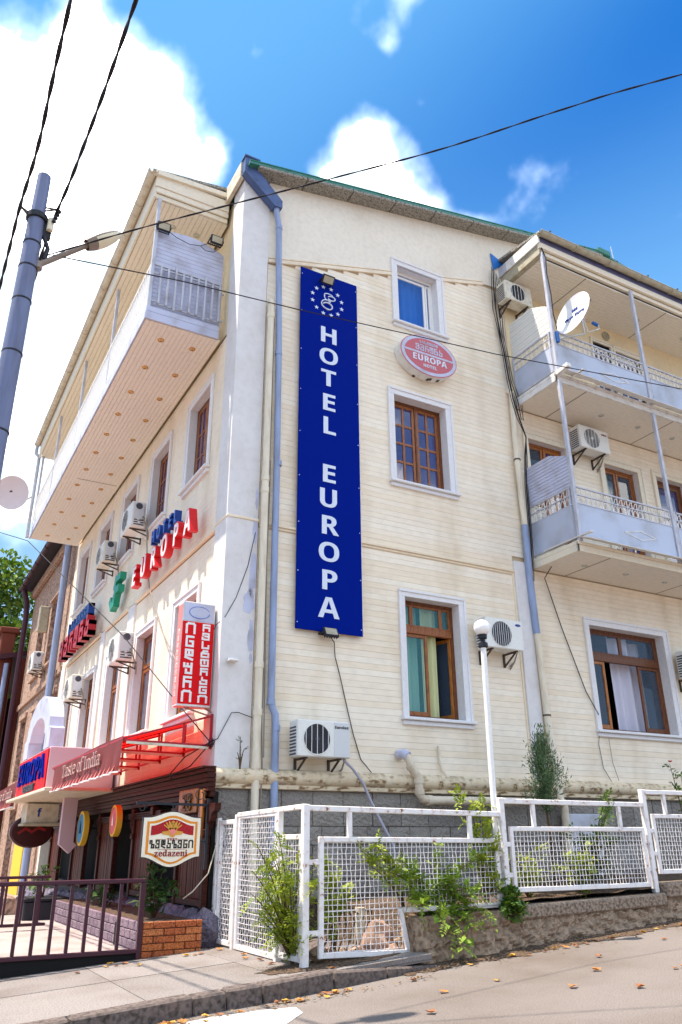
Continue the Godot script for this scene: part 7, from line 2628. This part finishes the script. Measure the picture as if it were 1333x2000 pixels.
	for i in 46:
		var y := lerpf(1.15, 2.05, pow(rng.randf(), 1.15))
		var q := (y - 1.15) / 0.9
		var a := rng.randf() * TAU
		var out := rng.randf_range(0.10, 0.42) * (1.0 - q * 0.75)
		var p0 := Vector3(0, y - 0.1, 0)
		var p1 := Vector3(cos(a) * out + 0.02, y + rng.randf_range(0.08, 0.26), sin(a) * out)
		var tone := rng.randf_range(0.7, 1.35)
		for k in 105:
			var u := pow(rng.randf(), 0.7)
			var p := p0.lerp(p1, u) + rnd3() * (0.028 + 0.03 * u)
			mb.col = Color(0.055, 0.11, 0.05).lerp(Color(0.22, 0.29, 0.12), rng.randf() * (0.3 + 0.7 * u)) * tone
			mb.leaf(p, ((p1 - p0).normalized() + rnd3() * 0.5).normalized(), rnd3().normalized(), rng.randf_range(0.04, 0.075), 0.015)
	part(t, "needles", mb, M.needle, true)
	# rose at the edge of the picture
	t = shrub("rose_bush", "thin rose bush with one red flower at the far right", "rose", Vector3(6.55, 1.1, 2.0), [Vector3(6.37, 2.68, 2.0), Vector3(6.52, 2.55, 2.05), Vector3(6.66, 2.5, 2.0), Vector3(6.75, 2.35, 1.9), Vector3(6.45, 2.3, 2.1), Vector3(6.62, 2.2, 2.15)], 9, 0.10, 2, 0.035, dg, mg, 0.45)
	mb = MB.new()
	for i in 14:
		var a := i * 2.4
		mb.leaf(Vector3(-0.16, 1.60, 0.0), Vector3(cos(a), 0.6 + 0.05 * i, sin(a)).normalized(), Vector3.UP, 0.05, 0.045)
	part(t, "flower", mb, M.rose)
	shrub("wall_weed", "straggly dry weed on the cornice at the foot of the corner pilaster", "weeds", Vector3(0.33, 2.54, 0.12), [Vector3(0.30, 2.95, 0.16), Vector3(0.36, 2.8, 0.18), Vector3(0.27, 2.75, 0.15)], 4, 0.06, 2, 0.016, dg, sg, 0.3)
	# cafe plants
	shrub("potted_plant", "dark green plant with long leaves at the near end of the planter", "plant", Vector3(-0.62, 0.8, -0.1), [Vector3(-0.85, 1.25, 0.1), Vector3(-0.7, 1.35, 0.0), Vector3(-0.55, 1.32, -0.1), Vector3(-0.42, 1.2, 0.1), Vector3(-0.9, 1.05, 0.2), Vector3(-0.5, 1.05, 0.25), Vector3(-0.7, 1.1, 0.28), Vector3(-0.78, 1.2, -0.2)], 10, 0.1, 2, 0.04, Color(0.02, 0.055, 0.015), dg, 0.3, 2)
	shrub("potted_plant", "low dark plant in the middle of the mauve planter", "plant", Vector3(-0.6, 0.8, -2.6), [Vector3(-0.8, 1.05, -2.4), Vector3(-0.6, 1.12, -2.7), Vector3(-0.45, 1.0, -2.5), Vector3(-0.7, 0.98, -2.2), Vector3(-0.75, 1.0, -3.0)], 10, 0.1, 3, 0.035, Color(0.02, 0.055, 0.015), dg, 0.2, 3)
	shrub("potted_plant", "plant in the dark planter box with pink flowers near it", "plant", Vector3(-1.0, 0.8, -5.3), [Vector3(-1.2, 1.2, -5.2), Vector3(-0.9, 1.25, -5.4), Vector3(-1.05, 1.3, -5.1), Vector3(-1.25, 1.05, -5.0)], 10, 0.12, 3, 0.035, dg, mg, 0.2, 3)

# ---------------------------------------------------------------- fallen leaves
func litter() -> void:
	var shapes := []
	for k in 5:
		var mb := MB.new()
		var n := 7
		var pts := []
		for i in n:
			var a := TAU * i / n
			var r := 0.042 * (1.0 if i % 2 == 0 else 0.6) * rng.randf_range(0.8, 1.2)
			pts.append(Vector3(cos(a) * r * 1.2, 0.008 + rng.randf_range(0.0, 0.018), sin(a) * r))
		for i in n: mb.trio(Vector3(0, 0.006, 0), pts[i], pts[(i + 1) % n], Vector3.UP)
		shapes.append(mb.done())
	var lit := MB.new()
	lit.uc = true
	for i in 420:
		var at := Vector3(rng.randf_range(1.0, 7.5), 0, 2.92 + absf(rng.randfn()) * 0.16) if i % 2 == 0 else Vector3(rng.randf_range(-2.6, 1.0), 0, 3.26 + absf(rng.randfn()) * 0.09)
		at.y = road_y(at.x) + 0.012 + rng.randf() * 0.012
		lit.col = Color(0.30, 0.17, 0.06).lerp(Color(0.10, 0.06, 0.03), rng.randf())
		var dv := Vector3(rng.randfn(), 0.0, rng.randfn()).normalized()
		lit.leaf(at, dv, (Vector3.UP + rnd3() * 0.35).normalized(), rng.randf_range(0.015, 0.05), rng.randf_range(0.01, 0.03))
	var lo := solid("leaf_litter", "brown crumbs of broken leaves along the kerb and wall foot", "litter", lit, M.needle)
	lo.set_meta("kind", "stuff")
	var spots := [Vector3(3.89, 0, 3.6), Vector3(2.19, 0, 4.26), Vector3(2.71, 0, 3.79), Vector3(2.60, 0, 3.15), Vector3(2.79, 0, 3.1), Vector3(2.89, 0, 3.14), Vector3(3.0, 0, 3.2), Vector3(3.05, 0, 3.12), Vector3(1.62, 0, 3.15), Vector3(1.31, 0, 3.93), Vector3(0.7, 0, 3.96), Vector3(2.69, 0, 4.72), Vector3(2.78, 0, 4.75), Vector3(4.4, 0, 3.05), Vector3(4.15, 0, 3.08), Vector3(0.81, 0, 3.35), Vector3(1.55, 0, 4.62), Vector3(1.9, 0, 5.02), Vector3(3.2, 0, 3.15), Vector3(3.4, 0, 3.1), Vector3(3.6, 0, 3.12), Vector3(4.8, 0, 3.1), Vector3(2.2, 0, 3.1), Vector3(2.35, 0, 3.2), Vector3(5.2, 0, 3.3), Vector3(3.3, 0, 4.4), Vector3(0.2, 0, 4.5)]
	for i in 30:
		spots.append(Vector3(rng.randf_range(-1.6, 0.2), 0, 3.24 + absf(rng.randfn()) * 0.07))
	var walk := [Vector3(-1.31, 1, 0.74), Vector3(-1.28, 1, 0.9), Vector3(-1.38, 1, 0.86), Vector3(-1.18, 1, 0.82), Vector3(-0.53, 1, 0.9), Vector3(-0.44, 1, 0.95), Vector3(-0.36, 1, 0.9), Vector3(0.21, 1, 2.9), Vector3(-0.1, 1, 0.8), Vector3(-0.06, 1, 1.4), Vector3(-0.08, 1, 1.9), Vector3(-0.1, 1, 2.2), Vector3(-0.14, 1, 1.65), Vector3(-1.7, 1, 1.0), Vector3(-1.1, 1, 1.1)]
	spots.append_array(walk)
	for i in spots.size():
		var s: Vector3 = spots[i]
		var o := MeshInstance3D.new()
		o.name = numbered("fallen_leaf")
		o.mesh = shapes[i % 5]
		o.material_override = [M.dry_leaf, M.dry_leaf2, M.dry_leaf3][rng.randi() % 3]
		o.transform = Transform3D(Basis.from_euler(Vector3(0, rng.randf() * TAU, 0)).scaled(Vector3.ONE * rng.randf_range(0.65, 1.15)), Vector3(s.x, road_y(s.x) + (0.132 if s.y > 0.5 else 0.003), s.z))
		o.set_meta("label", "curled dry leaf fallen on the pavement slabs" if s.y > 0.5 else "curled dry leaf fallen on the road by the kerb and wall")
		o.set_meta("category", "leaf")
		o.set_meta("group", "fallen leaves on the pavement" if s.y > 0.5 else "fallen leaves on the road")
		add_child(o)
